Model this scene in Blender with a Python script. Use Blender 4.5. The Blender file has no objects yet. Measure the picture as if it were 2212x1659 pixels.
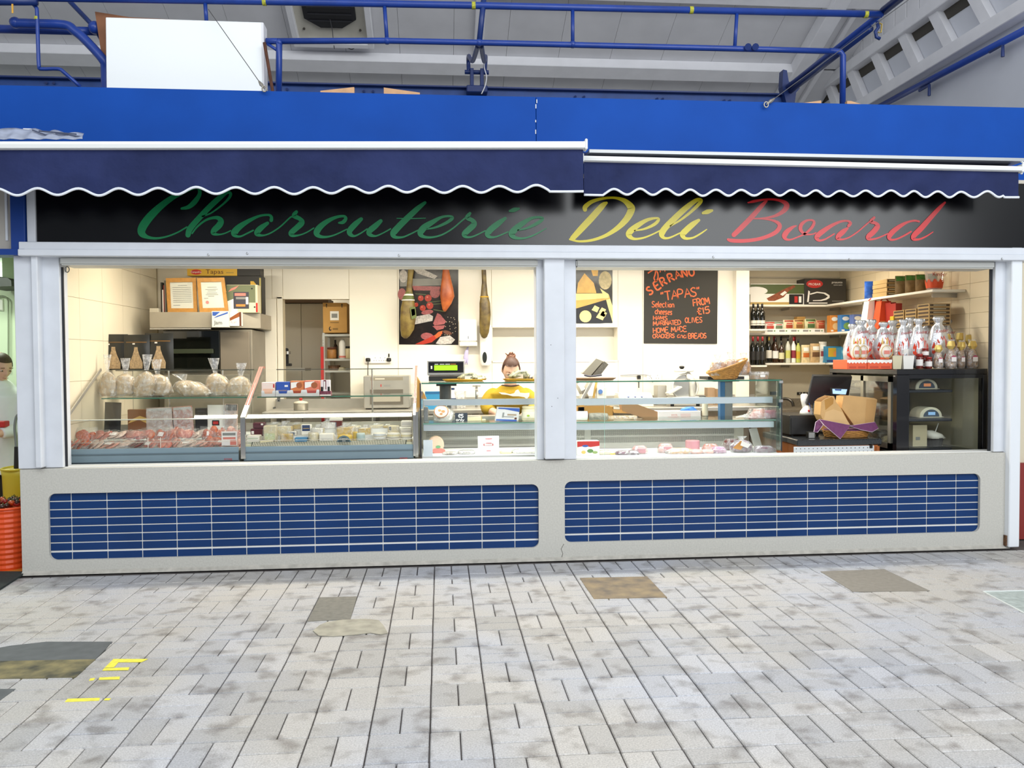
import bpy,bmesh,math,random
from mathutils import Vector,Matrix
sc = bpy.context.scene
COL = sc.collection
rnd = random.Random(7)

# ------------------------------------------------------------------ camera (facade plane Y=0, ground Z=0)
FPX,PITCH,YAW,ROLL,CAMH,D0 = 1765.25,.0294,.0874,-.0062,1.4821,5.9548
def _rot():
    cp,sp,cy,sy = math.cos(PITCH),math.sin(PITCH),math.cos(YAW),math.sin(YAW)
    fw = Vector((sy*cp,cy*cp,-sp)); rt = Vector((cy,-sy,0)); up = rt.cross(fw)
    c,s = math.cos(ROLL),math.sin(ROLL)
    return c*rt + s*up,c*up - s*rt,fw
RT,UP,FW = _rot()
cam_d = bpy.data.cameras.new('camera'); cam = bpy.data.objects.new('camera', cam_d); COL.objects.link(cam)
cam.matrix_world = Matrix(((RT.x,UP.x,-FW.x,0),(RT.y,UP.y,-FW.y,-D0),(RT.z,UP.z,-FW.z,CAMH),(0,0,0,1)))
cam_d.sensor_width = 36; cam_d.lens = FPX/2212*36; cam_d.clip_start = .05; cam_d.clip_end = 200
sc.camera = cam

# ------------------------------------------------------------------ light
sc.view_settings.view_transform = 'Standard'; sc.view_settings.look = 'None'
sc.view_settings.exposure = 0.0; sc.view_settings.gamma = 1.0; sc.view_settings.use_curve_mapping = False
wd = bpy.data.worlds.new('daylight'); sc.world = wd; wd.use_nodes = True
bg = wd.node_tree.nodes['Background']; bg.inputs[0].default_value = (.90, .95, 1.0, 1); bg.inputs[1].default_value = 0.6
def lamp(name,kind,loc,power,color=(1,1,1),size=1,size_y=None,rot=(0,0,0)):
    d = bpy.data.lights.new(name,kind); d.energy = power; d.color = color
    if kind == 'AREA':
        d.shape = 'RECTANGLE'; d.size = size; d.size_y = size_y or size
    o = bpy.data.objects.new(name,d); o.location = loc; o.rotation_euler = rot; COL.objects.link(o); return o
# roof skylight of the market hall above the walkway, two added fill lamps, and the warm ceiling tubes of the stall
lamp('hall_skylight', 'AREA', (.5, -5.8, 5.6), 420, (.93, .97, 1), 11, 4)
lamp('hall_far_fill', 'AREA', (5.6, -11, 4.2), 620, (.95, .98, 1), 8.5, 4, rot=(math.radians(100), 0, math.radians(20)))  # unseen lamp added to lift roof and facade, offset for the sign's reflection
lamp('hall_slope_fill', 'AREA', (0, -2.6, 5.0), 70, (.96, .98, 1), 11, 1.2, rot=(math.radians(105), 0, 0))  # unseen lamp added only to brighten the roof lining
lamp('stall_tube_light', 'AREA', (-1.0, 1.0, 2.5), 58, (1, .92, .76), 2.6, .18)
lamp('stall_tube_light', 'AREA', (1.5, 1.0, 2.5), 98, (1, .94, .82), 2.6, .18)
lamp('alcove_tube_light', 'AREA', (3.4, 1.7, 2.5), 20, (1, .90, .74), 1.2, .15)
lamp('storeroom_light', 'AREA', (-1.6, 3.3, 2.4), 12, (1, .94, .82), .9, .2)
lamp('neighbour_light', 'AREA', (-4.3, 1.6, 2.5), 40, (.86, 1, .84), 1, .3)

# ------------------------------------------------------------------ pixel <-> place helpers (used to read sizes off the photograph)
def ray(px,py):
    return FW + RT*((px - 1106)/FPX) - UP*((py - 829.5)/FPX)
def W(px,py,Y):
    d = ray(px,py); t = (Y + D0)/d.y
    return Vector((d.x*t,Y,CAMH + d.z*t))
def G(px,py,z=0.0):
    d = ray(px,py); t = (z - CAMH)/d.z
    return Vector((d.x*t,-D0 + d.y*t,z))
def PX(px,Y,py=800): return W(px,py,Y).x
def PZ(px,py,Y): return W(px,py,Y).z
def S(Y): return (Y + D0)/FPX

# ------------------------------------------------------------------ materials
def lin(h):
    if isinstance(h,str):
        h = h.lstrip('#'); c = [int(h[i:i+2], 16)/255 for i in (0, 2, 4)]
    else: c = list(h)
    return tuple(x/12.92 if x <= .04045 else ((x + .055)/1.055)**2.4 for x in c) + (1,)
_mats = {}
def mat(name, col='888888', rough=.5, metal=0, noise=None, bump=None, spec=None, emit=None, coat=0, alpha=None, trans=0, col2=None, sheen=0):
    if name in _mats: return _mats[name]
    m = bpy.data.materials.new(name); _mats[name] = m; m.use_nodes = True
    nt = m.node_tree; p = nt.nodes['Principled BSDF']; L = nt.links
    c = lin(col); p.inputs['Base Color'].default_value = c; p.inputs['Roughness'].default_value = rough
    p.inputs['Metallic'].default_value = metal
    if spec is not None: p.inputs['Specular IOR Level'].default_value = spec
    if coat: p.inputs['Coat Weight'].default_value = coat
    if alpha is not None: p.inputs['Alpha'].default_value = alpha
    if trans: p.inputs['Transmission Weight'].default_value = trans
    if emit:
        p.inputs['Emission Color'].default_value = lin(emit[0]); p.inputs['Emission Strength'].default_value = emit[1]
    geo = None
    if noise or bump:
        geo = nt.nodes.new('ShaderNodeNewGeometry')
    if noise:
        sc_,amt = noise[0],noise[1]
        n = nt.nodes.new('ShaderNodeTexNoise'); n.inputs['Scale'].default_value = sc_; n.inputs['Detail'].default_value = noise[2] if len(noise) > 2 else 4
        L.new(geo.outputs['Position'], n.inputs['Vector'])
        r = nt.nodes.new('ShaderNodeValToRGB'); L.new(n.outputs[0], r.inputs[0])
        r.color_ramp.elements[0].position = .3; r.color_ramp.elements[1].position = .7
        c2 = lin(col2) if col2 else tuple(min(1,x*(1 - amt)) for x in c[:3]) + (1,)
        r.color_ramp.elements[0].color = c2; r.color_ramp.elements[1].color = c if col2 else tuple(min(1,x*(1 + amt*.6)) for x in c[:3]) + (1,)
        L.new(r.outputs[0], p.inputs['Base Color'])
    if bump:
        n = nt.nodes.new('ShaderNodeTexNoise'); n.inputs['Scale'].default_value = bump[0]; n.inputs['Detail'].default_value = 3
        L.new(geo.outputs['Position'], n.inputs['Vector'])
        b = nt.nodes.new('ShaderNodeBump'); b.inputs['Strength'].default_value = bump[1]; b.inputs['Distance'].default_value = bump[2] if len(bump) > 2 else .01
        L.new(n.outputs[0], b.inputs['Height']); L.new(b.outputs[0], p.inputs['Normal'])
    return m
def clear(name,tint=(1,1,1),f0=.06,haze=0.0,hazecol=(1,1,1),crinkle=0.0,rough=.03):
    """thin clear sheet: transparent + fresnel gloss (+ a little white haze, for film)"""
    if name in _mats: return _mats[name]
    m = bpy.data.materials.new(name); _mats[name] = m; m.use_nodes = True
    nt = m.node_tree; nt.nodes.clear(); L = nt.links
    out = nt.nodes.new('ShaderNodeOutputMaterial'); t = nt.nodes.new('ShaderNodeBsdfTransparent'); t.inputs[0].default_value = (*tint, 1)
    g = nt.nodes.new('ShaderNodeBsdfGlossy'); g.inputs['Roughness'].default_value = rough
    lw = nt.nodes.new('ShaderNodeLayerWeight'); lw.inputs[0].default_value = .25
    ma = nt.nodes.new('ShaderNodeMath'); ma.operation = 'MULTIPLY_ADD'; ma.inputs[1].default_value = .55; ma.inputs[2].default_value = f0
    L.new(lw.outputs['Fresnel'], ma.inputs[0])
    mx = nt.nodes.new('ShaderNodeMixShader'); L.new(ma.outputs[0], mx.inputs[0]);
    base = t.outputs[0]
    if haze:
        d = nt.nodes.new('ShaderNodeBsdfDiffuse'); d.inputs[0].default_value = (*hazecol, 1)
        hm = nt.nodes.new('ShaderNodeMixShader'); hm.inputs[0].default_value = haze
        if crinkle:
            n = nt.nodes.new('ShaderNodeTexNoise'); n.inputs['Scale'].default_value = crinkle; n.inputs['Detail'].default_value = 3
            ge = nt.nodes.new('ShaderNodeNewGeometry'); L.new(ge.outputs['Position'], n.inputs['Vector'])
            mr = nt.nodes.new('ShaderNodeMapRange'); mr.inputs[1].default_value = .4; mr.inputs[2].default_value = .72; mr.inputs[3].default_value = haze*.35; mr.inputs[4].default_value = min(1, haze*2.4)
            L.new(n.outputs[0],mr.inputs[0]); L.new(mr.outputs[0],hm.inputs[0])
            b = nt.nodes.new('ShaderNodeBump'); b.inputs['Strength'].default_value = .8; b.inputs['Distance'].default_value = .01
            L.new(n.outputs[0], b.inputs['Height']); L.new(b.outputs[0], g.inputs['Normal'])
        L.new(t.outputs[0],hm.inputs[1]); L.new(d.outputs[0],hm.inputs[2]); base = hm.outputs[0]
    L.new(base,mx.inputs[1]); L.new(g.outputs[0],mx.inputs[2]); L.new(mx.outputs[0],out.inputs[0])
    return m

# ------------------------------------------------------------------ object helpers
OFF = {}
def tag(o,label=None,cat=None,group=None,kind=None):
    for k, v in (('label', label), ('category', cat), ('group', group), ('kind', kind)):
        if v: o[k] = v
    return o
def thing(name,label,cat,loc=(0,0,0),group=None):
    o = bpy.data.objects.new(name,None); o.empty_display_size = .1; o.location = loc; COL.objects.link(o)
    OFF[o.name] = Vector(loc); return tag(o,label,cat,group)
def kids(o): return [c for c in bpy.data.objects if c.parent == o]
def dup(root,loc,rotz=0,label=None,group=None,scale=None):
    r = root.copy(); COL.objects.link(r); r.location = loc; r.rotation_euler = (0,0,rotz)
    if scale: r.scale = scale if hasattr(scale, '__len__') else (scale,)*3
    if label: r['label'] = label
    if group: r['group'] = group
    for ch in root.children:
        c = ch.copy(); COL.objects.link(c); c.parent = r
        for g in ch.children:
            d = g.copy(); COL.objects.link(d); d.parent = c
    return r
class B:
    def __init__(s): s.v = []; s.f = []
    def add(s,vs,fs):
        n = len(s.v); s.v += [tuple(x) for x in vs]; s.f += [tuple(i + n for i in f) for f in fs]; return s
    def bx(s,x0,x1,y0,y1,z0,z1):
        return s.add([(x0,y0,z0),(x1,y0,z0),(x1,y1,z0),(x0,y1,z0),(x0,y0,z1),(x1,y0,z1),(x1,y1,z1),(x0,y1,z1)],
                     [(0,3,2,1),(4,5,6,7),(0,1,5,4),(1,2,6,5),(2,3,7,6),(3,0,4,7)])
    def box(s,c,d,rot=None):
        x,y,z = d[0]/2,d[1]/2,d[2]/2; c = Vector(c)
        vs = [Vector(p) for p in ((-x,-y,-z),(x,-y,-z),(x,y,-z),(-x,y,-z),(-x,-y,z),(x,-y,z),(x,y,z),(-x,y,z))]
        if rot is not None: vs = [rot @ p for p in vs]
        return s.add([c + p for p in vs],[(0,3,2,1),(4,5,6,7),(0,1,5,4),(1,2,6,5),(2,3,7,6),(3,0,4,7)])
    def quad(s,a,b,c,d): return s.add([a,b,c,d],[(0,1,2,3)])
    def poly(s,pts): return s.add(pts,[tuple(range(len(pts)))])
    def prism(s,pts,vec):
        n = len(pts); vec = Vector(vec); a = [Vector(p) for p in pts]
        return s.add(a + [p + vec for p in a],[tuple(range(n))[::-1],tuple(range(n,2*n))] + [(i,(i + 1) % n,n + (i + 1) % n,n + i) for i in range(n)])
    def rings(s,rs,cap0=True,cap1=True):
        n = len(rs[0]); vs = [p for r in rs for p in r]; fs = []
        for k in range(len(rs) - 1):
            for i in range(n):
                j = (i + 1) % n; fs.append((k*n + i,k*n + j,(k + 1)*n + j,(k + 1)*n + i))
        if cap0: fs.append(tuple(range(n))[::-1])
        if cap1: fs.append(tuple(range((len(rs) - 1)*n,len(rs)*n)))
        return s.add(vs,fs)
    def lathe(s,prof,c=(0,0,0),n=14,sx=1,sy=1,cap0=True,cap1=True):
        c = Vector(c)
        return s.rings([[c + Vector((r*sx*math.cos(2*math.pi*i/n),r*sy*math.sin(2*math.pi*i/n),z)) for i in range(n)] for r,z in prof],cap0,cap1)
    def loft(s,secs,n=14,jit=0,pw=1.0):
        """secs: (centre, rx, ry) horizontal rings; pw<1 squarer"""
        rs = []
        for c,rx,ry in secs:
            c = Vector(c); r = []
            for i in range(n):
                a = 2*math.pi*i/n; ca,sa = math.cos(a),math.sin(a)
                k = 1 + (rnd.uniform(-jit,jit) if jit else 0)
                r.append(c + Vector((rx*k*math.copysign(abs(ca)**pw,ca),ry*k*math.copysign(abs(sa)**pw,sa),0)))
            rs.append(r)
        return s.rings(rs)
    def tube(s,pts,r,n=8,closed=False,cap=True):
        pts = [Vector(p) for p in pts]; m = len(pts); rs = []; prev = None
        rad = r if hasattr(r, '__len__') else [r]*m
        for k in range(m):
            if closed: t = pts[(k + 1) % m] - pts[k - 1]
            else: t = pts[min(k + 1,m - 1)] - pts[max(k - 1,0)]
            t = t.normalized() if t.length > 1e-9 else Vector((0,0,1))
            if prev is None:
                a = Vector((0,0,1)) if abs(t.z) < .9 else Vector((1,0,0))
            else: a = prev
            u = (a - t*a.dot(t)); u = u.normalized() if u.length > 1e-6 else t.orthogonal().normalized(); prev = u; w = t.cross(u)
            rs.append([pts[k] + (u*math.cos(2*math.pi*i/n) + w*math.sin(2*math.pi*i/n))*rad[k] for i in range(n)])
        if closed: rs.append(rs[0]); return s.rings(rs,False,False)
        return s.rings(rs,cap,cap)
    def cyl(s,a,b,r,r2=None,n=12): return s.tube([a,b],[r,r if r2 is None else r2],n)
    def ball(s,c,r,n=10,m=6,sx=1,sy=1,sz=1):
        c = Vector(c); rs = []
        for k in range(1,m):
            t = math.pi*k/m; rr = r*math.sin(t); z = -r*math.cos(t)*sz
            rs.append([c + Vector((rr*sx*math.cos(2*math.pi*i/n),rr*sy*math.sin(2*math.pi*i/n),z)) for i in range(n)])
        return s.rings(rs)
    def grid(s,fn,nu,nv):
        vs = [fn(i/nu,j/nv) for j in range(nv + 1) for i in range(nu + 1)]; w = nu + 1
        return s.add(vs,[(j*w + i,j*w + i + 1,(j + 1)*w + i + 1,(j + 1)*w + i) for j in range(nv) for i in range(nu)])
    def build(s,name,m,parent=None,smooth=False,bev=0,seg=1,solid=0,sub=0,auto=None):
        me = bpy.data.meshes.new(name); off = OFF[parent.name] if parent is not None else Vector((0,0,0))
        me.from_pydata([Vector(p) - off for p in s.v],[],s.f)
        if bev or solid or sub:
            bm = bmesh.new(); bm.from_mesh(me)
            if solid: bmesh.ops.solidify(bm,geom=bm.faces[:],thickness=solid)
            if bev: bmesh.ops.bevel(bm, geom=bm.edges[:], offset=bev, segments=seg, affect='EDGES', clamp_overlap=True)
            if sub: bmesh.ops.subdivide_edges(bm,edges=bm.edges[:],cuts=sub,use_grid_fill=True,smooth=1.0)
            bm.to_mesh(me); bm.free()
        me.materials.append(m)
        if smooth: me.shade_smooth() if not auto else me.shade_auto_smooth() if hasattr(me, 'shade_auto_smooth') else me.shade_smooth()
        o = bpy.data.objects.new(name,me); COL.objects.link(o)
        if parent is not None: o.parent = parent
        OFF[o.name] = off.copy(); return o
def solo(b,name,m,label,cat,group=None,kind=None,**k):
    """a thing that is one mesh: origin moved to its base"""
    xs = [p[0] for p in b.v]; ys = [p[1] for p in b.v]; zs = [p[2] for p in b.v]
    c = Vector(((min(xs) + max(xs))/2,(min(ys) + max(ys))/2,min(zs)))
    b.v = [tuple(Vector(p) - c) for p in b.v]
    o = b.build(name,m,None,**k); o.location = c; OFF[o.name] = c; return tag(o,label,cat,group,kind)
def struct(b,name,m,**k):
    return tag(b.build(name, m, None, **k), kind='structure')
def share(src,name,loc,parent,rot=(0,0,0),m=None):
    o = bpy.data.objects.new(name,src.data); COL.objects.link(o); o.parent = parent; o.location = loc; o.rotation_euler = rot
    OFF[o.name] = OFF[parent.name]; return o
_font_cache = {}
def text(s, size, m, parent, loc, name='lettering', xdir=(1, 0, 0), zdir=(0, 0, 1), align='CENTER', sx=1.0, shear=0.0, ext=0.0):
    """flat print: text standing in the plane xdir/zdir at loc (world)"""
    c = bpy.data.curves.new('t', 'FONT'); c.body = s; c.size = size; c.align_x = align; c.align_y = 'CENTER'; c.shear = shear; c.resolution_u = 2
    to = bpy.data.objects.new('t', c); me = bpy.data.meshes.new_from_object(to); bpy.data.objects.remove(to); bpy.data.curves.remove(c)
    x,z = Vector(xdir).normalized(),Vector(zdir).normalized(); loc = Vector(loc) - (OFF[parent.name] if parent is not None else Vector())
    for v in me.vertices: v.co = loc + x*v.co.x*sx + z*v.co.y
    me.materials.append(m); o = bpy.data.objects.new(name,me); COL.objects.link(o)
    if parent is not None: o.parent = parent; OFF[o.name] = OFF[parent.name]
    return o
def spline(pts,sub=6):
    """Catmull-Rom through points of any dimension"""
    P = [tuple(p) for p in pts]; out = []; n = len(P)
    for i in range(n - 1):
        a,b,c,d = P[max(i - 1,0)],P[i],P[i + 1],P[min(i + 2,n - 1)]
        for k in range(sub):
            t = k/sub
            out.append(tuple(.5*((2*q) + (-p + r)*t + (2*p - 5*q + 4*r - s_)*t*t + (-p + 3*q - 3*r + s_)*t**3) for p,q,r,s_ in zip(a,b,c,d)))
    out.append(P[-1]); return out
# ================================================================== floor: mortar bed + basket-weave pavers as parts
M_ = mat
def paver_mat():
    m = mat('paver', 'C9C6C2', .62); nt = m.node_tree; p = nt.nodes['Principled BSDF']; L = nt.links
    ge = nt.nodes.new('ShaderNodeNewGeometry'); oi = nt.nodes.new('ShaderNodeObjectInfo')
    def noise(scale,det=3):
        n = nt.nodes.new('ShaderNodeTexNoise'); n.inputs['Scale'].default_value = scale; n.inputs['Detail'].default_value = det
        L.new(ge.outputs['Position'], n.inputs['Vector']); return n
    def ramp(src,e):
        r = nt.nodes.new('ShaderNodeValToRGB'); L.new(src, r.inputs[0]); r.color_ramp.elements[0].position = e[0][0]; r.color_ramp.elements[1].position = e[1][0]
        r.color_ramp.elements[0].color = lin(e[0][1]); r.color_ramp.elements[1].color = lin(e[1][1]); return r
    def mix(bt,fac,a,b):
        x = nt.nodes.new('ShaderNodeMix'); x.data_type = 'RGBA'; x.blend_type = bt
        if isinstance(fac,float): x.inputs[0].default_value = fac
        else: L.new(fac,x.inputs[0])
        L.new(a,x.inputs[6]); L.new(b,x.inputs[7]); return x.outputs[2]
    r0 = ramp(oi.outputs['Random'], ((0, 'BDBDBD'), (1, 'D6D5D4')))
    stain = ramp(noise(7.5, 2).outputs[0], ((.30, 'CBC8C5'), (.48, 'FFFFFF')))
    speck = ramp(noise(150, 4).outputs[0], ((.3, 'D2D2D2'), (.7, 'FFFFFF')))
    warm = ramp(noise(1.1, 2).outputs[0], ((.4, 'F8F4EE'), (.65, 'F3F6FF')))
    c = mix('MULTIPLY', 1.0, r0.outputs[0], stain.outputs[0]); c = mix('MULTIPLY', 1.0, c, speck.outputs[0]); c = mix('MULTIPLY', 1.0, c, warm.outputs[0])
    L.new(c, p.inputs['Base Color'])
    b = nt.nodes.new('ShaderNodeBump'); b.inputs['Strength'].default_value = .25; b.inputs['Distance'].default_value = .004
    L.new(noise(90).outputs[0], b.inputs['Height']); L.new(b.outputs[0], p.inputs['Normal'])
    return m
PAV = paver_mat()
MORTAR = mat('mortar_bed', '565150', .9, noise=(20, .25))
floor = struct(B().bx(-14, 14, -12, 7, -.12, -.012), 'floor', MORTAR)
MOD = .24; FX, FY = -.0538, 3.9575 - D0          # grid origin (a joint crossing) on the ground
def inpoly(x,y,P):
    c = False; j = len(P) - 1
    for i in range(len(P)):
        if (P[i][1] > y) != (P[j][1] > y) and x < (P[j][0] - P[i][0])*(y - P[i][1])/(P[j][1] - P[i][1]) + P[i][0]: c = not c
        j = i
    return c
def gp(*pts): return [tuple(G(*p)[:2]) for p in pts]
patches = [  # name, outline on the ground, colour
    ('repair_patch', gp((690, 1291), (771, 1289), (757, 1338), (664, 1343)), mat('patch_cement', '7F7C73', .85, noise=(30, .15)), 'dark grey cement'),
    ('repair_patch', gp((1252, 1249), (1398, 1246), (1441, 1291), (1283, 1294)), mat('patch_brown', '9C8A6C', .85, noise=(9, .3), col2='6F665C'), 'brown gravelly cement'),
    ('repair_patch', gp((1772, 1235), (1910, 1230), (2009, 1277), (1843, 1279)), mat('patch_grey', '878279', .85, noise=(30, .12)), 'smooth grey cement'),
    ('repair_patch', gp((20, 1396), (100, 1387), (243, 1387), (206, 1425), (-60, 1430), (-60, 1412)), mat('patch_slate', '5D6163', .7, noise=(12, .2)), 'dark slate grey cement'),
    ('repair_patch', gp((-60, 1430), (206, 1425), (163, 1464), (-90, 1468)), mat('patch_moss', '978C62', .9, noise=(9, .5), col2='45463C'), 'mossy broken brown'),
    ('repair_patch', gp((-60, 1490), (34, 1489), (-6, 1518), (-60, 1520)), mat('patch_slate'), None),
    ('access_cover', gp((2124, 1279), (2330, 1275), (2520, 1345), (2245, 1340), (2212, 1325)), mat('cover_plate', 'A9B3B0', .6, noise=(25, .25)), 'pale green-grey metal cover'),
]
holes = [p[1] for p in patches]
P_H = B().bx(-.1165,.1165,-.0575,.0575,-.02,0); P_V = B().bx(-.0575,.0575,-.1165,.1165,-.02,0)
srcH = P_H.build('paver', PAV, floor, bev=.004); srcV = P_V.build('paver', PAV, floor, bev=.004)
spots = []
for c in range(-40,42):
    for k in range(-6,22):
        cx,cy = FX + (c + .5)*MOD,FY - (k + .5)*MOD
        if (c + k) % 2 == 0: spots += [(cx,cy + .06,0),(cx,cy - .06,0)]
        else: spots += [(cx - .06,cy,1),(cx + .06,cy,1)]
Y6 = FY + 6*MOD
small = []                                           # cut rows against the wall: (x, y, half x, half y)
for c in range(-40,42):
    x0 = FX + c*MOD
    if c % 2: small += [(x0 + .12,Y6 + .06,.1165,.0565)]
    else: small += [(x0 + .06,Y6 + .06,.0565,.0565),(x0 + .18,Y6 + .06,.0565,.0565)]
    small += [(x0 + .12,Y6 + .18,.1165,.0565)]
    small += [(x0 + .06,Y6 + .355,.0565,.112),(x0 + .18,Y6 + .355,.0565,.112)]
def hidden(x,y,hx=.1165,hy=.1165): return any(all(inpoly(x + a*hx,y + b_*hy,h) for a in (-1,1) for b_ in (-1,1)) for h in holes)
def inview(x,y):
    d = Vector((x,y + D0,-CAMH)); z = d.dot(FW)
    return z > .3 and abs(d.dot(RT)/z*FPX) < 1190 and -FPX*d.dot(UP)/z < 930
spots = [s for s in spots if not hidden(s[0],s[1],.0575 if s[2] else .1165,.1165 if s[2] else .0575)]
vis = sorted([s for s in spots if inview(s[0],s[1])],key=lambda s: s[0]**2 + (s[1] + D0)**2)
near,rest = vis[:300],vis[300:] + [s for s in spots if not inview(s[0],s[1])]
for o,k in ((srcH,0),(srcV,1)):
    s = next(q for q in near if q[2] == k); o.location = (s[0],s[1],0); near.remove(s)
for x, y, k in near: share(srcV if k else srcH, 'paver', (x, y, rnd.uniform(-.0012, .0008)), floor)
b = B()
def pav(b,x,y,hx,hy):
    z = rnd.uniform(-.001,.0008); e = .004
    b.add([(x-hx,y-hy,-.02),(x+hx,y-hy,-.02),(x+hx,y+hy,-.02),(x-hx,y+hy,-.02),(x-hx,y-hy,z-e),(x+hx,y-hy,z-e),(x+hx,y+hy,z-e),(x-hx,y+hy,z-e),
           (x-hx+e,y-hy+e,z),(x+hx-e,y-hy+e,z),(x+hx-e,y+hy-e,z),(x-hx+e,y+hy-e,z)],
          [(0,1,5,4),(1,2,6,5),(2,3,7,6),(3,0,4,7),(4,5,9,8),(5,6,10,9),(6,7,11,10),(7,4,8,11),(8,9,10,11)])
for x,y,k in rest: pav(b,x,y,.0575 if k else .1165,.1165 if k else .0575)
for x,y,hx,hy in small:
    if not hidden(x,y,hx,hy): pav(b,x,y,hx,hy)
tag(b.build('far_pavers', PAV, floor), kind='stuff')
for nm,P,m,lab in patches:
    b = B().prism([(x,y,-.02) for x,y in P],(0,0,.0225))
    o = b.build(nm,m,floor)
    if lab: o['label'] = lab + (' patch' if nm == 'repair_patch' else '')
# thin trowelled smear of mortar over two pavers
sm = [(676,1364),(690,1352),(706,1345),(740,1340),(790,1338),(818,1341),(828,1352),(838,1369),(822,1372),(800,1368),(770,1372),(720,1376),(688,1374)]
tag(B().prism([tuple(G(*p)[:2]) + (.0005,) for p in sm], (0, 0, .004)).build('mortar_smear', mat('smear', 'A9A494', .8, noise=(12, .25)), floor), 'thin beige mortar smear')
yel = mat('yellow_paint', 'F1E64A', .6, noise=(40, .15))
for q in ([(245,1424),(320,1424),(305,1431),(256,1431),(246,1442),(226,1443)],[(225,1444),(280,1442),(277,1448),(221,1449)],[(215,1464),(259,1462),(258,1468),(213,1469)],
          [(195,1466),(206,1465),(202,1470),(192,1471)],[(146,1510),(216,1508),(214,1514),(140,1517)],[(228,1509),(240,1509),(236,1513),(224,1513)]):
    B().prism([tuple(G(*p)[:2]) + (.0006,) for p in q], (0, 0, .001)).build('paint_mark', yel, floor)
P = gp((2124,1279),(2330,1275),(2520,1345),(2245,1340),(2212,1325))
B().tube([(x, y, .002) for x, y in P], .006, 6, closed=True).build('cover_rim', mat('cover_rim', 'D5DAD8', .6), floor)

# ================================================================== low concrete wall with two tiled recesses
CONC = mat('rendered_concrete', 'C6C4BC', .85, noise=(90, .09, 6), bump=(60, .25, .006))
ZT = .741
XL,XR = W(45,1100,0).x,W(2178,1100,0).x
def rrect(x0,x1,z0,z1,r,n=6):
    pts = []
    for cx,cz,a0 in ((x1 - r,z1 - r,0),(x0 + r,z1 - r,90),(x0 + r,z0 + r,180),(x1 - r,z0 + r,270)):
        for k in range(n + 1):
            a = math.radians(a0 + 90*k/n); pts.append((cx + r*math.cos(a),cz + r*math.sin(a)))
    return pts
recL = (W(105,1130,0).x,W(1164,1130,0).x,PZ(1160,1183,0),PZ(1160,1046,0))
recR = (W(1220,1100,0).x,W(2117,1100,0).x,PZ(2115,1149,0),PZ(2115,1023,0))
def wall_front():
    bm = bmesh.new(); loops = []
    for P in ([(XL,0),(XR,0),(XR,ZT),(XL,ZT)],rrect(*recL,.05),rrect(*recR,.05)):
        vs = [bm.verts.new((x,0,z)) for x,z in P]
        loops.append([bm.edges.new((vs[i],vs[(i + 1) % len(vs)])) for i in range(len(vs))])
    bmesh.ops.triangle_fill(bm,edges=[e for l in loops for e in l],use_beauty=True,normal=(0,-1,0))
    geo = bmesh.ops.extrude_face_region(bm,geom=bm.faces[:])
    bmesh.ops.translate(bm, verts=[v for v in geo['geom'] if isinstance(v, bmesh.types.BMVert)], vec=(0, .035, 0))
    bmesh.ops.recalc_face_normals(bm,faces=bm.faces[:])
    me = bpy.data.meshes.new('wall_front'); bm.to_mesh(me); bm.free(); me.materials.append(CONC)
    o = bpy.data.objects.new('wall_front', me); COL.objects.link(o); OFF[o.name] = Vector(); return tag(o, kind='structure')
wf = wall_front()
GROUT = mat('white_grout', 'E6E6E2', .7)
B().bx(XL, XR, .034, .20, 0, ZT).build('wall_core', CONC, wf)
for r in (recL, recR): B().bx(r[0] - .01, r[1] + .01, .030, .0345, r[2] - .01, r[3] + .01).build('grout_bed', GROUT, wf)
NAVY = mat('navy_tile', '15386C', .25, noise=(3, .10), spec=.25)
def tiles(rec,joints,n=8):
    x0,x1,z0,z1 = rec; xs = [x0 - .012] + [W(j,1110,.03).x for j in joints] + [x1 + .012]
    h = (z1 - z0)/n; gap = .008
    for i in range(len(xs) - 1):
        b0 = B().bx(xs[i] + gap*.4,xs[i+1] - gap*.4,.0245,.031,0,h - gap); first = None
        for k in range(n):
            z = z0 + k*h + gap/2 - (.006 if k == 0 else 0)
            if first is None:
                first = b0.build('tile', NAVY, wf, bev=.0015); first.location = (0, 0, z)
            else: share(first, 'tile', (0, 0, z), wf, rot=(0, 0, 0))
tiles(recL,(155,232,307,382,457,532,605,680,753,827,899,970,1041,1112))
tiles(recR,(1271,1340,1409,1477,1545,1612,1678,1744,1809,1873,1938,2001,2064))
WHITE = mat('white_frame', 'D9DDE4', .42, noise=(6, .05))
WHITE2 = mat('white_sill', 'E4E4E0', .5)
B().bx(W(52, 1000, 0).x, XR - .02, .05, .18, ZT, ZT + .007).build('sill', WHITE2, wf)
B().prism([(XL, -.028, 0), (XL, 0, .022), (XL, 0, 0)], (XR - XL, 0, 0)).build('mortar_fillet', mat('fillet', 'B5B1A8', .9, noise=(20, .2)), wf)
B().tube([W(1218, 1175, -.001), W(1212, 1186, -.001), W(1216, 1196, -.001), W(1210, 1213, -.001)], .0015, 4).build('crack', mat('crack', '4A463F', .9), wf)

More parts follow.
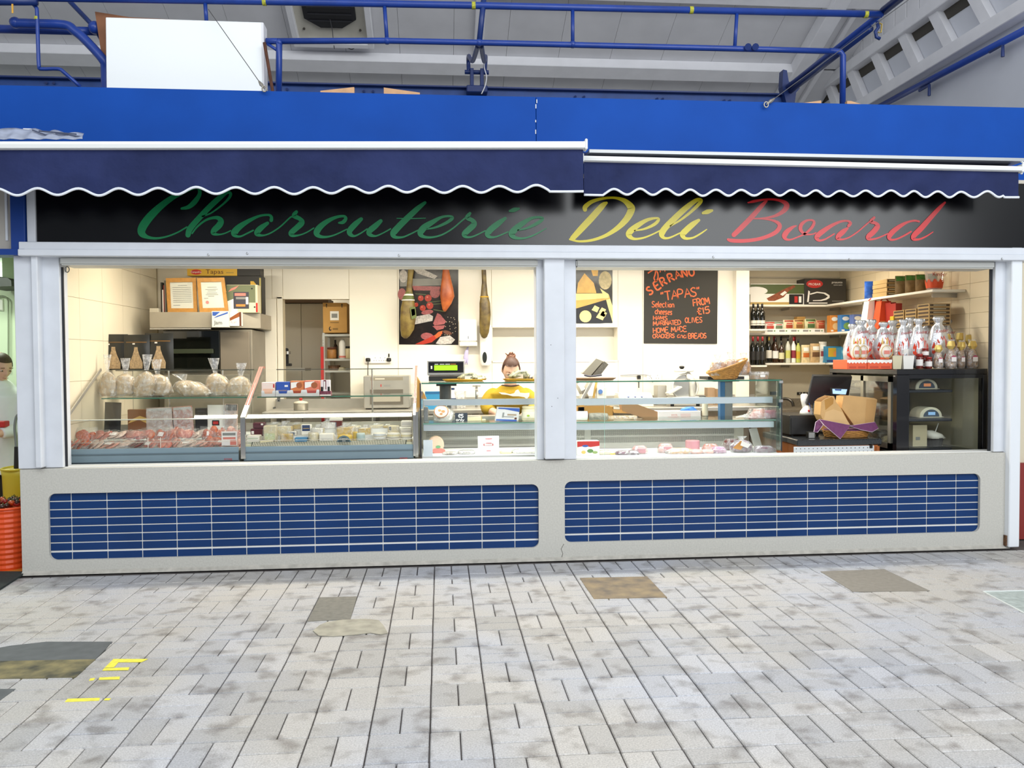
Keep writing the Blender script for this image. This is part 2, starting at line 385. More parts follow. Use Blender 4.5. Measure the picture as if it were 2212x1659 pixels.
# ================================================================== posts, header, sign frame
ZH = PZ(1100,556,0)
def post(name,px0,px1,y0,y1,z0,z1,m=WHITE,bev=.004,Yr=0.0):
    return struct(B().bx(W(px0,800,Yr).x,W(px1,800,Yr).x,y0,y1,z0,z1),name,m,bev=bev)
HB = PZ(1100,545,0)
p1 = post('trim_1', 36, 84, -.01, .22, ZT + .004, HB);
B().bx(W(78, 800, 0).x, W(92, 800, 0).x, -.045, .2, ZT + .012, HB).build('corner_bead', WHITE, p1, bev=.006)
B().bx(W(88, 800, 0).x, W(128, 800, 0).x, .03, .16, ZT + .004, HB).build('shutter_guide', WHITE, p1, bev=.004)
B().bx(W(127, 800, 0).x, W(132, 800, 0).x, .06, .075, ZT + .004, PZ(130, 575, 0)).build('rubber_seal', mat('rubber', '22242A', .7), p1)
p2 = post('trim_2', 1175, 1219, -.035, .22, PZ(1200, 992, -.035), HB, bev=.006)
B().bx(W(1160, 800, 0).x, W(1176, 800, 0).x, .03, .18, ZT + .002, HB).build('shutter_guide', WHITE, p2, bev=.004)
B().bx(W(1218, 800, 0).x, W(1246, 800, 0).x, .02, .20, ZT + .002, HB).build('shutter_guide', WHITE, p2, bev=.004)
for q in ((1190, 745), (1192, 878), (1205, 860)): B().ball(W(q[0], q[1], -.035), .003, 6, 4).build('screw_hole', mat('rubber'), p2)
p3 = post('trim_3', 2152, 2178, .02, .062, ZT + .004, HB + .02)
B().bx(W(2174, 800, 0).x, W(2197, 800, 0).x, -.05, .2, .012, HB + .05).build('outer_post', mat('white_post', 'E9EDF2', .4), p3, bev=.006)
B().bx(W(2147, 800, 0).x, W(2153, 800, 0).x, .055, .068, ZT + .004, PZ(2150, 580, 0)).build('rubber_seal', mat('rubber'), p3)
B().bx(W(2168, 1100, 0).x, W(2176, 1100, 0).x, -.03, .02, 0.02, .10).build('rusty_foot', mat('rust', '6A4B33', .9, noise=(60, .5)), p3)
LB,RB = W(50,550,0).x,W(2230,550,0).x
hd = struct(B().bx(LB, RB, -.06, .2, PZ(1100, 546, 0) - .003, PZ(1100, 531, 0)), 'trim_4', WHITE, bev=.004)
B().bx(LB, RB, -.075, .2, PZ(1100, 560, 0), PZ(1100, 546.5, 0)).build('shutter_ledge', WHITE, hd, bev=.004)
SHUT = mat('shutter_box', 'C6C7C3', .45)
for a,c in ((128,1162),(1245,2150)):
    B().bx(W(a, 570, 0).x, W(c, 570, 0).x, .0, .22, PZ(1100, 576, 0), PZ(1100, 559, 0)).build('shutter_box', SHUT, hd, bev=.01, seg=2)
# little hooks left in the header and the rail above the opening
HOOK = mat('dull_steel', '8B8A86', .4, .8)
for px,py in ((450,548),(534,545),(862,549),(1541,553),(1835,558),(2165,557)):
    c = W(px, py, -.078); B().tube([c + Vector((.006*math.cos(a), 0, .008*math.sin(a) - .008)) for a in [math.pi*(.5 + 1.5*i/7) for i in range(8)]], .0016, 5).build('cup_hook', HOOK, hd)
c = W(145, 582, .05); B().tube([c + Vector((.014*math.cos(a), 0, .02*math.sin(a))) for a in [2*math.pi*i/12 for i in range(12)]], .004, 6, closed=True).build('ring_hook', HOOK, hd)
# sign board
sgn = thing('shop_sign', 'black fascia sign with green, yellow and red script lettering over the counter', 'sign', (W(1100, 530, 0).x, 0, PZ(1100, 530, 0)))
SB = mat('sign_black', '07070A', .22, spec=.5)
zt = PZ(1100,400,0) + .06
B().bx(W(80, 470, 0).x, W(2232, 470, 0).x, -.012, .10, PZ(1100, 529.5, 0), zt).build('board', SB, sgn, bev=.002)
B().bx(W(62, 470, 0).x, W(80, 470, 0).x, -.03, .12, PZ(1100, 530, 0), zt).build('side_frame', WHITE, sgn, bev=.003)
B().bx(W(80, 470, 0).x, W(2232, 470, 0).x, -.03, .1, zt - .005, zt + .1).build('top_frame', mat('cream_frame', 'C9C2B4', .5), sgn)
def brush(strokes,ox,oy,s,name,m,parent,Y,lift=0.0004):
    b = B()
    for i,st in enumerate(strokes):
        P = spline(st,6); y = Y - lift*(i + 1); L_,R_ = [],[]
        for k,(x,yy,w) in enumerate(P):
            a,c = P[max(k - 1,0)],P[min(k + 1,len(P) - 1)]; dx,dy = c[0] - a[0],c[1] - a[1]; n = math.hypot(dx,dy) or 1
            nx,ny = -dy/n*w/2,dx/n*w/2
            L_.append(W(ox + (x + nx)/s,oy + (yy + ny)/s,y)); R_.append(W(ox + (x - nx)/s,oy + (yy - ny)/s,y))
        n = len(P); b.add(L_ + R_,[(k,k + 1,n + k + 1,n + k) for k in range(n - 1)])
        for e in (0,n - 1):
            x,yy,w = P[e]; b.poly([W(ox + (x + w*.5*math.cos(t))/s,oy + (yy + w*.5*math.sin(t))/s,y - .0001) for t in [2*math.pi*q/12 for q in range(12)]])
    return b.build(name,m,parent)
CH = [[(690,310,30),(780,290,55),(860,225,70),(920,140,55),(930,80,45),(900,40,30),(830,50,30),(700,100,50),(560,170,70),(400,290,90),(260,430,108),(170,560,112),(165,640,95),(240,690,45),(360,705,30),(500,680,22),(640,625,20),(760,555,20)],
 [(950,420,18),(1080,370,20),(1230,260,25),(1320,170,35),(1340,110,40),(1290,100,40),(1180,180,70),(1040,310,75),(900,460,75),(800,580,80),(775,660,70)],
 [(830,640,20),(900,550,25),(1020,460,30),(1150,430,45),(1210,470,75),(1190,530,85),(1120,600,75),(1110,640,50),(1180,655,25),(1260,640,18),(1340,605,18)],
 [(1880,465,50),(1880,420,40),(1840,395,30),(1720,410,32),(1570,480,55),(1450,560,80),(1390,630,90),(1400,670,45),(1470,680,25),(1560,640,22),(1640,600,22)],
 [(1830,505,45),(1740,570,75),(1690,630,75),(1710,660,45),(1785,665,22),(1880,630,20),(2000,550,20),(2130,430,20),(2163,420,22)],
 [(2213,355,45),(2183,405,60),(2263,450,55),(2283,500,78),(2213,570,75),(2143,635,70),(2163,670,40),(2243,665,22),(2343,630,18),(2443,570,18)],
 [(2778,500,25),(2833,490,50),(2868,445,45),(2843,412,35),(2743,425,40),(2623,480,60),(2523,560,80),(2483,630,85),(2513,675,50),(2603,688,30),(2723,660,20),(2883,585,18)],
 [(3073,450,50),(2993,520,75),(2923,600,75),(2928,650,60),(2983,675,28),(3063,640,20),(3153,580,18)],
 [(3333,475,50),(3263,540,75),(3183,610,75),(3188,655,55),(3263,675,25),(3353,640,18),(3463,580,18)],
 [(3920,232,40),(3823,310,68),(3693,430,80),(3563,560,85),(3500,640,85),(3523,688,45),(3623,690,25),(3723,650,20),(3823,600,18)],[(3548,440,12),(3743,443,14),(3928,438,10)],
 [(3936,585,16),(4061,560,28),(4201,500,40),(4281,440,45),(4251,412,30),(4141,425,35),(4021,490,65),(3911,560,85),(3861,630,85),(3891,680,45),(4001,693,28),(4141,660,22),(4281,580,20),(4401,480,20),(4461,430,22)],
 [(4516,375,40),(4481,430,58),(4551,470,58),(4571,520,75),(4501,590,80),(4441,650,70),(4471,688,35),(4561,680,22),(4721,605,18)],
 [(4986,440,40),(4891,510,75),(4791,590,80),(4751,650,75),(4781,688,40),(4871,683,22),(5021,620,18)],[(5045,343,30),(5103,328,58),(5165,312,30)],
 [(5141,600,14),(5271,570,30),(5401,510,45),(5481,450,40),(5441,425,30),(5331,440,40),(5211,510,70),(5111,590,85),(5071,650,85),(5121,698,45),(5241,703,25),(5371,660,20),(5531,572,12)]]
DE = [[(615,235,35),(560,275,75),(430,420,88),(280,580,85),(165,705,70)],
 [(330,325,55),(335,285,62),(420,220,50),(560,178,36),(720,168,32),(850,205,60),(935,285,95),(940,340,95),(880,450,85),(760,570,65),(600,670,45),(420,730,35),(250,745,28),(130,718,26)],
 [(975,605,14),(1120,580,28),(1250,520,42),(1305,460,40),(1280,437,28),(1160,460,45),(1020,540,70),(925,620,82),(915,670,70),(980,712,35),(1100,700,25),(1220,655,20),(1330,600,18)],
 [(1450,550,18),(1600,460,28),(1740,350,38),(1855,235,48),(1868,192,36),(1800,205,55),(1660,310,75),(1520,440,80),(1400,560,80),(1350,640,82),(1370,695,42),(1450,698,25),(1600,630,18)],
 [(1840,465,40),(1760,520,72),(1670,600,80),(1625,655,75),(1660,705,40),(1760,698,25),(1860,645,22),(1945,587,14)],[(1895,370,35),(1955,353,60),(2015,337,35)]]
BO = [[(865,200,40),(780,285,75),(620,465,88),(450,640,92),(290,795,85)],
 [(540,228,22),(640,205,48),(780,180,38),(950,168,38),(1110,192,50),(1210,245,85),(1218,310,98),(1150,390,75),(1020,460,50),(860,495,30),(700,507,22),(590,510,20)],
 [(590,512,20),(780,512,26),(960,537,38),(1075,590,62),(1098,660,78),(1030,750,75),(880,825,65),(680,880,62),(440,905,66),(250,898,66),(185,880,44)],
 [(1395,637,20),(1330,662,50),(1230,740,88),(1185,815,92),(1210,872,50),(1290,882,30),(1410,840,25),(1540,780,35),(1650,690,50),(1705,600,52),(1690,545,38),(1590,540,36),(1495,600,62),(1465,680,68),(1500,750,50),(1570,788,35),(1680,785,22),(1740,760,22)],
 [(2320,638,55),(2350,590,58),(2304,552,36),(2184,560,40),(2024,630,60),(1884,720,85),(1794,790,92),(1755,845,85),(1794,895,45),(1884,882,30),(1964,840,25),(2064,780,25)],
 [(2300,682,42),(2224,740,88),(2140,818,88),(2128,866,55),(2214,878,30),(2334,838,25),(2484,740,25),(2624,620,25),(2694,560,25)],
 [(2772,492,45),(2716,560,60),(2800,592,58),(2830,650,92),(2754,750,95),(2668,830,85),(2680,876,45),(2784,868,30),(2894,830,25),(3014,775,22)],
 [(3564,560,36),(3484,547,35),(3364,572,40),(3234,640,70),(3104,740,90),(3040,825,84),(3060,880,45),(3154,876,30),(3284,820,30),(3424,740,30)],
 [(4025,225,36),(3924,325,68),(3764,500,85),(3604,680,98),(3480,805,92),(3465,872,55),(3564,876,35),(3684,828,28),(3814,745,16)]]
brush(CH, 280, 400, 6.144, 'green_lettering', mat('letter_green', '0B7A47', .35), sgn, -.013)['label'] = 'green script word'
brush(DE, 1210, 400, 6.144, 'yellow_lettering', mat('letter_yellow', 'DCCB12', .3), sgn, -.013)['label'] = 'yellow script word'
brush(BO, 1550, 410, 8.193, 'red_lettering', mat('letter_red', 'D3161E', .3), sgn, -.013)['label'] = 'red script word'
# painted corner of the next stall, beside the sign
BLUE = mat('blue_board', '0F4AA4', .6, noise=(2.2, .10), bump=(30, .06, .004), spec=.15)
DBLUE = mat('navy_gloss', '17336F', .3)
nb = struct(B().bx(W(30, 470, 0).x, W(60, 470, 0).x, -.05, .1, PZ(40, 550, 0), zt + .02), 'trim_5', mat('corner_blue', '123A86', .4), bev=.003)
B().bx(-6, W(62, 540, 0).x, -.06, .1, PZ(20, 553, 0), PZ(20, 540, 0)).build('ledge', mat('corner_blue'), nb)
pn = struct(B().bx(-6, W(30, 470, 0).x, .0, .05, PZ(20, 541, 0), zt + .02), 'wall_neighbour_header', mat('grey_panel', 'B5B0A8', .5))
B().bx(W(12, 470, 0).x, W(17, 470, 0).x, -.008, .0, PZ(20, 520, 0), zt + .01).build('panel_rib', WHITE, pn)

# ================================================================== blue fascia boards
zb0 = zt + .02; zb1 = PZ(1100,208,-.03)
fb = struct(B().bx(-6.2, W(1158, 250, -.03).x - .0015, -.03, .02, zb0, zb1), 'trim_6', BLUE, bev=.002)
struct(B().bx(W(1158, 250, -.03).x + .0015, 6.2, -.031, .02, zb0, zb1), 'trim_7', BLUE, bev=.002)
CHIP = mat('bare_white', 'E8E8EA', .7)
for px, py, h in ((1159.5, 219, 8), (1157.5, 230, 9), (1157, 262, 5), (1157, 285, 9)): B().bx(W(px, py, -.03).x - .003, W(px, py, -.03).x + .003, -.0345, -.028, PZ(px, py + h/2, -.03), PZ(px, py - h/2, -.03)).build('paint_chip', CHIP, fb)
# ================================================================== awnings
NAVYF = mat('awning_canvas', '28315A', .7, noise=(3.5, .25), bump=(7, .5, .03), spec=.15); PIPE_W = mat('white_piping', 'E9EEF6', .5); CASE = mat('awning_casing', 'EEF0EE', .35)
def awning(label, A, Bp, barh, ya, valbot, phase, n_waves, amp, name='awning', flatL=0, flatR=0):
    """A, Bp: ends of the top edge of the front bar (px, py) at depth ya"""
    a, c = W(A[0], A[1], ya), W(Bp[0], Bp[1], ya); s = S(ya); root = thing(name, label, 'awning', ((a + c)/2) - Vector((0, 0, barh*s)))
    d = (c - a); Ln = d.length
    def pt(u,dz,dy=0): return a + d*u + Vector((0,dy,dz))
    prof = [(0,-.02),(-.018,-.012),(-.022,-.5*barh*s),(-.018,-barh*s + .006),(0,-barh*s),(.05,-barh*s),(.05,-.02)]
    B().rings([[pt(u, z, y) for y, z in prof] for u in (0, 1)]).build('front_bar', CASE, root, smooth=False)
    for u,sgn_ in ((0,-1),(1,1)):
        B().box(pt(u, -.5*barh*s, .012) + Vector((sgn_*.008, 0, 0)), (.018, .075, barh*s + .012)).build('end_cap', CASE, root, bev=.005)
    vb = valbot
    def edge(u):
        x = u*n_waves + phase; w = math.sin(2*math.pi*x)
        k = 1.0
        if flatL and u < flatL: k = 0; w = -1
        if flatR and u > 1 - flatR: w = -1
        return -(vb[0] + (vb[1] - vb[0])*u)*s + amp*s*w
    def bulge(u,v): return .012*v*math.sin(u*23 + 1.3*v) + .006*math.sin(u*61 + v*5)*v
    N = 260
    B().grid(lambda u, v: pt(.002 + .996*u, -barh*s*.9 + (edge(u) + barh*s*.9)*v, .012 + bulge(u, v)), N, 8).build('valance', NAVYF, root, smooth=True)
    B().tube([pt(.002 + .996*i/N, edge(i/N), .010 + bulge(i/N, 1)) for i in range(N + 1)], .0085, 6).build('piping', PIPE_W, root, smooth=True)
    rise = .10
    B().grid(lambda u, v: pt(u, -.018 + rise*v, .03 + (-ya - .07)*v), 30, 3).build('canopy_cloth', NAVYF, root)
    for u in (.12, .88): B().tube([pt(u, -.05, .03), pt(u - .03 if u > .5 else u + .03, .0, -ya - .05)], .014, 6).build('folding_arm', CASE, root)
    return root
awning('navy awning with higher white front bar, nearer the green lettering', (-190, 303), (1263, 303), 19, -.42, (105, 103), .26, 17.3, 7, flatR=.055)
aw2 = awning('navy awning with grey cassette strip above the bar, over the red lettering', (1260, 334), (2204, 357), 15, -.30, (79, 66), .1, 17.5, 6.5, flatL=.045, flatR=.035)
a,c = W(1272,324,-.29),W(2210,343,-.29); d = c - a
B().rings([[a + d*u + Vector((0, y, z)) for y, z in ((-.02, 0), (-.02, -.022), (.24, -.022), (.24, .01))] for u in (0, 1)]).build('cassette_strip', mat('cassette_grey', 'AEB1B2', .35, .3), aw2)
B().tube([W(2203, 345, -.30), W(2210, 352, -.30), W(2212, 366, -.30), W(2206, 376, -.30)], .008, 6).build('cassette_end', CASE, aw2)
# ================================================================== market hall roof space above the fascia
TR = math.tan(math.radians(22)); ZR0,YR0 = 4.58,3.9
def roofz(Y): return ZR0 + TR*(YR0 - Y)
RN = Vector((0, -math.sin(math.radians(22)), -math.cos(math.radians(22))))   # underside normal
def RF(px,py,off=0.0):
    d = ray(px,py); o = Vector((0,-D0,CAMH)); p0 = Vector((0,YR0,ZR0)) + RN*off
    return o + d*((p0 - o).dot(RN)/d.dot(RN))
ROOFG = mat('roof_lining', 'DDDDE0', .75, noise=(3, .06)); RWHITE = mat('roof_white', 'EDEDF0', .6, noise=(5, .05)); LEAD = mat('joint_line', '6E6E72', .8)
PB = mat('pipe_blue', '1B3E93', .35, noise=(9, .12)); PBD = mat('pipe_navy', '14306F', .4)
def slab(b,x0,x1,y0,y1,t0,t1):
    return b.add([Vector((x,y,roofz(y))) + RN*t for t in (t0,t1) for x,y in ((x0,y0),(x1,y0),(x1,y1),(x0,y1))],
                 [(0,3,2,1),(4,5,6,7),(0,1,5,4),(1,2,6,5),(2,3,7,6),(3,0,4,7)])
ceil = struct(slab(B(), -9, 4.8, -3.2, 6.2, -.12, -.03), 'ceiling', mat('roof_board', '7E7E82', .8))
# lining panels: two strips (above and below the purlin), each panel a part with a visible joint
YP = RF(1000,132).y
for ya,yb in ((YP + .02,6.1),(.6,YP - .02),(-3.1,.56)):
    x = -8.6
    while x < 4.65:
        w = .585; slab(B(), x + .0015, min(x + w, 4.7) - .0015, ya, yb, -.03, 0).build('roof_panel', ROOFG, ceil); x += w
b = B(); slab(b, -9, RF(1740, 110).x, YP - .09, YP + .09, 0, .12); b.build('purlin', RWHITE, ceil, bev=.006)
slab(B(), -9, 4.7, .48, .66, 0, .12).build('purlin', RWHITE, ceil, bev=.006)
y2 = RF(1300, 4).y; slab(B(), RF(1040, 4).x, 4.7, y2 - .3, y2 - .1, 0, .1).build('purlin', RWHITE, ceil, bev=.006)
for px,py,wd_,t in ((1700,180,.17,.16),(1033,110,.10,.05),(1745,190,.06,.05)):
    x = RF(px, py).x; slab(B(), x - wd_/2, x + wd_/2, -3.1, 6, 0, t).build('rafter', RWHITE, ceil, bev=.006)
# fan box: white framed square with a black octagonal opening
c = RF(712,24,.02); ux,uy = Vector((1,0,0)),Vector((0,math.cos(math.radians(22)),-math.sin(math.radians(22))))
fan = thing('roof_fan', 'dark eight-sided extractor fan in a white boxed opening of the roof lining', 'fan', c)
def fr(b,u0,u1,v0,v1,t0,t1):
    return b.add([c + ux*u + uy*v + RN*t for t in (t0,t1) for u,v in ((u0,v0),(u1,v0),(u1,v1),(u0,v1))],[(0,3,2,1),(4,5,6,7),(0,1,5,4),(1,2,6,5),(2,3,7,6),(3,0,4,7)])
CREAM = mat('cream_board', 'C9C5B8', .7, noise=(6, .10)); BLACKM = mat('matt_black', '15151A', .6)
q = .325
fr(B(), -.36, .36, -.42, .36, .0, .02).build('backing_board', CREAM, fan)
b = B(); fr(b, -.42, -.36, -.45, .42, 0, .09); fr(b, .36, .42, -.45, .42, 0, .09); fr(b, -.36, .36, .36, .42, 0, .09); b.build('box_frame', RWHITE, fan, bev=.004)
r = .28; B().prism([c + ux*(r*math.cos(math.radians(22.5 + 45*k))*1.02) + uy*(r*math.sin(math.radians(22.5 + 45*k))*.8 - .03) + RN*.021 for k in range(8)], RN*.03).build('fan_opening', BLACKM, fan)
for k in range(4): fr(B(), -.22, .22, -.20 + k*.09, -.185 + k*.09, .052, .058).build('grille_bar', mat('grille', '25252C', .5), fan)
for u in (-.29, .29): B().ball(c + ux*u + uy*.22 + RN*.03, .014, 6, 4).build('bolt', mat('dark_bolt', '3A332C', .6), fan)
B().tube(spline([c + uy*.05 + RN*.06, c + uy*.16 + RN*.09 + ux*.01, c + uy*.3 + RN*.07, c + uy*.42 + RN*.1], 4), .004, 5).build('fan_cable', mat('cable_grey', '4A4A4E', .6), fan)
P0 = RF(735, 93, .06); solo(B().tube(spline([P0, RF(750, 103, .05), RF(762, 106, .06), RF(773, 96, .07)], 5), .005, 5), 'loose_cable', mat('cable_grey'), 'thin grey cable hanging in a loop below the roof fan', 'cable', smooth=True)

# eaves beam, blue steel, with bolts and hinge bracket
ye = 2.4; zt_e = PZ(850,187,ye)
ib = thing('eaves_beam', 'long navy blue steel beam with bolt heads behind the fascia top', 'beam', (0, ye, zt_e - .24))
b = B().bx(-8.6, W(1704, 200, ye).x, ye - .005, ye + .01, zt_e - .24, zt_e - .012); b.build('web', mat('beam_blue', '2B4F95', .5, noise=(8, .2)), ib)
B().bx(-8.6, W(1704, 200, ye).x, ye - .07, ye + .07, zt_e - .014, zt_e).build('top_flange', PBD, ib)
B().bx(-8.6, W(1704, 200, ye).x, ye - .07, ye + .07, zt_e - .25, zt_e - .236).build('bottom_flange', PBD, ib)
for px in (100,116,620,786,806,1243,1262,1420,1432,1565,1577,1692):
    B().cyl(W(px, 176 + px*.0262, ye - .006), W(px, 176 + px*.0262, ye - .03), .013, n=6).build('bolt', PBD, ib)
def hinge(px,label):
    c = W(px, 178, ye - .1); t = thing('strut_bracket', label, 'bracket', c)
    B().box(c + Vector((0, 0, -.08)), (.21, .12, .07)).build('foot_plate', PBD, t, bev=.008)
    for s in (-.05, .05): B().box(c + Vector((s, 0, .03)), (.035, .1, .19)).build('lug', PBD, t, bev=.004)
    B().cyl(c + Vector((-.12, 0, .1)), c + Vector((.12, 0, .1)), .022, n=10).build('pin', PBD, t)
    top = W(px + 6,96,.55)
    for s in (-1,1):
        B().tube(spline([c + Vector((s*.08, 0, .1)), c + Vector((s*.085, -.1, .22)), c.lerp(top, .62) + Vector((s*.05, 0, 0)), top + Vector((s*.012, 0, 0))], 6), .02, 8).build('strut_rod', PBD, t, smooth=True)
    return t
hinge(1030, 'forked navy blue strut bracket bolted on the eaves beam at mid span')
solo(B().tube(spline([W(1047, 120, 2.1), W(1046, 145, 2.2), W(1051, 165, 2.2), W(1048, 185, 2.2), W(1040, 203, 2.2)], 5), .006, 5), 'white_cable', RWHITE, 'thin white cable dangling beside the forked strut bracket', 'cable', smooth=True)

# tubular frame standing behind the fascia
yf = .5
rf = thing('pipe_frame', 'blue scaffold tube frame of two long rails standing behind the fascia', 'pipe frame', W(1100, 230, yf))
R1 = .024
def rail(name,pts,r,par,m=PB,smooth=True): return B().tube([W(x,y,Y) for x,y,Y in pts],r,10).build(name,m,par,smooth=smooth)
rail('top_rail', [(-300, -11, yf), (560, 3, yf), (1036, 12, yf), (1905, 31, yf)], .027, rf)
rail('bottom_rail', [(575, 89, yf), (835, 88, yf), (1030, 92, yf), (1660, 107, yf), (1800, 111, yf)], .023, rf)
B().tube([W(575, 89, yf), W(598, 89, yf), W(603, 98, yf), W(602, 210, yf)], .024, 10).build('standard', PB, rf, smooth=True)
B().tube([W(1792, 110, yf), W(1815, 112, yf), W(1821, 120, yf), W(1820, 235, yf)], .024, 10).build('standard', PB, rf, smooth=True)
for x0,y0,x1,y1 in ((830,5,836,88),(1237,18,1237,96),(1592,24,1587,104),(443,3,446,48)):
    rail('upright', [(x0, y0, yf), (x1, y1, yf)], .015, rf)
rail('upright', [(1047, -20, yf), (1035, 94, yf)], .022, rf, PBD)
rail('brace', [(578, 95, yf), (601, 110, yf)], .012, rf)
BAND = mat('yellow_band', 'B9B93A', .6, noise=(80, .4))
for px,py in ((571,4),(1023,12),(1493,22),(1870,31)):
    B().tube([W(px - 4, py, yf), W(px + 4, py, yf)], .0285, 12).build('yellow_tape', BAND, rf)
for px in (1616, 1632): B().cyl(W(px, 101, yf - .05), W(px, 101, yf + .03), .027, n=10).build('coupler', PBD, rf)
for px, py in ((1035, 92), (603, 92), (836, 88), (1237, 96)): B().ball(W(px, py, yf), .030, 8, 6).build('joint', PB, rf, smooth=True)
# pair of tubes running back from the frame towards the eaves
ax = thing('tie_pipes', 'two navy blue tubes running from the frame corner back to the eaves beam', 'pipes', W(1700, 190, 2.3))
def Yline(px,py,Y0,Y1):
    p = W(px,py,Y0); return [p,Vector((p.x,Y1,p.z))]
B().tube(Yline(1905, 28, .5, 2.35), .026, 10).build('tube', PB, ax, smooth=True); B().tube(Yline(1908, 24, .5, -.9), .034, 10).build('tube', PBD, ax, smooth=True)
B().tube([W(1880, 62, .55), W(1708, 196, 2.3)], .028, 10).build('tube', PBD, ax, smooth=True)
B().tube([W(1895, 46, .5), W(1897, 60, .5), W(1891, 68, .5), W(1893, 80, .5), W(1901, 84, .5)], .014, 8).build('valve', PBD, ax, smooth=True)
B().tube([W(1899, 50, .47), W(1905, 52, .47), W(1903, 70, .47), W(1897, 70, .47)], .006, 6).build('valve_lever', mat('brass', 'A08A45', .4, .7), ax)
B().prism([W(1692, 150, 2.3), W(1700, 152, 2.3), W(1704, 176, 2.3), W(1728, 190, 2.3), W(1720, 200, 2.3), W(1716, 228, 2.3), W(1700, 228, 2.3), W(1690, 186, 2.3)], (0, .1, 0)).build('gusset', PBD, ax)
# tension wires with shackles on the fascia top
STEEL = mat('wire_steel', '6E6E70', .4, .8)
for label, a, c in (('taut wire slanting across the white box to a shackle on the fascia', (450, 20, .40), (571, 192, -.06)), ('taut wire running back from a shackle beside the tie pipes', (1962, 0, .3), (1655, 226, -.06))):
    pa, pc = W(*a), W(*c); t = thing('tension_wire', label, 'wire', pc)
    B().cyl(pa, pc, .003, n=6).build('wire', STEEL, t)
    d = (pa - pc).normalized()
    B().tube([pc, pc + d*.05, pc + d*.09], [.004, .014, .006], 8).build('turnbuckle', mat('shackle', '9A958A', .45, .6), t)
    B().tube([pc + Vector((.016*math.cos(q), 0, .02*math.sin(q))) for q in [2*math.pi*k/10 for k in range(10)]], .005, 6, closed=True).build('shackle', mat('shackle'), t)
# big bent pipes over the next stall
lp = thing('bent_pipes', 'cluster of bent blue service pipes beside the white box', 'pipes', W(110, 185, .6))
B().tube(spline([W(31, 50, .6), W(70, 51, .6), W(140, 54, .6), W(160, 66, .6), W(182, 84, .6), W(222, 128, .6), W(228, 150, .62), W(229, 215, .65)], 4), .035, 10).build('wide_pipe', PB, lp, smooth=True)
B().ball(W(33, 49, .6), .042, 10, 8).build('pipe_end', PB, lp, smooth=True)
B().tube([W(-120, 60, .75), W(225, 68, .75)], .032, 10).build('rail', PB, lp, smooth=True)
B().tube([W(148, 0, .7), W(205, 60, .72), W(228, 100, .75)], .018, 8).build('thin_pipe', PBD, lp, smooth=True)
B().ball(W(205, 60, .7), .05, 10, 8).build('elbow', PB, lp, smooth=True)
B().tube(spline([W(66, 4, .45), W(78, 16, .45), W(80, 30, .45), W(82, 90, .45), W(84, 142, .45), W(90, 149, .45), W(126, 149, .45), W(140, 158, .45), W(174, 188, .5)], 3), .014, 8).build('conduit', PB, lp, smooth=True)
B().tube([W(79, 36, .45), W(79, 42, .45)], .016, 8).build('yellow_tape', BAND, lp)
solo(B().box(W(27, 18, .4), (.012, .004, .07)), 'yellow_tag', mat('yellow_tag', 'E0A83A', .6), 'small yellow tag hanging from the pipes over the next stall', 'tag')
b = B().tube([W(-60, 3, .4), W(80, 3, .42)], .03, 8); solo(b, 'supply_pipe', PBD, 'short dark supply pipe crossing above the bent pipes', 'pipe', smooth=True)
# the white box, with a brown board leaning behind it
yb_ = .44
slabtop = zb1 - .17
struct(B().bx(-6.2, 6.2, .03, 2.3, slabtop - .1, slabtop), 'trim_8', mat('roof_board'))
p,q = W(228,37,yb_),W(570,190,yb_)
wb = thing('white_sign_box', 'blank white lightbox standing on top of the blue fascia', 'sign box', (p.lerp(q, .5).x, yb_, slabtop))
tl,tr_,br,bl = W(228,37,yb_),W(565,48,yb_),W(567,193,yb_),W(229,188,yb_)
br.z = bl.z = slabtop + .001; B().prism([tl, tr_, br, bl], (0, .14, 0)).build('box', mat('white_gloss', 'F4F8F8', .35), wb, bev=.004)
B().prism([tr_ + Vector((.0, .0, 0)), tr_ + Vector((.012, .01, 0)), br + Vector((.012, .01, 0)), br], (0, .125, 0)).build('side_lid', RWHITE, wb)
BROWN = mat('brown_board', '8B5B3C', .7, noise=(7, .2))
t = thing('brown_board', 'reddish brown board leaning behind the white lightbox', 'board', (W(300, 195, .65).x, .65, slabtop))
q5 = [W(205, 25, .64), W(280, 37, .64), W(430, 45, .64), W(430, 215, .64), W(245, 215, .64)]; q5[3].z = q5[4].z = slabtop + .001; B().prism(q5, (0, .03, 0)).build('board', BROWN, t)
solo(B().cyl(W(571, 92, .38), (W(603, 206, .40).x, .40, slabtop + .002), .012, n=8), 'rusty_bar', mat('rust_bar', '5E3826', .8, noise=(20, .3)), 'rusty brown bar leaning beside the end of the white lightbox', 'bar')
# wooden wedges on the fascia top
OAK = mat('raw_wood', 'D8A97C', .7, noise=(14, .15))
for label, P in (('raw wood wedge on the fascia top, thick end beside the bolt heads', [(692, 196), (765, 188), (765, 210), (692, 210)]), ('raw wood wedge on the fascia top, thick end towards the forked bracket gap', [(829, 189), (829, 214), (907, 214), (907, 200)]),
                 ('raw wood wedge on the fascia top, in front of the gusset', [(1722, 224), (1774, 217), (1774, 236), (1722, 236)]), ('raw wood wedge on the fascia top, past the frame post', [(1830, 218), (1838, 218), (1868, 227), (1868, 240), (1830, 240)])):
    q = [W(x,y,.05) for x,y in P]; zm = min(v.z for v in q)
    for v in q:
        if v.z < zm + .03: v.z = slabtop
    b = B().prism(q, (0, .035, 0)); solo(b, 'wood_wedge', OAK, label, 'wedge', 'wood wedges on the fascia')
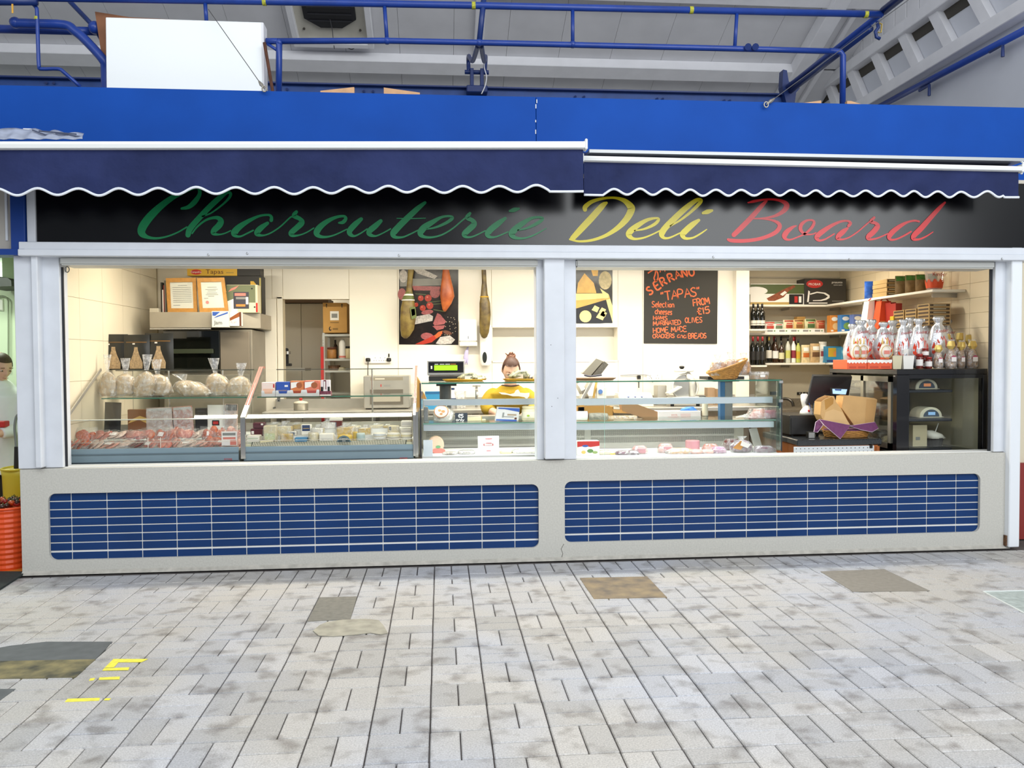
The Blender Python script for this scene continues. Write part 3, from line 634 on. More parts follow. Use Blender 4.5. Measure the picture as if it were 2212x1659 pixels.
# folded dust sheet lying on the casing of the awning
t = thing('folded_sheet', 'crumpled grey plastic sheet lying on the awning casing', 'sheet', W(80, 300, -.3))
GS = mat('grey_sheet', 'A9B1C4', .5, noise=(14, .25))
def fold(u,v):
    px = -60 + 240*u; top = 278 + 11*max(0,(u - .45))/.55 + 2.0*math.sin(u*31)
    p = W(px,top + (301 - top)*v,-.22 - .12*v); p.y += .012*math.sin(u*40 + 3*v); return p
B().grid(fold, 40, 5).build('sheet', GS, t, smooth=True, solid=.003)
B().prism([W(50, 277, -.21), W(78, 278, -.21), W(77, 283, -.21), W(49, 282, -.21)], (0, .004, 0)).build('white_flap', RWHITE, t)
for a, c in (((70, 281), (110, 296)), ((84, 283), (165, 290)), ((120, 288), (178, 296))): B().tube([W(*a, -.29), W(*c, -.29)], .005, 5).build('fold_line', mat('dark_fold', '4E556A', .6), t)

# ------------------------------------------------------------------ gable wall of the hall: boards, lattice beam, pipe on brackets
XW = 4.72
def XF(px,py,X=XW):
    d = ray(px,py); t = X/d.x; return Vector((X,-D0 + d.y*t,CAMH + d.z*t))
gw = struct(B().bx(XW, XW + .12, .06, 9, 3.2, 8.5), 'wall_gable', mat('white_plaster', 'DADDE4', .7, noise=(2, .04)))
zt1,zb1_ = XF(2212,-115).z,XF(2212,38).z
zA = [XF(1900,py).z for py in (0,)]
# lattice chords are horizontal, parallel to the wall
def chord(py_top, py_bot, px, name='chord', x0=-.10):
    a,c = XF(px,py_top),XF(px,py_bot); B().bx(XW + x0,XW,.06,XF(1726,215).y,c.z,a.z).build(name,RWHITE,gw,bev=.006)
    return c.z,a.z
zc = chord(62, 87, 1950, x0=-.12)                     # top chord
zd = chord(110, 138, 2050, x0=-.12)                    # bottom chord
zu = zc[1]
y = .1; b = None; ymax = XF(1726,215).y
while y < ymax - .1:
    B().add([(XW + dx, yy, z) for dx in (-.08, -.005) for yy, z in ((y, zd[1]), (y + .13, zd[1]), (y + .38, zc[0]), (y + .25, zc[0]))], [(0,1,2,3),(4,7,6,5),(0,4,5,1),(1,5,6,2),(2,6,7,3),(3,7,4,0)]).build('lattice_post', RWHITE, gw)
    y += .52
B().bx(XW - .01, XW, .06, ymax, zc[0] - .10, zc[0]).build('painted_shadow', mat('painted_shadow_dark', '4B4740', .9), gw)  # dark strip under the top chord, its shadow put into the colour
y = .06
while y < ymax + 1.2:
    B().bx(XW - .02, XW - .002, y, y + .20, zu, zu + 1.6).build('cladding_board', RWHITE, gw, bev=.004); y += .215
p0,p1_ = XF(2212,66,XW - .09),XF(1908,226,XW - .09); d = p0 - p1_
wp = thing('wall_pipe', 'long blue pipe on brackets along the white gable wall', 'pipe', p1_)
B().tube([p1_ - d*.3, p0 + d*.05], .03, 10).build('pipe', PB, wp, smooth=True)
for px,py in ((2138,112),(1986,196)):
    q = XF(px, py, XW - .09); B().tube([q, q + Vector((0, -.16, -.0)), q + Vector((0, -.16, -.10))], .014, 8).build('pipe_bracket', PBD, wp)

# opposite side of the hall, behind the viewer: plain unseen stall fronts that darken the sign's reflection
struct(B().bx(-16, 16, -13.4, -13.1, 0, 5.4), 'wall_opposite', mat('opposite_wall', '7F858E', .7))
# ================================================================== inside of the stall
XWL,XWR,YB,YA = -2.77,4.44,2.40,2.83
CREAMW = mat('cream_wall', 'EADFC6', .35, noise=(1.5, .03)); PANELW = mat('white_cladding', 'F3EDDF', .22, noise=(1.2, .02), spec=.5)
struct(B().bx(XWL - .1, XWR + .1, .02, 4.2, 2.62, 2.7), 'ceiling_stall', mat('stall_ceiling', 'EFEBE0', .6))
wl = struct(B().bx(XWL - .09, XWL - .006, .17, YB + .1, 0, 2.62), 'wall_left', mat('wall_backing', 'CFC3A6', .8))
def tiled(w,X0,X1,ys,zs,m,gap=.0015):
    for i in range(len(ys) - 1):
        for k in range(len(zs) - 1): B().bx(X0, X1, ys[i] + gap, ys[i+1] - gap, zs[k] + gap, zs[k+1] - gap).build('wall_tile', m, w)
tiled(wl,XWL - .006,XWL,[.2 + .434*i for i in range(6)],[.7 + .32*k for k in range(7)],CREAMW)
wr = struct(B().bx(XWR + .006, XWR + .09, .07, YA + .1, 0, 2.62), 'wall_right', mat('wall_backing'))
CREAMR = mat('cream_tile', 'EBDBBB', .3, noise=(2, .03))
tiled(wr,XWR,XWR + .006,[.07 + .25*i for i in range(12)],[.6 + .125*k for k in range(16)],CREAMR)
# back wall of cladding panels, with the storeroom opening
XD0,XD1,ZD = PX(612,YB,700),PX(755,YB,700),PZ(680,646,YB)
XP0,XP1 = PX(1583,YB,660),PX(1619,YB - .1,660)
XN0,XN1,ZN0,ZN1 = PX(1064,YB,740),PX(1334,YB,740),PZ(1200,779,YB),PZ(1200,707,YB)
wbk = struct(B().bx(XWL - .1, XD0, YB + .006, YB + .1, 0, 2.62).bx(XD1, XN0 - .013, YB + .006, YB + .1, 0, 2.62).bx(XN1 + .013, XP1, YB + .006, YB + .1, 0, 2.62).bx(XN0 - .013, XN1 + .013, YB + .006, YB + .1, ZN1 + .013, 2.62).bx(XN0 - .013, XN1 + .013, YB + .006, YB + .1, 0, ZN0 - .016).bx(XN0 - .05, XN1 + .05, YB + .2, YB + .3, ZN0 - .1, ZN1 + .1).bx(XD0, XD1, YB + .006, YB + .1, ZD, 2.62), 'wall_back', mat('wall_backing'))
def panel(px0,px1,z0,z1,x0=None,x1=None):
    a = PX(px0,YB,660) if x0 is None else x0; c = PX(px1,YB,660) if x1 is None else x1
    B().bx(a + .002, c - .002, YB, YB + .006, z0, z1).build('wall_panel', PANELW, wbk)
panel(0,588,0,2.6,x0=XWL); panel(588,0,0,2.6,x1=XD0); panel(755,0,0,2.6,x1=PX(859,YB,660),x0=XD1); panel(612,755,ZD,2.6,XD0,XD1)
panel(859,1062,0,2.6); panel(1335,1388,0,2.6); panel(1388,1584,0,2.6)
for a,c in ((1062,1240),(1240,1335)): panel(a,c,ZN1,2.6); panel(a,c,0,ZN0)
for b in (B().bx(XN0, XN1, YB - .01, YB + .2, ZN0 - .015, ZN0), B().bx(XN0, XN1, YB + .006, YB + .2, ZN1, ZN1 + .012), B().bx(XN0 - .012, XN0, YB - .004, YB + .2, ZN0, ZN1), B().bx(XN1, XN1 + .012, YB - .004, YB + .2, ZN0, ZN1)): b.build('niche_board', PANELW, wbk)
B().bx(XN0, XN1, YB + .19, YB + .2, ZN0, ZN1).build('niche_back', mat('niche_grey', 'D9D5CB', .4), wbk)
d1 = struct(B().bx(XD0 - .055, XD0 - .002, YB - .03, YB + .12, 0, ZD + .02).bx(XD0 - .055, XD0 + .0, YB - .03, YB + .02, ZD, ZD + .025), 'door_1', mat('door_white', 'EDE6D6', .4), bev=.004)
B().bx(XD0 - .22, XD0 - .06, YB - .045, YB - .012, 0, ZD + .0).build('door_leaf', mat('door_white'), d1, bev=.004)
B().cyl((XD0 - .085, YB - .05, 1.02), (XD0 - .085, YB - .09, 1.02), .012).build('door_handle', HOOK, d1)
pil = struct(B().bx(XP0, XP1, YB - .10, YA, 0, 2.62), 'wall_pilaster', PANELW, bev=.003)
walc = struct(B().bx(XP1, XWR + .1, YA, YA + .1, 0, 2.62), 'wall_alcove', mat('alcove_wall', 'E6DCC4', .5, noise=(2, .03)))
B().bx(XP1, XWR, YA - .02, YA, PZ(1700, 601, YA), PZ(1700, 598, YA)).build('rail', mat('alcove_rail', 'C9C2B0', .6), walc)
# storeroom
sb = struct(B().bx(XD0 - .5, XD1 + .6, 3.75, 3.85, 0, 2.62).bx(XD0 - .6, XD0 - .5, YB + .1, 3.85, 0, 2.62).bx(XD1 + .6, XD1 + .7, YB + .1, 3.85, 0, 2.62), 'wall_storeroom', mat('store_wall', 'CFC9B8', .6))
CAB = mat('grey_cabinet', 'B9B4A8', .5)
t = thing('tall_cabinet', 'tall grey cabinet with two doors in the storeroom behind the opening', 'cabinet', (PX(655, 3.3), 3.3, 0))
xa,xb,xc = PX(600,3.3),PX(652,3.3),PX(712,3.3); zc_ = PZ(650,655,3.3)
B().bx(xa, xc, 3.32, 3.7, 0, zc_).build('body', CAB, t)
for a, c in ((xa, xb), (xb, xc)): B().bx(a + .002, c - .002, 3.298, 3.318, .05, zc_ - .005).build('door', CAB, t, bev=.003)
B().bx(xa, xc, 3.25, 3.7, zc_ + .002, zc_ + .05).build('cornice', mat('dark_brown', '4A3620', .7), t)
t = thing('coffee_grinder', 'small dark appliance on a ledge at the storeroom jamb', 'appliance', W(620, 792, 2.75))
c = W(618, 790, 2.75); B().box(c + Vector((0, 0, .01)), (.10, .12, .03)).build('base', BLACKM, t, bev=.005); B().box(c + Vector((-.01, .03, .10)), (.06, .05, .17)).build('column', BLACKM, t, bev=.01)
B().cyl(c + Vector((.02, -.02, .12)), c + Vector((.02, -.02, .15)), .03).build('head', mat('steel', 'B5B2AA', .3, .9), t)
STL = mat('steel')
solo(B().bx(XD0 - .02, XD0 + .18, 2.55, 2.95, PZ(618, 795, 2.75) - .03, PZ(618, 795, 2.75) - .002), 'wall_ledge', STL, 'narrow steel ledge on the storeroom wall', 'shelf')
t = thing('metal_rack', 'grey slotted steel rack with packed shelves in the storeroom', 'rack', (PX(730, 2.75), 2.75, 0))
xr0,xr1,zr = PX(700,2.6),PX(775,2.6),PZ(725,719,2.6)
RG = mat('rack_grey', 'B3B3AC', .45, .3)
for x in (xr0,xr1):
    for y in (2.6, 3.0): B().bx(x - .012, x + .012, y - .012, y + .012, 0, zr).build('upright', RG, t)
for k,py in enumerate((722,775,800,850,900)):
    z = PZ(725, py, 2.6); B().bx(xr0, xr1, 2.59, 3.01, z - .022, z).build('shelf', RG, t, bev=.002)
for k in range(6):
    z = PZ(725, 735 + k*6, 2.587); B().cyl((xr0 - .004, 2.586, z), (xr0 - .004, 2.594, z), .003, n=6).build('slot', BLACKM, t)
KR = mat('kraft', 'C0924E', .75, noise=(8, .08)); KRD = mat('kraft_dark', '8A6A3A', .8, noise=(8, .1))

# ================================================================== generic goods
def prints(t,x0,x1,z0,z1,y,specs):
    """flat print on a front face: (u0,u1,v0,v1,mat) patches or ('txt',u,v,size,mat)"""
    for i,s in enumerate(specs):
        if s[0] == 'txt':
            text(s[1],s[4]*(z1 - z0),s[5],t,(x0 + s[2]*(x1 - x0),y - .0012,z0 + s[3]*(z1 - z0)),sx=s[6] if len(s) > 6 else 1)
        elif s[0] == 'el':
            _,u,v,ru,rv,m = s
            B().poly([(x0 + (u + ru*math.cos(a))*(x1 - x0), y - .0006 - i*.0001, z0 + (v + rv*math.sin(a))*(z1 - z0)) for a in [2*math.pi*k/20 for k in range(20)]]).build('printed_shape', m, t)
        elif s[0] == 'pg':
            B().poly([(x0 + u*(x1 - x0), y - .0006 - i*.0001, z0 + v*(z1 - z0)) for u, v in s[1]]).build('printed_shape', s[2], t)
        else:
            u0,u1,v0,v1,m = s
            B().quad(*[(x0 + u*(x1 - x0), y - .0006 - i*.0001, z0 + v*(z1 - z0)) for u, v in ((u0, v0), (u1, v0), (u1, v1), (u0, v1))]).build('printed_panel', m, t)
def carton(name,label,cat,px0,px1,pyt,z0,Y,dep,m,specs=(),group=None,lid=None,bev=.002):
    """box whose front face spans px0..px1 and reaches up to row pyt, standing on z0 at depth Y"""
    pm = (px0 + px1)/2; x0,x1 = PX(px0,Y,pyt),PX(px1,Y,pyt); z1 = PZ(pm,pyt,Y)
    t = thing(name,label,cat,((x0 + x1)/2,Y + dep/2,z0),group)
    B().bx(x0, x1, Y, Y + dep, z0, z1).build('box_body', m, t, bev=bev)
    if lid is not None: B().bx(x0 - .001, x1 + .001, Y - .001, Y + dep + .001, z1 - .22*(z1 - z0), z1 + .001).build('box_lid', lid, t)
    prints(t,x0,x1,z0,z1,Y,specs); return t
FILM = clear('clear_film', f0=.10, haze=.16, crinkle=38, rough=.08); FILM2 = clear('cloudy_film', f0=.08, haze=.20, crinkle=34, rough=.12); FILM3 = clear('pack_film', f0=.08, haze=.07, crinkle=55, rough=.1)
PANE = clear('glass_pane', tint=(.975, .99, .98), f0=.035); PANE_G = clear('glass_shelf_pane', tint=(.93, .975, .955), f0=.05)
GEDGE = mat('glass_edge', '3F7A66', .15, coat=.5); GEDGE_L = mat('glass_edge_pale', 'A9CFC4', .15)
def film_bag(name, label, px0, px1, pyt, pyb, z0, Y, content, film=FILM, tilt=0, neck=.62, group=None, cat='bag', cname='contents', flare=.34, tie=None, lump=.08):
    """clear bag gathered above its contents: contents, film, optional tie"""
    s = S(Y); x = PX((px0 + px1)/2,Y,pyb); w = (px1 - px0)*s/2; h = (pyb - pyt)*s; t = thing(name,label,cat,(x,Y,z0),group)
    hb = h*neck; dx = tilt*w
    secs = [((x,Y,z0 + .004),w*.72,w*.5),((x,Y,z0 + hb*.18),w*.9,w*.62),((x + dx*.3,Y,z0 + hb*.5),w*.88,w*.6),((x + dx*.6,Y,z0 + hb*.8),w*.66,w*.45),((x + dx*.8,Y,z0 + hb*.95),w*.32,w*.25)]
    B().loft(secs,12,lump).build(cname,content,t,smooth=True)
    secs = [((x,Y,z0 + .001),w*.85,w*.6),((x,Y,z0 + hb*.15),w,w*.7),((x + dx*.3,Y,z0 + hb*.55),w*.97,w*.68),((x + dx*.6,Y,z0 + hb*.86),w*.66,w*.5),((x + dx*.85,Y,z0 + hb),w*.16,w*.13),
            ((x + dx,Y,z0 + hb + (h - hb)*.4),w*flare*.8,w*.16),((x + dx*1.15,Y,z0 + h),w*flare*1.25,w*.2)]
    B().loft(secs, 18, .10).build('film', film, t, smooth=False)
    if tie: B().tube([(x + dx*.85 + w*.17*math.cos(a), Y + w*.14*math.sin(a), z0 + hb) for a in [2*math.pi*k/10 for k in range(10)]], .003, 5, closed=True).build('tie', tie, t)
    return t
def pillow(name, label, cat, c, w, h, d, m, specs=(), rot=0, lean=0, group=None, smooth=True, crimp=True, pname='pouch'):
    """flat-ish pillow pack standing up, c = bottom centre"""
    c = Vector(c); t = thing(name, label, cat, c, group); R = Matrix.Rotation(rot, 3, 'Y') @ Matrix.Rotation(-lean, 3, 'X')
    def f(u,v,sg):
        e = (math.sin(math.pi*min(max(u,0),1))**.6)*(math.sin(math.pi*(.04 + .92*v))**.5)
        return c + R @ Vector(((u - .5)*w,sg*d/2*e + .003*math.sin(9*u + 7*v)*e,v*h))
    b = B(); b.grid(lambda u,v: f(u,v,-1),10,8); b.grid(lambda u,v: f(1 - u,v,1),10,8); b.build(pname,m,t,smooth=smooth)
    for i, (u0, u1, v0, v1, mm) in enumerate([q for q in specs if q[0] != 'txt']):
        B().grid(lambda u, v: f(u0 + (u1 - u0)*u, v0 + (v1 - v0)*v, -1) + R @ Vector((0, -.0015 - .0004*i, 0)), 6, 5).build('printed_panel', mm, t, smooth=True)
    for q in specs:
        if q[0] == 'txt':
            p = c + R @ Vector(((q[2] - .5)*w,-d/2 - .002,q[3]*h)); text(q[1],q[4]*h,q[5],t,p,xdir=R @ Vector((1,0,0)),zdir=R @ Vector((0,0,1)))
    return t
def bottle(name, label, c, h, r, glass, cap, lab=None, lab2=None, group=None, cat='bottle', shoulder=.62, neckr=.34, labz=(.18, .48)):
    c = Vector(c); t = thing(name,label,cat,c,group)
    B().lathe([(r*.9, 0), (r, .01), (r, h*shoulder), (r*.85, h*(shoulder + .07)), (r*neckr*1.1, h*(shoulder + .17)), (r*neckr, h*.9), (r*neckr, h*.97)], c, 12).build('bottle_body', glass, t, smooth=True)
    B().lathe([(r*neckr*1.12, h*.84), (r*neckr*1.14, h*.995), (r*neckr*.8, h)], c, 10).build('cap', cap, t, smooth=True)
    if lab: B().lathe([(r*1.015, h*labz[0]), (r*1.015, h*labz[1])], c, 12, cap0=False, cap1=False).build('paper_label', lab, t, smooth=True)
    if lab2: B().lathe([(r*1.025, h*(labz[0] + .06)), (r*1.025, h*(labz[1] - .12))], c, 12, cap0=False, cap1=False).build('label_band', lab2, t, smooth=True)
    return t
def jar(name, label, c, h, r, content, lid, lab=None, group=None, cat='jar'):
    c = Vector(c); t = thing(name,label,cat,c,group)
    B().lathe([(r*.92, .001), (r, h*.06), (r, h*.74), (r*.86, h*.83)], c, 12).build('glass_body', content, t, smooth=True)
    B().lathe([(r*.92, h*.82), (r*.94, h*.98), (r*.85, h)], c, 12).build('lid', lid, t, smooth=True)
    if lab: B().lathe([(r*1.02, h*.2), (r*1.02, h*.62)], c, 12, cap0=False, cap1=False).build('paper_label', lab, t, smooth=True)
    return t
# ================================================================== glass counters
ORD = ['first', 'second', 'third', 'fourth', 'fifth', 'sixth', 'seventh', 'eighth', 'ninth', 'tenth', 'eleventh', 'twelfth', 'thirteenth', 'fourteenth', 'fifteenth', 'sixteenth', 'seventeenth', 'eighteenth', 'nineteenth', 'twentieth']
BGREY = mat('counter_bluegrey', '7E929C', .4, noise=(4, .06)); CHROME = mat('chrome', 'C9C8C4', .22, .9); DSTR = mat('dark_strip', '23262B', .5)
SSTEEL = mat('brushed_steel', 'B9B5AC', .38, .6, noise=(9, .08)); REDT = mat('red_mark', 'C3232E', .5); TAPE = mat('brown_tape', 'A9685A', .5); DECKW = mat('deck_white', 'E6E6E2', .4)
YF, YT = .27, .92                                     # front glass and top edge depths of the sloping cabinets
ZK,ZTOP,ZSH,ZDK = PZ(330,906,YF),PZ(400,799,YT),PZ(330,859,.64),PZ(330,968,YF)
def slope_cabinet(label,px0,px1,first,zbot):
    x0, x1 = PX(px0, YF, 950), PX(px1, YF, 950); t = thing('display_cabinet', label, 'display cabinet', ((x0 + x1)/2, .7, 0))
    B().bx(x0, x1, YF + .01, 1.05, .02, ZDK - .03).build('base_body', mat('base_grey', '8D938F', .5), t)
    B().bx(x0, x1, YF - .004, YF + .009, .70, ZDK + .0).build('front_panel', BGREY, t, bev=.003)
    B().bx(x0, x1, YF - .012, YF - .004, ZDK - .045, ZDK - .038).build('panel_groove', mat('groove', '5F6F78', .5), t)
    B().bx(x0, x1, YF - .01, YF - .004, .745, zbot).build('bottom_strip', DSTR, t)
    B().bx(x0, x1, YF + .009, 1.05, ZDK - .03, ZDK - .012).build('deck', DECKW, t)
    B().bx(x0, x1, 1.03, 1.05, ZDK - .03, ZDK + .12).build('rear_sill', SSTEEL, t)
    B().quad((x0 + .01, YF, ZDK), (x1 - .01, YF, ZDK), (x1 - .01, YF, ZK), (x0 + .01, YF, ZK)).build('lower_glass', PANE, t)
    B().quad((x0 + .01, YF, ZK), (x1 - .01, YF, ZK), (x1 - .01, YT, ZTOP), (x0 + .01, YT, ZTOP)).build('sloping_glass', PANE, t)
    B().tube([(x0 + .01, YF - .001, ZK), (x1 - .01, YF - .001, ZK)], .0045, 6).build('glass_bend', mat('glass_bend', 'CFD2C4', .15, .3) if first else mat('bright_bend', 'EDEBDD', .15, .4), t)
    B().tube([(x0 + .01, YF - .003, ZDK + .045), (x1 - .01, YF - .003, ZDK + .045)], .0022, 5).build('ticket_rail', CHROME, t)
    xs = PX(222 if first else 557,.66,858)
    B().bx(xs, x1 - .02, .64, 1.06, ZSH - .008, ZSH).build('glass_shelf', PANE_G, t); B().bx(xs, x1 - .02, .634, .64, ZSH - .009, ZSH + .001).build('shelf_edge', GEDGE, t)
    B().bx(x0 + .12, x1 - .02, YT - .004, YT, ZTOP - .006, ZTOP + .001).build('top_edge', mat('edge_dark', '5B5A50', .3), t)
    for u in ((.33,.72) if first else (.70,)):
        x = xs + (x1 - xs)*u; B().cyl((x, 1.07, ZDK), (x, 1.07, ZTOP - .006), .007, n=8).build('shelf_post', CHROME, t)
    text('arneg', .022, REDT, t, (x1 - .075, YF - .0115, zbot + .012), sx=1.2)
    return t,x0,x1,xs
ca, A0, A1, AS = slope_cabinet('sloping glass deli cabinet nearest the cream side wall, heaped with meat packs', 140, 515, True, PZ(330, 997, YF))
cb, B0, B1, BS = slope_cabinet('sloping glass deli cabinet full of cheese with a slotted grille strip', 526, 893, False, PZ(700, 995, YF))
def end_frame(t, x, w=.024, name='end_frame', m=CHROME, tape=True):
    prof = [(YF - .006,.76),(YF - .006,ZK),(YT,ZTOP + .01),(YT + .06,ZTOP + .01)]
    for (ya,za),(yb,zb) in zip(prof[:2],prof[1:3]):
        d = Vector((0,yb - ya,zb - za)).normalized(); n = Vector((0,d.z,-d.y))*.012
        B().add([Vector((xx,y,z)) + n*s for xx in (x - w/2,x + w/2) for (y,z) in ((ya,za),(yb,zb)) for s in (-1,1)],[(0,1,3,2),(4,6,7,5),(0,4,5,1),(2,3,7,6),(0,2,6,4),(1,5,7,3)]).build(name,m,t)
    if tape:
        a,c = Vector((x,YF - .006,ZK)),Vector((x,YT,ZTOP + .01)); d = (c - a).normalized(); n = Vector((0,d.z,-d.y))
        p,q = a.lerp(c,.22) - n*.014,a.lerp(c,1) - n*.014
        for s in (-1,1):
            xx = x + s*w*.27; B().add([(xx - w*.2, p.y, p.z), (xx + w*.2, p.y, p.z), (xx + w*.2, q.y, q.z), (xx - w*.2, q.y, q.z)], [(0, 1, 2, 3)]).build('brown_tape', TAPE, t)
        B().bx(x - w*.5, x + w*.5, YT, YT + .06, ZTOP + .008, ZTOP + .022).build('brown_tape', TAPE, t)
end_frame(cb,B0 + .0,.034); end_frame(cb,B1 + .008,.018)
end_frame(ca,A0 + .006,.008,m=SSTEEL,tape=False)
# slotted grille along the front of the cheese deck
b = B(); n = 92
for i in range(n):
    x = B0 + .06 + (B1 - B0 - .12)*i/n; b.add([(x,YF + .012,ZDK + .002),(x + .006,YF + .012,ZDK + .002),(x + .009,YF + .05,ZDK + .032),(x + .003,YF + .05,ZDK + .032)],[(0,1,2,3)])
tag(b.build('grille_slots', mat('grille_bar_light', 'CDC9B6', .4), cb), kind='stuff'); B().quad((B0 + .05, YF + .011, ZDK + .001), (B1 - .05, YF + .011, ZDK + .001), (B1 - .05, YF + .05, ZDK + .030), (B0 + .05, YF + .05, ZDK + .030)).build('grille_back', mat('grille_dark', '5D6158', .6), cb)
for px in (533, 882): B().bx(PX(px, YF) - .02, PX(px, YF) + .02, YF + .004, YF + .03, ZDK, ZDK + .014).build('grille_end', mat('cream_plastic', 'C9C6A8', .5), cb)

# square glass counters
YS,YP = .30,.86
ZC3 = PZ(1050,826,YS);
def square_counter(label,px0,px1,ends,pys):
    x0, x1 = PX(px0, YS, 900), PX(px1, YS, 900); t = thing('glass_counter', label, 'display counter', ((x0 + x1)/2, .6, 0))
    ym = (px0 + px1)/2; zt = PZ(ym,pys[0],YS); zd = PZ(ym,985,YS)
    B().bx(x0, x1, YS + .005, 1.0, .02, zd).build('base_body', DECKW, t); B().bx(x0, x1, YS, 1.0, zd, zd + .004).build('deck', mat('lit_deck', 'F2F2F0', .35), t)
    B().quad((x0, YS, zd), (x1, YS, zd), (x1, YS, zt), (x0, YS, zt)).build('front_glass', PANE, t)
    B().bx(x0, x1, YS, .84, zt - .008, zt).build('top_glass', PANE_G, t); B().bx(x0, x1, YS - .004, YS, zt - .009, zt + .001).build('top_edge', GEDGE, t)
    ya = YS + .12; za0,za1 = PZ(ym,pys[2],ya),PZ(ym,pys[1],ya)
    B().bx(x0 + .01, x1 - .02, ya, ya + .04, za0, za1).build('light_profile', mat('satin_alu', 'C3CBD2', .35, .4), t, bev=.003)
    ye_ = YS + .06; zb = PZ(ym,pys[3],ye_); zb0,zb1 = PZ(ym,pys[5],ye_ + .01),PZ(ym,pys[4],ye_ + .01)
    B().bx(x0 + .01, x1 - .02, ye_, YP - .02, zb - .007, zb).build('glass_shelf', PANE_G, t); B().bx(x0 + .01, x1 - .02, ye_ - .004, ye_, zb - .008, zb + .001).build('shelf_edge', mat('edge_mid', '6F9C8C', .2), t)
    B().bx(x0 + .01, x1 - .03, ye_ + .01, ye_ + .05, zb0, zb1).build('lit_profile', mat('satin_alu'), t, bev=.003)
    lamp('shelf_led', 'AREA', ((x0 + x1)/2, ye_ + .03, zb0 - .004), 1.3*(x1 - x0), (.93, .97, 1), x1 - x0 - .1, .02); lamp('canopy_led', 'AREA', ((x0 + x1)/2, ya + .02, za0 - .004), 1.0*(x1 - x0), (.93, .97, 1), x1 - x0 - .1, .02)
    return t,x0,x1,zt,zd,zb
cc, C0, C1, ZCT, ZCD, ZCS = square_counter('square glass counter with cheeses, between the cheese cabinet and the middle post', 911, 1195, (1, 0), (826, 862, 875, 913, 915, 929))
cd_, E0, E1, ZET, ZED, ZES = square_counter('long square glass counter of hams, running from the middle post to the till', 1225, 1688, (0, 1), (822, 859, 873, 909, 913, 926))
def perforated(t,px0,px1,py_t,bands):
    x0,x1 = PX(px0,YP,940),PX(px1,YP,940); pm = (px0 + px1)/2; s = S(YP)
    PL = mat('perforated_steel', 'A7A49F', .45, .5)
    zt = PZ(pm, py_t, YP); B().bx(x0, x1, YP + .012, YP + .016, ZCD, zt).build('dark_backing', mat('vent_dark', '2B2A28', .8), t)
    prev = zt
    for (p0,p1,rows) in bands:
        za, zb = PZ(pm, p0, YP), PZ(pm, p1, YP); B().bx(x0, x1, YP, YP + .006, za, prev).build('solid_strip', PL, t)
        b = B(); h = (za - zb)/rows; w = h*1.0
        for r in range(rows): b.bx(x0,x1,YP + .001,YP + .006,za - r*h - h*.38,za - r*h)
        x = x0
        while x < x1: b.bx(x,x + w*.38,YP + .001,YP + .006,zb,za); x += w
        tag(b.build('perforated_mesh', PL, t), kind='stuff'); prev = zb
    B().bx(x0, x1, YP, YP + .006, ZCD, prev).build('solid_strip', PL, t)
perforated(cc,921,1186,929,((930,943,3),(949,960,3),(965,976,3)))
perforated(cd_,1230,1585,924,((926,939,3),(943,955,3),(962,974,3)))
B().bx(PX(1262, YP), PX(1276, YP), YP - .002, YP + .001, ZCD, PZ(1270, 924, YP)).build('bracket_strip', mat('perforated_steel'), cd_)
x = C0; B().bx(x - .012, x - .002, YS - .004, .9, .75, ZCT).build('end_glass', PANE, cc); B().bx(x - .014, x - .004, YS - .008, YS - .002, .745, ZCT).build('black_seam', DSTR, cc)
B().bx(PX(913, YS), PX(933, YS), YS + .01, YS + .02, ZCD, PZ(920, 951, YS)).build('white_board', mat('white_plastic', 'E3E9EF', .4), cc)
B().bx(C0 - .05, C0 - .028, YS - .01, .95, .745, PZ(905, 890, YS)).build('steel_end_post', CHROME, cc)
x = E1; B().bx(x - .004, x + .004, YS, .84, .75, ZET).build('end_glass', PANE_G, cd_); B().bx(x - .003, x + .005, YS - .005, YS, .745, ZET).build('black_seam', DSTR, cd_)
B().bx(x - .035, x - .006, YS - .003, YS + .02, .75, ZET - .01).build('glass_edge_strip', clear('green_strip', tint=(.8, .93, .88), f0=.1), cd_)
for z in (ZET - .01, (ZET + ZES)/2): B().bx(x - .02, x + .012, YS - .008, YS + .012, z - .02, z + .004).build('glass_clamp', CHROME, cd_, bev=.003)
B().bx(x + .004, x + .05, YS + .2, YS + .24, PZ(1690, 853, .5), PZ(1690, 846, .5)).build('hinge', DSTR, cd_)
for px in (1305,): B().quad((PX(px, YS), YS - .001, ZED), (PX(px, YS) + .003, YS - .001, ZED), (PX(px, YS) + .003, YS - .001, ZET), (PX(px, YS), YS - .001, ZET)).build('glass_joint', GEDGE_L, cd_)
# knife-like steel divider inside the counter end
B().add([W(1617, 926, .6), W(1635, 924, .6), W(1652, 984, .6), W(1634, 986, .6), W(1617, 926, .61), W(1635, 924, .61), W(1652, 984, .61), W(1634, 986, .61)], [(0,1,2,3),(7,6,5,4),(0,4,5,1),(1,5,6,2),(2,6,7,3),(3,7,4,0)]).build('divider', SSTEEL, cd_)

# steel worktop along the back
ZW = PZ(830, 884, 1.95); wt = thing('steel_worktop', 'long brushed steel worktop along the back wall behind the counters', 'worktop', (0, 2.1, 0))
wx0,wx1 = PX(566,1.7,890),PX(1683,1.7,890)
B().bx(wx0, wx1, 1.7, YB - .06, ZW - .04, ZW).build('top', SSTEEL, wt, bev=.004); B().bx(wx0, wx1, YB - .075, YB - .06, ZW, ZW + .09).build('upstand', SSTEEL, wt)
B().bx(wx0 + .05, wx1 - .05, 1.78, YB - .08, .5, .53).build('undershelf', SSTEEL, wt)
for x in [wx0 + .04 + (wx1 - wx0 - .08)*i/5 for i in range(6)]:
    for y in (1.76, YB - .12): B().bx(x - .02, x + .02, y - .02, y + .02, 0, ZW - .04).build('leg', SSTEEL, wt)

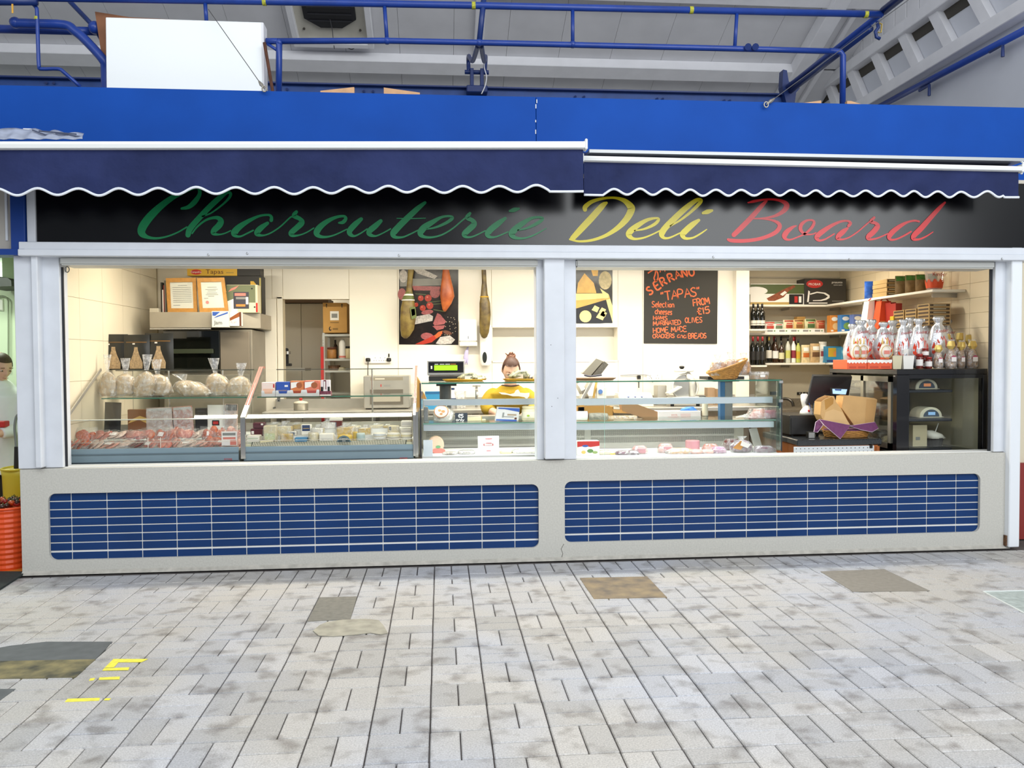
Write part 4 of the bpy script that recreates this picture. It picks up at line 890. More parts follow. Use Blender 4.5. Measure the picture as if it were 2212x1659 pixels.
B().bx(AS, A1 - .02, 1.10, 1.28, ZTOP - .01, ZTOP).build('rear_shelf', PANE_G, ca); B().bx(AS, A1 - .02, 1.28, 1.30, ZDK, ZTOP).build('rear_glass', PANE, ca)
# ================================================================== back corner: rotisserie oven, papers, boxes
YO = 1.75
t = thing('oven', 'large grey steel oven with dark glass door and canopy in the back corner', 'oven', (PX(430, YO), 2.05, 0))
ox0, ox1 = PX(350, YO, 750), PX(543, YO, 750); oz0, oz1 = PZ(420, 920, YO), PZ(420, 712, YO); OG = mat('oven_grey', '8F887A', .45, .25, noise=(4, .07))
B().bx(ox0, ox1, YO + .03, YB - .04, .02, oz1).build('oven_body', OG, t, bev=.006)
gx1 = PX(474, YO, 750); B().bx(ox0 + .01, gx1, YO + .005, YO + .03, PZ(410, 806, YO), oz1 - .01).build('oven_door', mat('dark_glass', '11130F', .08, coat=.6), t, bev=.004)
B().bx(ox0 + .07, gx1 - .05, YO - .025, YO - .005, PZ(410, 764, YO), PZ(410, 754, YO)).build('door_handle', mat('bronze_glass', '3B4032', .2), t, bev=.004)
B().bx(gx1 + .004, ox1 - .02, YO + .008, YO + .03, PZ(500, 830, YO), oz1 - .02).build('side_panel', mat('taupe_panel', '857B6C', .4, .2), t, bev=.004)
B().bx(ox0 + .01, ox1 - .02, YO + .005, YO + .03, .5, PZ(410, 810, YO)).build('lower_panel', OG, t, bev=.004)
hx0,hx1,hx2 = PX(323,YO - .1,690),PX(455,YO - .1,690),PX(557,YO - .0,690); hz0,hz1 = PZ(390,708,YO - .1),PZ(390,674,YO - .1)
hood = B().prism([(hx0, YO - .1, hz0), (hx1, YO - .1, hz0), (hx2, YO + .12, hz0), (hx2, YB - .05, hz0), (hx0, YB - .05, hz0)], (0, 0, hz1 - hz0)).build('canopy', mat('canopy_grey', 'A49B8A', .45, .25, noise=(5, .12)), t, bev=.003)
B().bx(hx0, hx1, YO - .098, YO - .09, hz0 - .014, hz0 - .002).build('canopy_lip', SSTEEL, t)
ZHT = hz1 + .001
def stand_frame(label,P,Y,lines):
    """framed paper: P = 4 pixel corners tl tr br bl"""
    q = [W(x,y,Y) for x,y in P]; c = (q[2] + q[3])/2; dz = ZHT - min(q[2].z,q[3].z); q = [v + Vector((0,0,dz)) for v in q]
    t = thing('framed_certificate', label, 'framed certificate', (c.x, Y, ZHT))
    n = Vector((0,.018,0)); m_ = sum(q,Vector())/4
    OAKF = mat('oak_frame', 'B9853F', .5, noise=(30, .15)); inn = [m_ + (v - m_)*.76 for v in q]
    for i in range(4):
        j = (i + 1) % 4; B().prism([q[i], q[j], inn[j], inn[i]], n).build('frame_rail', OAKF, t)
    B().prism([v + Vector((0, .008, 0)) for v in inn], (0, .006, 0)).build('paper', mat('paper', 'F0EAE0', .6), t)
    B().prism([v + Vector((0, .006, 0)) for v in inn], (0, .0005, 0)).build('glass', PANE, t)
    ex,ez = inn[1] - inn[0],inn[3] - inn[0]
    for u0,u1,v in lines:
        a = inn[0] + ex*u0 + ez*v; b_ = inn[0] + ex*u1 + ez*v; h = ez*.016
        B().quad(*[p + Vector((0, .0055, 0)) for p in (a + h, b_ + h, b_, a)]).build('text_line', mat('ink_grey', '8C8A88', .7), t)
    return t,inn,ex,ez
stand_frame('oak framed typed letter on the oven canopy, the one nearer the side wall', [(358, 597), (423, 596), (426, 671), (362, 671)], YO - .02, [(.35, .75, .12)] + [(.1, .92, .2 + .07*k) for k in range(9)] + [(.1, .4, .88)])
_, i2, ex, ez = stand_frame('oak framed certificate with small red seal on the oven canopy', [(425, 597), (484, 596), (493, 670), (431, 671)], YO - .05, [(.3, .75, .2), (.2, .8, .28), (.3, .7, .34), (.25, .75, .42), (.2, .8, .48), (.3, .6, .54), (.1, .3, .62)])
p = i2[0] + ex*.24 + ez*.78 + Vector((0,.005,0)); r = ex.length*.08
B().poly([p + Vector((r*math.cos(a), 0, r*math.sin(a))) for a in [2*math.pi*k/12 for k in range(12)]]).build('red_seal', mat('seal_red', 'D98078', .6), bpy.data.objects['framed_certificate.001'])
YEL = mat('box_yellow', 'CDA22B', .5); BLK = mat('box_black', '14120F', .5); CREAMB = mat('box_cream', 'D9CFAE', .6); OLV = mat('box_olive', '6C7355', .6); WHT = mat('print_white', 'F1EEE6', .6); RED = mat('print_red', 'BE2A26', .5); BLU = mat('print_blue', '2F55A5', .5); BRN = mat('print_brown', '5A2D14', .6); GRN = mat('print_green', '4E7A35', .5); ORG = mat('print_orange', 'E08A3C', .5); PNK = mat('print_pink', 'D98072', .55); GRY = mat('print_grey', '8A8A86', .6); GOLD = mat('print_gold', 'C9A45A', .45)
yb1 = YO + .2
z0 = PZ(520,677,yb1)
carton('gift_box', 'black ham gift box with pale lettering on the oven canopy', 'box', 478, 565, 596, ZHT, yb1, .16, BLK, [('txt', 'JAMÓN', .38, .66, .17, WHT), ('pg', [(.72, .58), (.86, .58), (.86, .78), (.80, .86), (.72, .86)], YEL), (.94, .985, .02, .95, mat('box_edge_y', 'A89A55', .5))])
ztp = PZ(478,596,yb1) + .001
carton('tapas_box', 'flat yellow tapas box lying on top of the black gift box', 'box', 404, 512, 577, ztp, yb1 + .0, .16, YEL, [('txt', 'Tapas', .55, .45, .72, BRN, 1.2), ('el', .18, .42, .11, .30, RED), ('txt', 'Campofrío', .18, .42, .28, WHT), (.78, .93, .30, .42, mat('box_tan', 'A08432', .5))])
carton('gift_box', 'plain black box end behind the yellow tapas box', 'box', 512, 562, 577, ztp, yb1 + .0, .16, BLK)
t = carton('meat_box', 'olive green and cream box with a dark menu printed on it', 'box', 489, 556, 615, ZHT + .0, YO + .03, .14, CREAMB, [(.0, .93, .36, .99, OLV), ('pg', [(.0, .0), (.35, .0), (.35, .55), (.0, .4)], WHT), (.22, .72, .14, .74, mat('menu_dark', '3A3A44', .6)), (.26, .62, .6, .7, PNK), (.30, .60, .22, .3, ORG), (.30, .66, .48, .56, GRY), (.62, .70, .3, .56, WHT), ('pg', [(.05, .74), (.28, .84), (.4, .97), (.15, .86)], PNK), ('el', .82, .86, .03, .03, BLK), ('el', .9, .2, .03, .03, BLK), (.94, 1, .02, .35, RED)])
t = thing('file_folders', 'dark file folders and papers wedged beside the framed letter', 'folders', (PX(357, YO + .05), YO + .1, ZHT))
for i, (m, px0, px1, top) in enumerate(((mat('folder_dark', '3A3630', .6), 350, 353.5, 610), (WHT, 353.5, 356, 626), (mat('folder_red', '9A3A34', .6), 356, 358, 616), (mat('folder_grey', '77736A', .6), 358, 362, 606))):
    B().bx(PX(px0, YO + .05), PX(px1, YO + .05), YO + .05, YO + .25, ZHT, PZ(355, top, YO + .05)).build('folder', m, t)
solo(B().bx(PX(327, YO), PX(346, YO), YO - .02, YO + .08, ZHT, PZ(335, 666, YO)), 'grey_block', mat('pale_grey', 'BEB7A4', .6), 'small pale grey block on the oven canopy corner', 'block', bev=.003)
t = carton('leaflet_box', 'white and blue tray of leaflets fixed on the canopy front', 'leaflet box', 457, 494, 672, PZ(475, 707, YO - .15), YO - .15, .04, mat('leaflet', 'C9CCC6', .5), [('pg', [(.05, .95), (.5, .95), (.2, .7), (.05, .72)], BLU), ('pg', [(.3, .7), (.95, .95), (.95, .85), (.1, .55)], BLU), ('txt', 'Jam', .38, .28, .34, mat('ink_dark', '3B3A38', .6))])
carton('snack_carton', 'orange-brown and white snack carton beside the leaflet tray on the canopy', 'box', 495, 521, 674, PZ(505, 705, YO - .02), YO - .1, .06, WHT, [('pg', [(0, .55), (.8, .98), (.95, .98), (.95, .7), (.0, .35)], mat('print_rust', '8B4A1C', .5)), (.84, 1, 0, 1, BRN), ('txt', 'Cal', .35, .28, .28, PNK)])
# black window pouches propped at the cabinet back
KPO = mat('pouch_black', '26251F', .35, noise=(12, .15)); CR = mat('cracker', 'B79C76', .7, noise=(70, .35))
for i,(a,c,top) in enumerate(((220,275,722),(270,322,723),(316,373,720))):
    Y = 1.19 - .02*(i % 2); s = S(Y); w = (c - a)*s; h = (796 - top)*s; x = PX((a + c)/2,Y,760)
    t = pillow('window_pouch', 'black crisp pouch with a bottle-shaped clear window, %s of three from the side wall' % ORD[i], 'pouch', (x, Y, ZTOP + .001), w, h, .045, KPO, [(.12, .92, .76, .79, mat('pouch_bronze', '6A4C22', .4)), (.3, .36, .70, .74, WHT), (.44, .52, .60, .64, WHT)] if i == 0 else [(.1, .9, .77, .80, mat('pouch_bronze')), (.36, .46, .72, .76, WHT)], group='black window pouches')
    R = Vector((x,Y,ZTOP)); b = B()
    P = [(-.30,.04),(.30,.04),(.31,.22),(.16,.45),(.09,.60),(.08,.70),(-.08,.70),(-.09,.60),(-.16,.45),(-.31,.22)]
    B().prism([R + Vector((u*w*.8, -.0275 + .002*(v - .3), v*h*.93)) for u, v in P], (0, .004, 0)).build('clear_window', CR, t)
# bread bags on the glass shelf of the first cabinet
BREAD = mat('bread_beige', 'CFB690', .7, noise=(26, .22)); FL = FILM2
bags = [(215, 252, 770, .0, 'tall'), (246, 294, 778, .1, 'broad'), (288, 336, 770, .25, 'twin-necked'), (322, 372, 781, -.25, 'leaning'), (386, 458, 811, -.75, 'low slumped'), (448, 500, 779, -.35, 'tall twisted'), (488, 541, 789, .25, 'wide topped')]
for i,(a,c,top,tl,kind) in enumerate(bags):
    film_bag('bread_bag', '%s bag of pale flatbread on the glass shelf, %s from the wall' % (kind, ORD[i]), a, c, top, 857, ZSH + .001, .93 + .05*(i % 2), BREAD, FL, tl, .60 if i != 4 else .72, group='bread bags on the glass shelf', cname='flatbread', cat='bread bag')
# packs hanging behind the lower glass, second row
YM = .78; zmid = PZ(350,915,YM)
MEATR = mat('meat_red', 'A8382C', .5, noise=(60, .4), col2='D48A76'); MEATP = mat('meat_pink', 'C97A6A', .5, noise=(60, .35), col2='E3B8A6'); MEATO = mat('chorizo', 'D0602A', .5, noise=(60, .35), col2='97341A'); MEATW = mat('meat_pale', 'D9BFB0', .55, noise=(30, .2)); MEATD = mat('meat_dark', '6E2A2A', .5, noise=(40, .35)); CHS = mat('cheese_pale', 'EBDDB2', .5, noise=(20, .08)); CHY = mat('cheese_gold', 'D9B85A', .5, noise=(20, .1)); CHW = mat('cheese_white', 'F0EADC', .5, noise=(20, .06)); RIND = mat('rind_dark', '4A2A24', .6)
LEDGE = B().bx(A0 + .02, A1 - .02, YM - .05, YM + .2, zmid - .10, zmid - .09); LEDGE.build('rear_step', DECKW, ca)
zs_ = zmid - .089
mid = [('snack_bag', 'crinkled black foil bag standing at the wall end of the rear step', 225, 258, 868, 'p', mat('foil_black', '1A1B15', .25, noise=(50, .4))), ('meat_pack', 'brown and gold card pack on the rear step', 277, 322, 884, 'c', mat('card_brown', '7A4A22', .5)), ('meat_pack', 'clear hang pack of pale sliced meat on the rear step', 320, 372, 880, 'p', MEATW), ('cup', 'short black pack between two clear hang packs on the rear step', 364, 380, 884, 'c', BLK),
       ('meat_pack', 'clear hang pack of greyish slices in the rear step middle', 378, 418, 878, 'p', MEATP), ('tub', 'tall black tub on the rear step', 422, 447, 882, 'c', BLK), ('meat_pack', 'white hang pack with red and black brand patch on the rear step', 449, 484, 876, 'p', WHT), ('meat_pack', 'clear hang pack with dark top card nearest the cabinet frame', 485, 512, 874, 'p', MEATW)]
for nm,lab,a,c,top,kind,m in mid:
    s = S(YM); x = PX((a + c)/2,YM,900); w = (c - a)*s; h = (PZ(350,top,YM) - zs_)
    if kind == 'c':
        t = thing(nm, lab, 'pack', (x, YM, zs_)); B().bx(x - w/2, x + w/2, YM, YM + .05, zs_, zs_ + h).build('card', m, t, bev=.004)
        prints(t, x - w/2, x + w/2, zs_, zs_ + h, YM, [('pg', [(.0, .45), (.5, .6), (1, .4), (1, .62), (.55, .75), (.2, .62)], GOLD)] if m is not BLK else [(.2, .8, .86, .9, mat('seal_line', '3A3A40', .4))])
    else:
        sp = [(.3, .72, .30, .48, BLK), (.36, .66, .34, .44, RED)] if m is WHT else [(.05, .95, .88, .97, mat('clear_header', 'D9DAD4', .4))] if m in (MEATW, MEATP) else []
        if 'dark top' in lab: sp = [(.1, .95, .78, .98, mat('header_dark', '3B3D33', .5))]
        t = pillow(nm, lab, 'pack', (x, YM, zs_), w, h, .04, m, sp, rot=rnd.uniform(-.08, .08))
        if m in (MEATW, MEATP): B().bx(x - w/2, x + w/2, YM - .028, YM - .027, zs_, zs_ + h*.97).build('film', FILM, t)
# heap of vacuum packs on the deck
def vac_pack(label, x, y, z, w, d, h, m, yaw, pitch, film=FILM, group='heaped meat packs', sticker=None, name='meat_pack'):
    t = thing(name, label, 'meat pack', (x, y, z), group); t.rotation_euler = (pitch, 0, yaw); OFF[t.name] = Vector()
    b = B(); n = rnd.randint(4,7); th = rnd.uniform(.004,.007); tilt = rnd.uniform(-.25,.25)
    for q in range(n):          # fanned slices
        u = (q + .5)/n - .5; rx,ry = w*rnd.uniform(.17,.24),d*rnd.uniform(.24,.36); cx,cy,zz = u*w*.66,tilt*u*d + rnd.uniform(-.1,.1)*d,.004 + (q % 3)*th*.9
        b.rings([[Vector((cx + rx*k_*(1 + .07*math.sin(3*a + q))*math.cos(a),cy + ry*k_*(1 + .07*math.cos(2*a + q))*math.sin(a),zz + dz + .006*math.cos(a)*k_)) for a in [2*math.pi*e/10 for e in range(10)]] for k_,dz in ((.9,0),(1,th*.5),(.92,th))])
    b.build('slices', m, t, smooth=True)
    def ff(u,v,top):
        e = max(0,1 - abs(2*u - 1)**3)*max(0,1 - abs(2*v - 1)**3); return Vector(((u - .5)*w,(v - .5)*d,(.001 if not top else .002 + (th*3 + .010)*e + .004*math.sin(u*17 + v*9 + w*300))))
    b = B(); b.grid(lambda u, v: ff(u, v, True), 9, 7); b.build('film', FILM3, t)
    h = .022
    if sticker: B().add([(-w*.2, -d*.12, h*1.08), (w*.12, -d*.16, h*1.08), (w*.14, d*.1, h*1.1), (-w*.18, d*.12, h*1.1)], [(0, 1, 2, 3)]).build('sticker', sticker, t)
    return t
LABW = mat('sticker_white', 'EFE9E4', .5)
kinds = [(MEATO, 'orange chorizo'), (MEATW, 'pale sliced ham'), (MEATR, 'red cured ham'), (MEATP, 'pink sliced sausage'), (MEATR, 'deep red salami'), (MEATD, 'dark cured beef')]
fr_ = [(146,4),(170,0),(200,1),(233,3),(262,1),(292,5),(318,4),(345,2),(372,3),(398,1),(424,3),(450,0),(474,2),(500,3)]
for i,(px,k) in enumerate(fr_):
    m,nm = kinds[k]; y = YF + .10 + .02*(i % 3)
    vac_pack('vacuum pack of %s, %s in the heap front row from the wall' % (nm, ORD[i]), PX(px + 6, y, 960), y + rnd.uniform(-.01, .02), ZDK + .012, rnd.uniform(.13, .18), rnd.uniform(.13, .17), .035, m, rnd.uniform(-.5, .5), rnd.uniform(.25, .75), sticker=LABW if i % 3 == 0 else None)
for i,(px,k) in enumerate([(178,0),(212,2),(240,1),(268,3),(290,2),(316,0),(343,0),(366,0),(394,2),(420,1),(446,0),(470,0),(498,3)]):
    m,nm = kinds[k]; y = YF + .25 + .015*(i % 2)
    vac_pack('vacuum pack of %s, %s in the heap back row from the wall' % (nm, ORD[i]), PX(px + 8, y, 940), y, ZDK + .07, rnd.uniform(.13, .18), rnd.uniform(.14, .19), .04, m, rnd.uniform(-.4, .4), rnd.uniform(.45, 1.0), sticker=LABW if i % 4 == 2 else None)
B().bx(A0 + .02, A1 - .02, YF + .17, YF + .42, ZDK - .012, ZDK + .03).build('deck_step', DECKW, ca)
for px in (318, 345): B().bx(PX(px, YF + .02) - .001, PX(px, YF + .02) + .001, YF + .006, YF + .012, ZDK, PZ(px, 945, YF)).build('ticket_divider', WHT, ca)
carton('price_card', 'white and pink price card leaning at the frame end of the meat heap', 'price card', 478, 512, 932, ZDK + .004, YF + .05, .004, LABW, [(.08, .9, .72, .9, GRY), (.1, .9, .45, .6, PNK), (.55, .95, .05, .4, PNK)])
# cracker boxes on the cheese cabinet's shelf
zb_ = ZSH + .001; yb2 = .60
SHELFBOX = [('peach and white cracker box', 565, 594, 826, mat('cb_peach', 'F0D9CC', .5), [(.1, .9, .1, .55, mat('cb_pea2', 'E9B99C', .5)), ('txt', 'Fudges', .35, .85, .13, WHT), (.85, .96, .62, .88, RED)]), ('royal blue cracker box with a white tag', 596, 626, 825, mat('cb_blue', '2F54A8', .45), [('txt', 'CRACKERS', .45, .4, .13, GOLD), (.62, .86, .66, .78, WHT)]),
            ('orange cracker box with a round biscuit picture', 627, 656, 823, mat('cb_orange', 'CF7A45', .5), [('pg', [(.04, .9), (.7, .95), (.5, .62), (.04, .5)], WHT), ('el', .66, .72, .22, .2, mat('biscuit', 'A05A32', .6)), (.2, .85, .1, .36, mat('cb_rust', 'A8452A', .5))]), ('salmon red cracker box with a round biscuit picture', 657, 689, 822, mat('cb_salmon', 'D8795F', .5), [('pg', [(.04, .9), (.7, .95), (.5, .62), (.04, .5)], WHT), ('el', .68, .70, .22, .2, mat('biscuit')), (.2, .85, .08, .36, mat('cb_rose', 'B24A44', .5))])]
for d,a,c,top,m,sp in SHELFBOX:
    t = carton('cracker_box', d + ' on the glass shelf above the cheese', 'box', a, c, top, zb_, yb2, .08, m, sp, group='cracker boxes on the shelf')
    x0,x1 = PX(a,yb2,top),PX(c,yb2,top); z1 = PZ((a + c)/2,top,yb2); h = z1 - zb_
    b = B(); b.prism([(x0 - .002, yb2 - .004, zb_), (x1 + .002, yb2 - .004, zb_), (x1 + .002, yb2 - .004, zb_ + h*.42), (x1 - .018, yb2 - .004, zb_ + h*.42), (x1 - .024, yb2 - .004, zb_ + h*.2), (x0 + .024, yb2 - .004, zb_ + h*.2), (x0 + .018, yb2 - .004, zb_ + h*.42), (x0 - .002, yb2 - .004, zb_ + h*.42)], (0, .003, 0)); b.build('display_tray', mat('tray_grey', 'DADAD8', .5), t)
t = thing('biscuit_pack', 'narrow purple and white biscuit stack at the end of the cracker boxes', 'pack', (PX(702, yb2), yb2 + .03, zb_))
x0,x1 = PX(690,yb2),PX(714,yb2); z1 = PZ(702,821,yb2)
B().bx(x0, x1, yb2, yb2 + .07, zb_, zb_ + (z1 - zb_)*.3).build('tray', mat('tray_plum', '7A3048', .5), t); B().bx(x0 + .008, x1 - .008, yb2 + .01, yb2 + .06, zb_ + .02, z1).build('biscuits', mat('biscuit_white', 'E8DCDC', .5), t)
prints(t, x0 + .008, x1 - .008, zb_ + .02, z1, yb2 + .009, [(.0, .25, .05, .5, BLK), (.75, 1, .05, .5, BLK), (.3, .6, .3, 1, mat('plum', '6E2A40', .5)), (.35, .5, .1, .9, WHT)]); B().bx(x0, x1, yb2 - .002, yb2 - .001, zb_ + .002, zb_ + .012).build('tray_print', WHT, t)
t = thing('shelf_ticket', 'tiny clip ticket under the glass shelf', 'ticket', W(602, 866, .63)); c = W(602, 864, .63); B().bx(c.x - .012, c.x + .012, .626, .634, c.z - .014, ZSH - .009).build('clip', GRY, t); B().bx(c.x - .004, c.x + .006, .624, .626, c.z - .01, c.z + .0).build('print', BLK, t)
# cheese on the deck
def block(name, label, px0, px1, top, bot, Y, dep, m, specs=(), cat='cheese', film=None, group='cheeses in the sloping cabinet', bev=.006, z0=None):
    z0 = PZ((px0 + px1)/2,bot,Y) if z0 is None else z0; t = carton(name,label,cat,px0,px1,top,z0,Y,dep,m,specs,group,bev=bev)
    if film is not None:
        x0, x1 = PX(px0, Y, top), PX(px1, Y, top); B().bx(x0 - .003, x1 + .003, Y - .003, Y + dep + .003, z0, PZ((px0 + px1)/2, top, Y) + .003).build('film', film, t, bev=.008)
    return t
def wedge(label,px0,px1,top,bot,Y,dep,m,rind,film=FILM,flip=False,z0=None):
    x0,x1 = PX(px0,Y,top),PX(px1,Y,top); pm = (px0 + px1)/2; z0 = PZ(pm,bot,Y) if z0 is None else z0; z1 = PZ(pm,top,Y)
    t = thing('cheese_wedge', label, 'cheese', ((x0 + x1)/2, Y + dep/2, z0), 'cheeses in the sloping cabinet')
    tri = [(x0,Y,z0),(x1,Y + dep*.15,z0),(x1,Y + dep,z0)] if not flip else [(x1,Y,z0),(x0,Y + dep,z0),(x0,Y + dep*.15,z0)]
    B().prism(tri, (0, 0, z1 - z0)).build('cheese', m, t, bev=.003)
    e = [tri[1], tri[2]]; n = Vector((.004 if not flip else -.004, 0, 0)); B().prism([e[0], e[1], Vector(e[1]) + n, Vector(e[0]) + n], (0, 0, z1 - z0)).build('rind', rind, t)
    c = Vector(((x0 + x1)/2,Y + dep*.4,z0)); w = (x1 - x0)*.62
    if film is not None: B().loft([(c, w, dep*.6), (c + Vector((0, 0, (z1 - z0)*1.02)), w*.95, dep*.55), (c + Vector((0, .01, (z1 - z0)*1.25)), w*.35, dep*.2), (c + Vector((.01, .01, (z1 - z0)*1.6)), w*.5, dep*.12)], 12, .12, pw=.6).build('film', film, t)
    return t
def wheel(label, px0, px1, top, bot, Y, m, lab=None, film=None, name='round_cheese', n=18, z0=None, group='cheeses in the sloping cabinet', rind=None):
    r = (PX(px1,Y,top) - PX(px0,Y,top))/2; x = PX((px0 + px1)/2,Y,top); pm = (px0 + px1)/2; z0 = PZ(pm,bot,Y) if z0 is None else z0; h = PZ(pm,top,Y) - z0
    t = thing(name, label, 'cheese', (x, Y + r, z0), group)
    B().lathe([(r*.94, 0), (r, h*.15), (r, h*.85), (r*.93, h)], (x, Y + r, z0), n).build('cheese', m, t, smooth=True, bev=0)
    if lab: B().lathe([(r*1.01, h*.15), (r*1.01, h*.8)], (x, Y + r, z0), n, cap0=False, cap1=False).build('wrapper_band', lab, t, smooth=True)
    if film is not None: B().lathe([(r*1.03, 0), (r*1.05, h*.9), (r*.95, h*1.05)], (x, Y + r, z0), n).build('film', film, t)
    return t
z1 = ZDK + .003; y1 = YF + .06; y2,z2 = YF + .19,ZDK + .06; y3,z3 = YF + .31,ZDK + .10
B().bx(B0 + .03, B1 - .03, YF + .17, YF + .44, ZDK - .012, z2 - .001).build('deck_step', DECKW, cb); B().bx(B0 + .03, B1 - .03, YF + .30, YF + .44, z2 - .001, z3 - .001).build('deck_step', DECKW, cb)
block('soft_cheese', 'stack of two white boxed soft cheeses at the frame end of the cheese deck', 532, 560, 941, 962, y1, .09, CHW, [(.05, .95, .48, .52, GRY), (.1, .9, .65, .75, mat('pale_green_print', 'BFC9AE', .5)), (.1, .9, .2, .3, mat('pale_green_print'))], z0=z1)
block('smoked_cheese', 'dark plum waxed cheese block, lower of two at the frame end', 541, 566, 926, 938, y2, .08, mat('wax_plum', '5A2530', .35), [(.08, .3, .3, .7, WHT)], z0=z2); ztp = PZ(553, 926, y2)
block('smoked_cheese', 'dark plum waxed cheese block, upper of two at the frame end', 546, 571, 913, 926, y2 + .005, .08, mat('wax_plum'), [(.7, .9, .55, .85, WHT)], z0=ztp + .002)
block('cheese_slab', 'pale cheese slab with lime green label in loose film', 569, 596, 920, 958, y1 + .02, .06, CHS, [(.1, .9, .1, .6, mat('lime_label', 'D9DFA8', .5))], film=FILM, z0=z1)
wedge('long pale yellow cheese wedge lying low at the grille', 561, 590, 951, 961, y1 - .02, .08, CHS, RIND, None, z0=z1)
block('cheese_slab', 'golden cheese triangle pack standing at the grille', 606, 631, 938, 960, y1, .05, CHY, [('pg', [(.1, .1), (.95, .3), (.4, .95)], mat('gold_deep', 'C79E2E', .5))], film=FILM, z0=z1)
wedge('broad buttery wedge in gathered film behind the golden pack', 596, 628, 922, 948, y2, .10, CHS, CHY, z0=z2)
block('cheese_slab', 'cheese block with slate blue front label behind the sky blue pack', 622, 640, 932, 950, y2, .05, CHW, [(.2, .8, .2, .8, mat('slate_label', '47627A', .5))], film=FILM, z0=z2)
block('cheese_pack', 'sky blue and white cheese pack at the grille', 636, 663, 945, 962, y1 - .015, .06, mat('sky_pack', '4C86AE', .45), [(.05, .95, .04, .12, WHT), (.2, .8, .35, .5, mat('sky_dark', '356A8E', .5))], z0=z1)
block('cheese_pack', 'white pack with navy square label in the middle of the cheeses', 650, 672, 917, 946, y2 + .02, .05, CHW, [(.12, .88, .4, .95, mat('navy_label', '2C3E66', .45)), (.2, .8, .6, .66, GOLD)], z0=z2)
wedge('white cheese wedge with a small label in loose film beside the navy label', 673, 697, 926, 948, y2, .09, CHW, CHS, z0=z2)
wheel('round cream cheese in clear wrap between the sky blue pack and the tall block', 664, 687, 936, 961, y1 - .01, CHS, film=FILM, z0=z1)
block('cheese_block', 'tall white paper-wrapped cheese block at the grille', 689, 720, 937, 961, y1, .07, CHW, [(.1, .9, .5, .6, mat('faint_print', 'DCD6CC', .5))], z0=z1)
wedge('pale wedge with a blue-edged sleeve at the back of the cheese deck', 694, 724, 913, 932, y3, .09, CHW, BLU, z0=z3)
carton('fruit_paste', 'dark red quince paste with a pale lid at the back of the cheese deck', 'paste', 712, 738, 904, z3, y3 + .02, .07, mat('quince', '6B2A22', .4), (), 'cheeses in the sloping cabinet', lid=CHW)
t = wheel('half round cheese with a dark green and silver label at the grille', 727, 760, 941, 961, y1 - .02, CHY, z0=z1)
zc = z1; xx = PX(743,y1 - .02,950); rr = (PX(760,y1 - .02) - PX(727,y1 - .02))/2
B().poly([(xx + rr*.96*math.cos(a), y1 - .024, zc + .002 + rr*1.15*math.sin(a)) for a in [math.pi*k/14 for k in range(15)]]).build('round_label', mat('slate_green', '6C8088', .45), t); B().poly([(xx + rr*.8*math.cos(a), y1 - .0246, zc + .004 + rr*.9*math.sin(a)) for a in [math.pi*k/14 for k in range(15)]]).build('label_inset', mat('label_dark', '46565A', .5), t)
text('SOMERSET', .013, WHT, t, (xx, y1 - .0252, zc + .042)); text('BRIE', .013, WHT, t, (xx, y1 - .0252, zc + .026))
wedge('large golden hard cheese piece behind the half round cheese', 727, 762, 924, 942, y2, .12, CHY, CHS, z0=z2)
wheel('golden drum cheese beside the half round cheese', 762, 772, 933, 958, y1 + .03, CHY, z0=z1)
wheel('tall pale green tub of soft cheese at the grille', 769, 788, 936, 960, y1 - .005, mat('tub_mint', 'C5D3CC', .4), lab=mat('tub_mint2', 'B4C6C2', .4), name='cheese_tub', z0=z1)
for i, (a, c, top, y, z, lab) in enumerate(((774, 800, 922, y2, z2, 'yellow-tinged wedge in glossy gathered film behind the mint tub'), (798, 826, 915, y3, z3, 'creamy wedge with twisted film top at the back of the cheese deck'), (826, 846, 916, y3, z3, 'wedge with a small black tag in twisted film'), (748, 776, 917, y3, z3, 'flat wedge in shiny film behind the golden pieces'), (626, 650, 914, y3, z3, 'ivory wedge in film behind the navy label pack'), (576, 606, 914, y3, z3, 'ivory wedge in film behind the lime label slab'))):
    wedge(lab,a,c,top + 4,946,y,.09,CHS if i % 2 else CHY,CHW,z0=z)
for i,(a,c,top,w3) in enumerate(((803,831,936,3),(834,861,936,2),(864,889,937,2))):
    h = (PZ(820,top,y1) - z1)/w3
    for k in range(w3):
        r = (PX(c, y1) - PX(a, y1))/2; x = PX((a + c)/2, y1); t = thing('goat_cheese', 'round white goat cheese, %s from the bottom of the %s pile' % (ORD[k], ('nearest the mint tub', 'middle', 'end post')[i]), 'cheese', (x, y1 + r, z1 + k*h), 'stacked goat cheeses')
        B().lathe([(r*.95, .001), (r, h*.2), (r, h*.8), (r*.95, h*.96)], (x, y1 + r, z1 + k*h), 16).build('cheese', CHW, t, smooth=True); B().lathe([(r*1.01, h*.3), (r*1.01, h*.7)], (x, y1 + r, z1 + k*h), 16, cap0=False, cap1=False).build('band', mat('band_grey', 'D5D8DA', .4) if i == 0 else CHS, t)
for i,(a,c,top,bot) in enumerate(((866,890,909,919),(864,889,926,936))):
    block('cheese_pack', 'flat pale boxed cheese on the back step by the end post, %s one' % ('upper', 'lower')[i], a, c, top, bot, y2 + .02, .06, CHW, [(.1, .9, .4, .6, mat('faint_print'))], z0=z2 + (.052 if i == 0 else 0))
block('cheese_slab', 'slab with dark tag and film knot next to the boxed cheeses', 838, 862, 920, 944, y2, .05, CHS, [(.1, .3, .5, .9, BLK)], film=FILM, z0=z2)
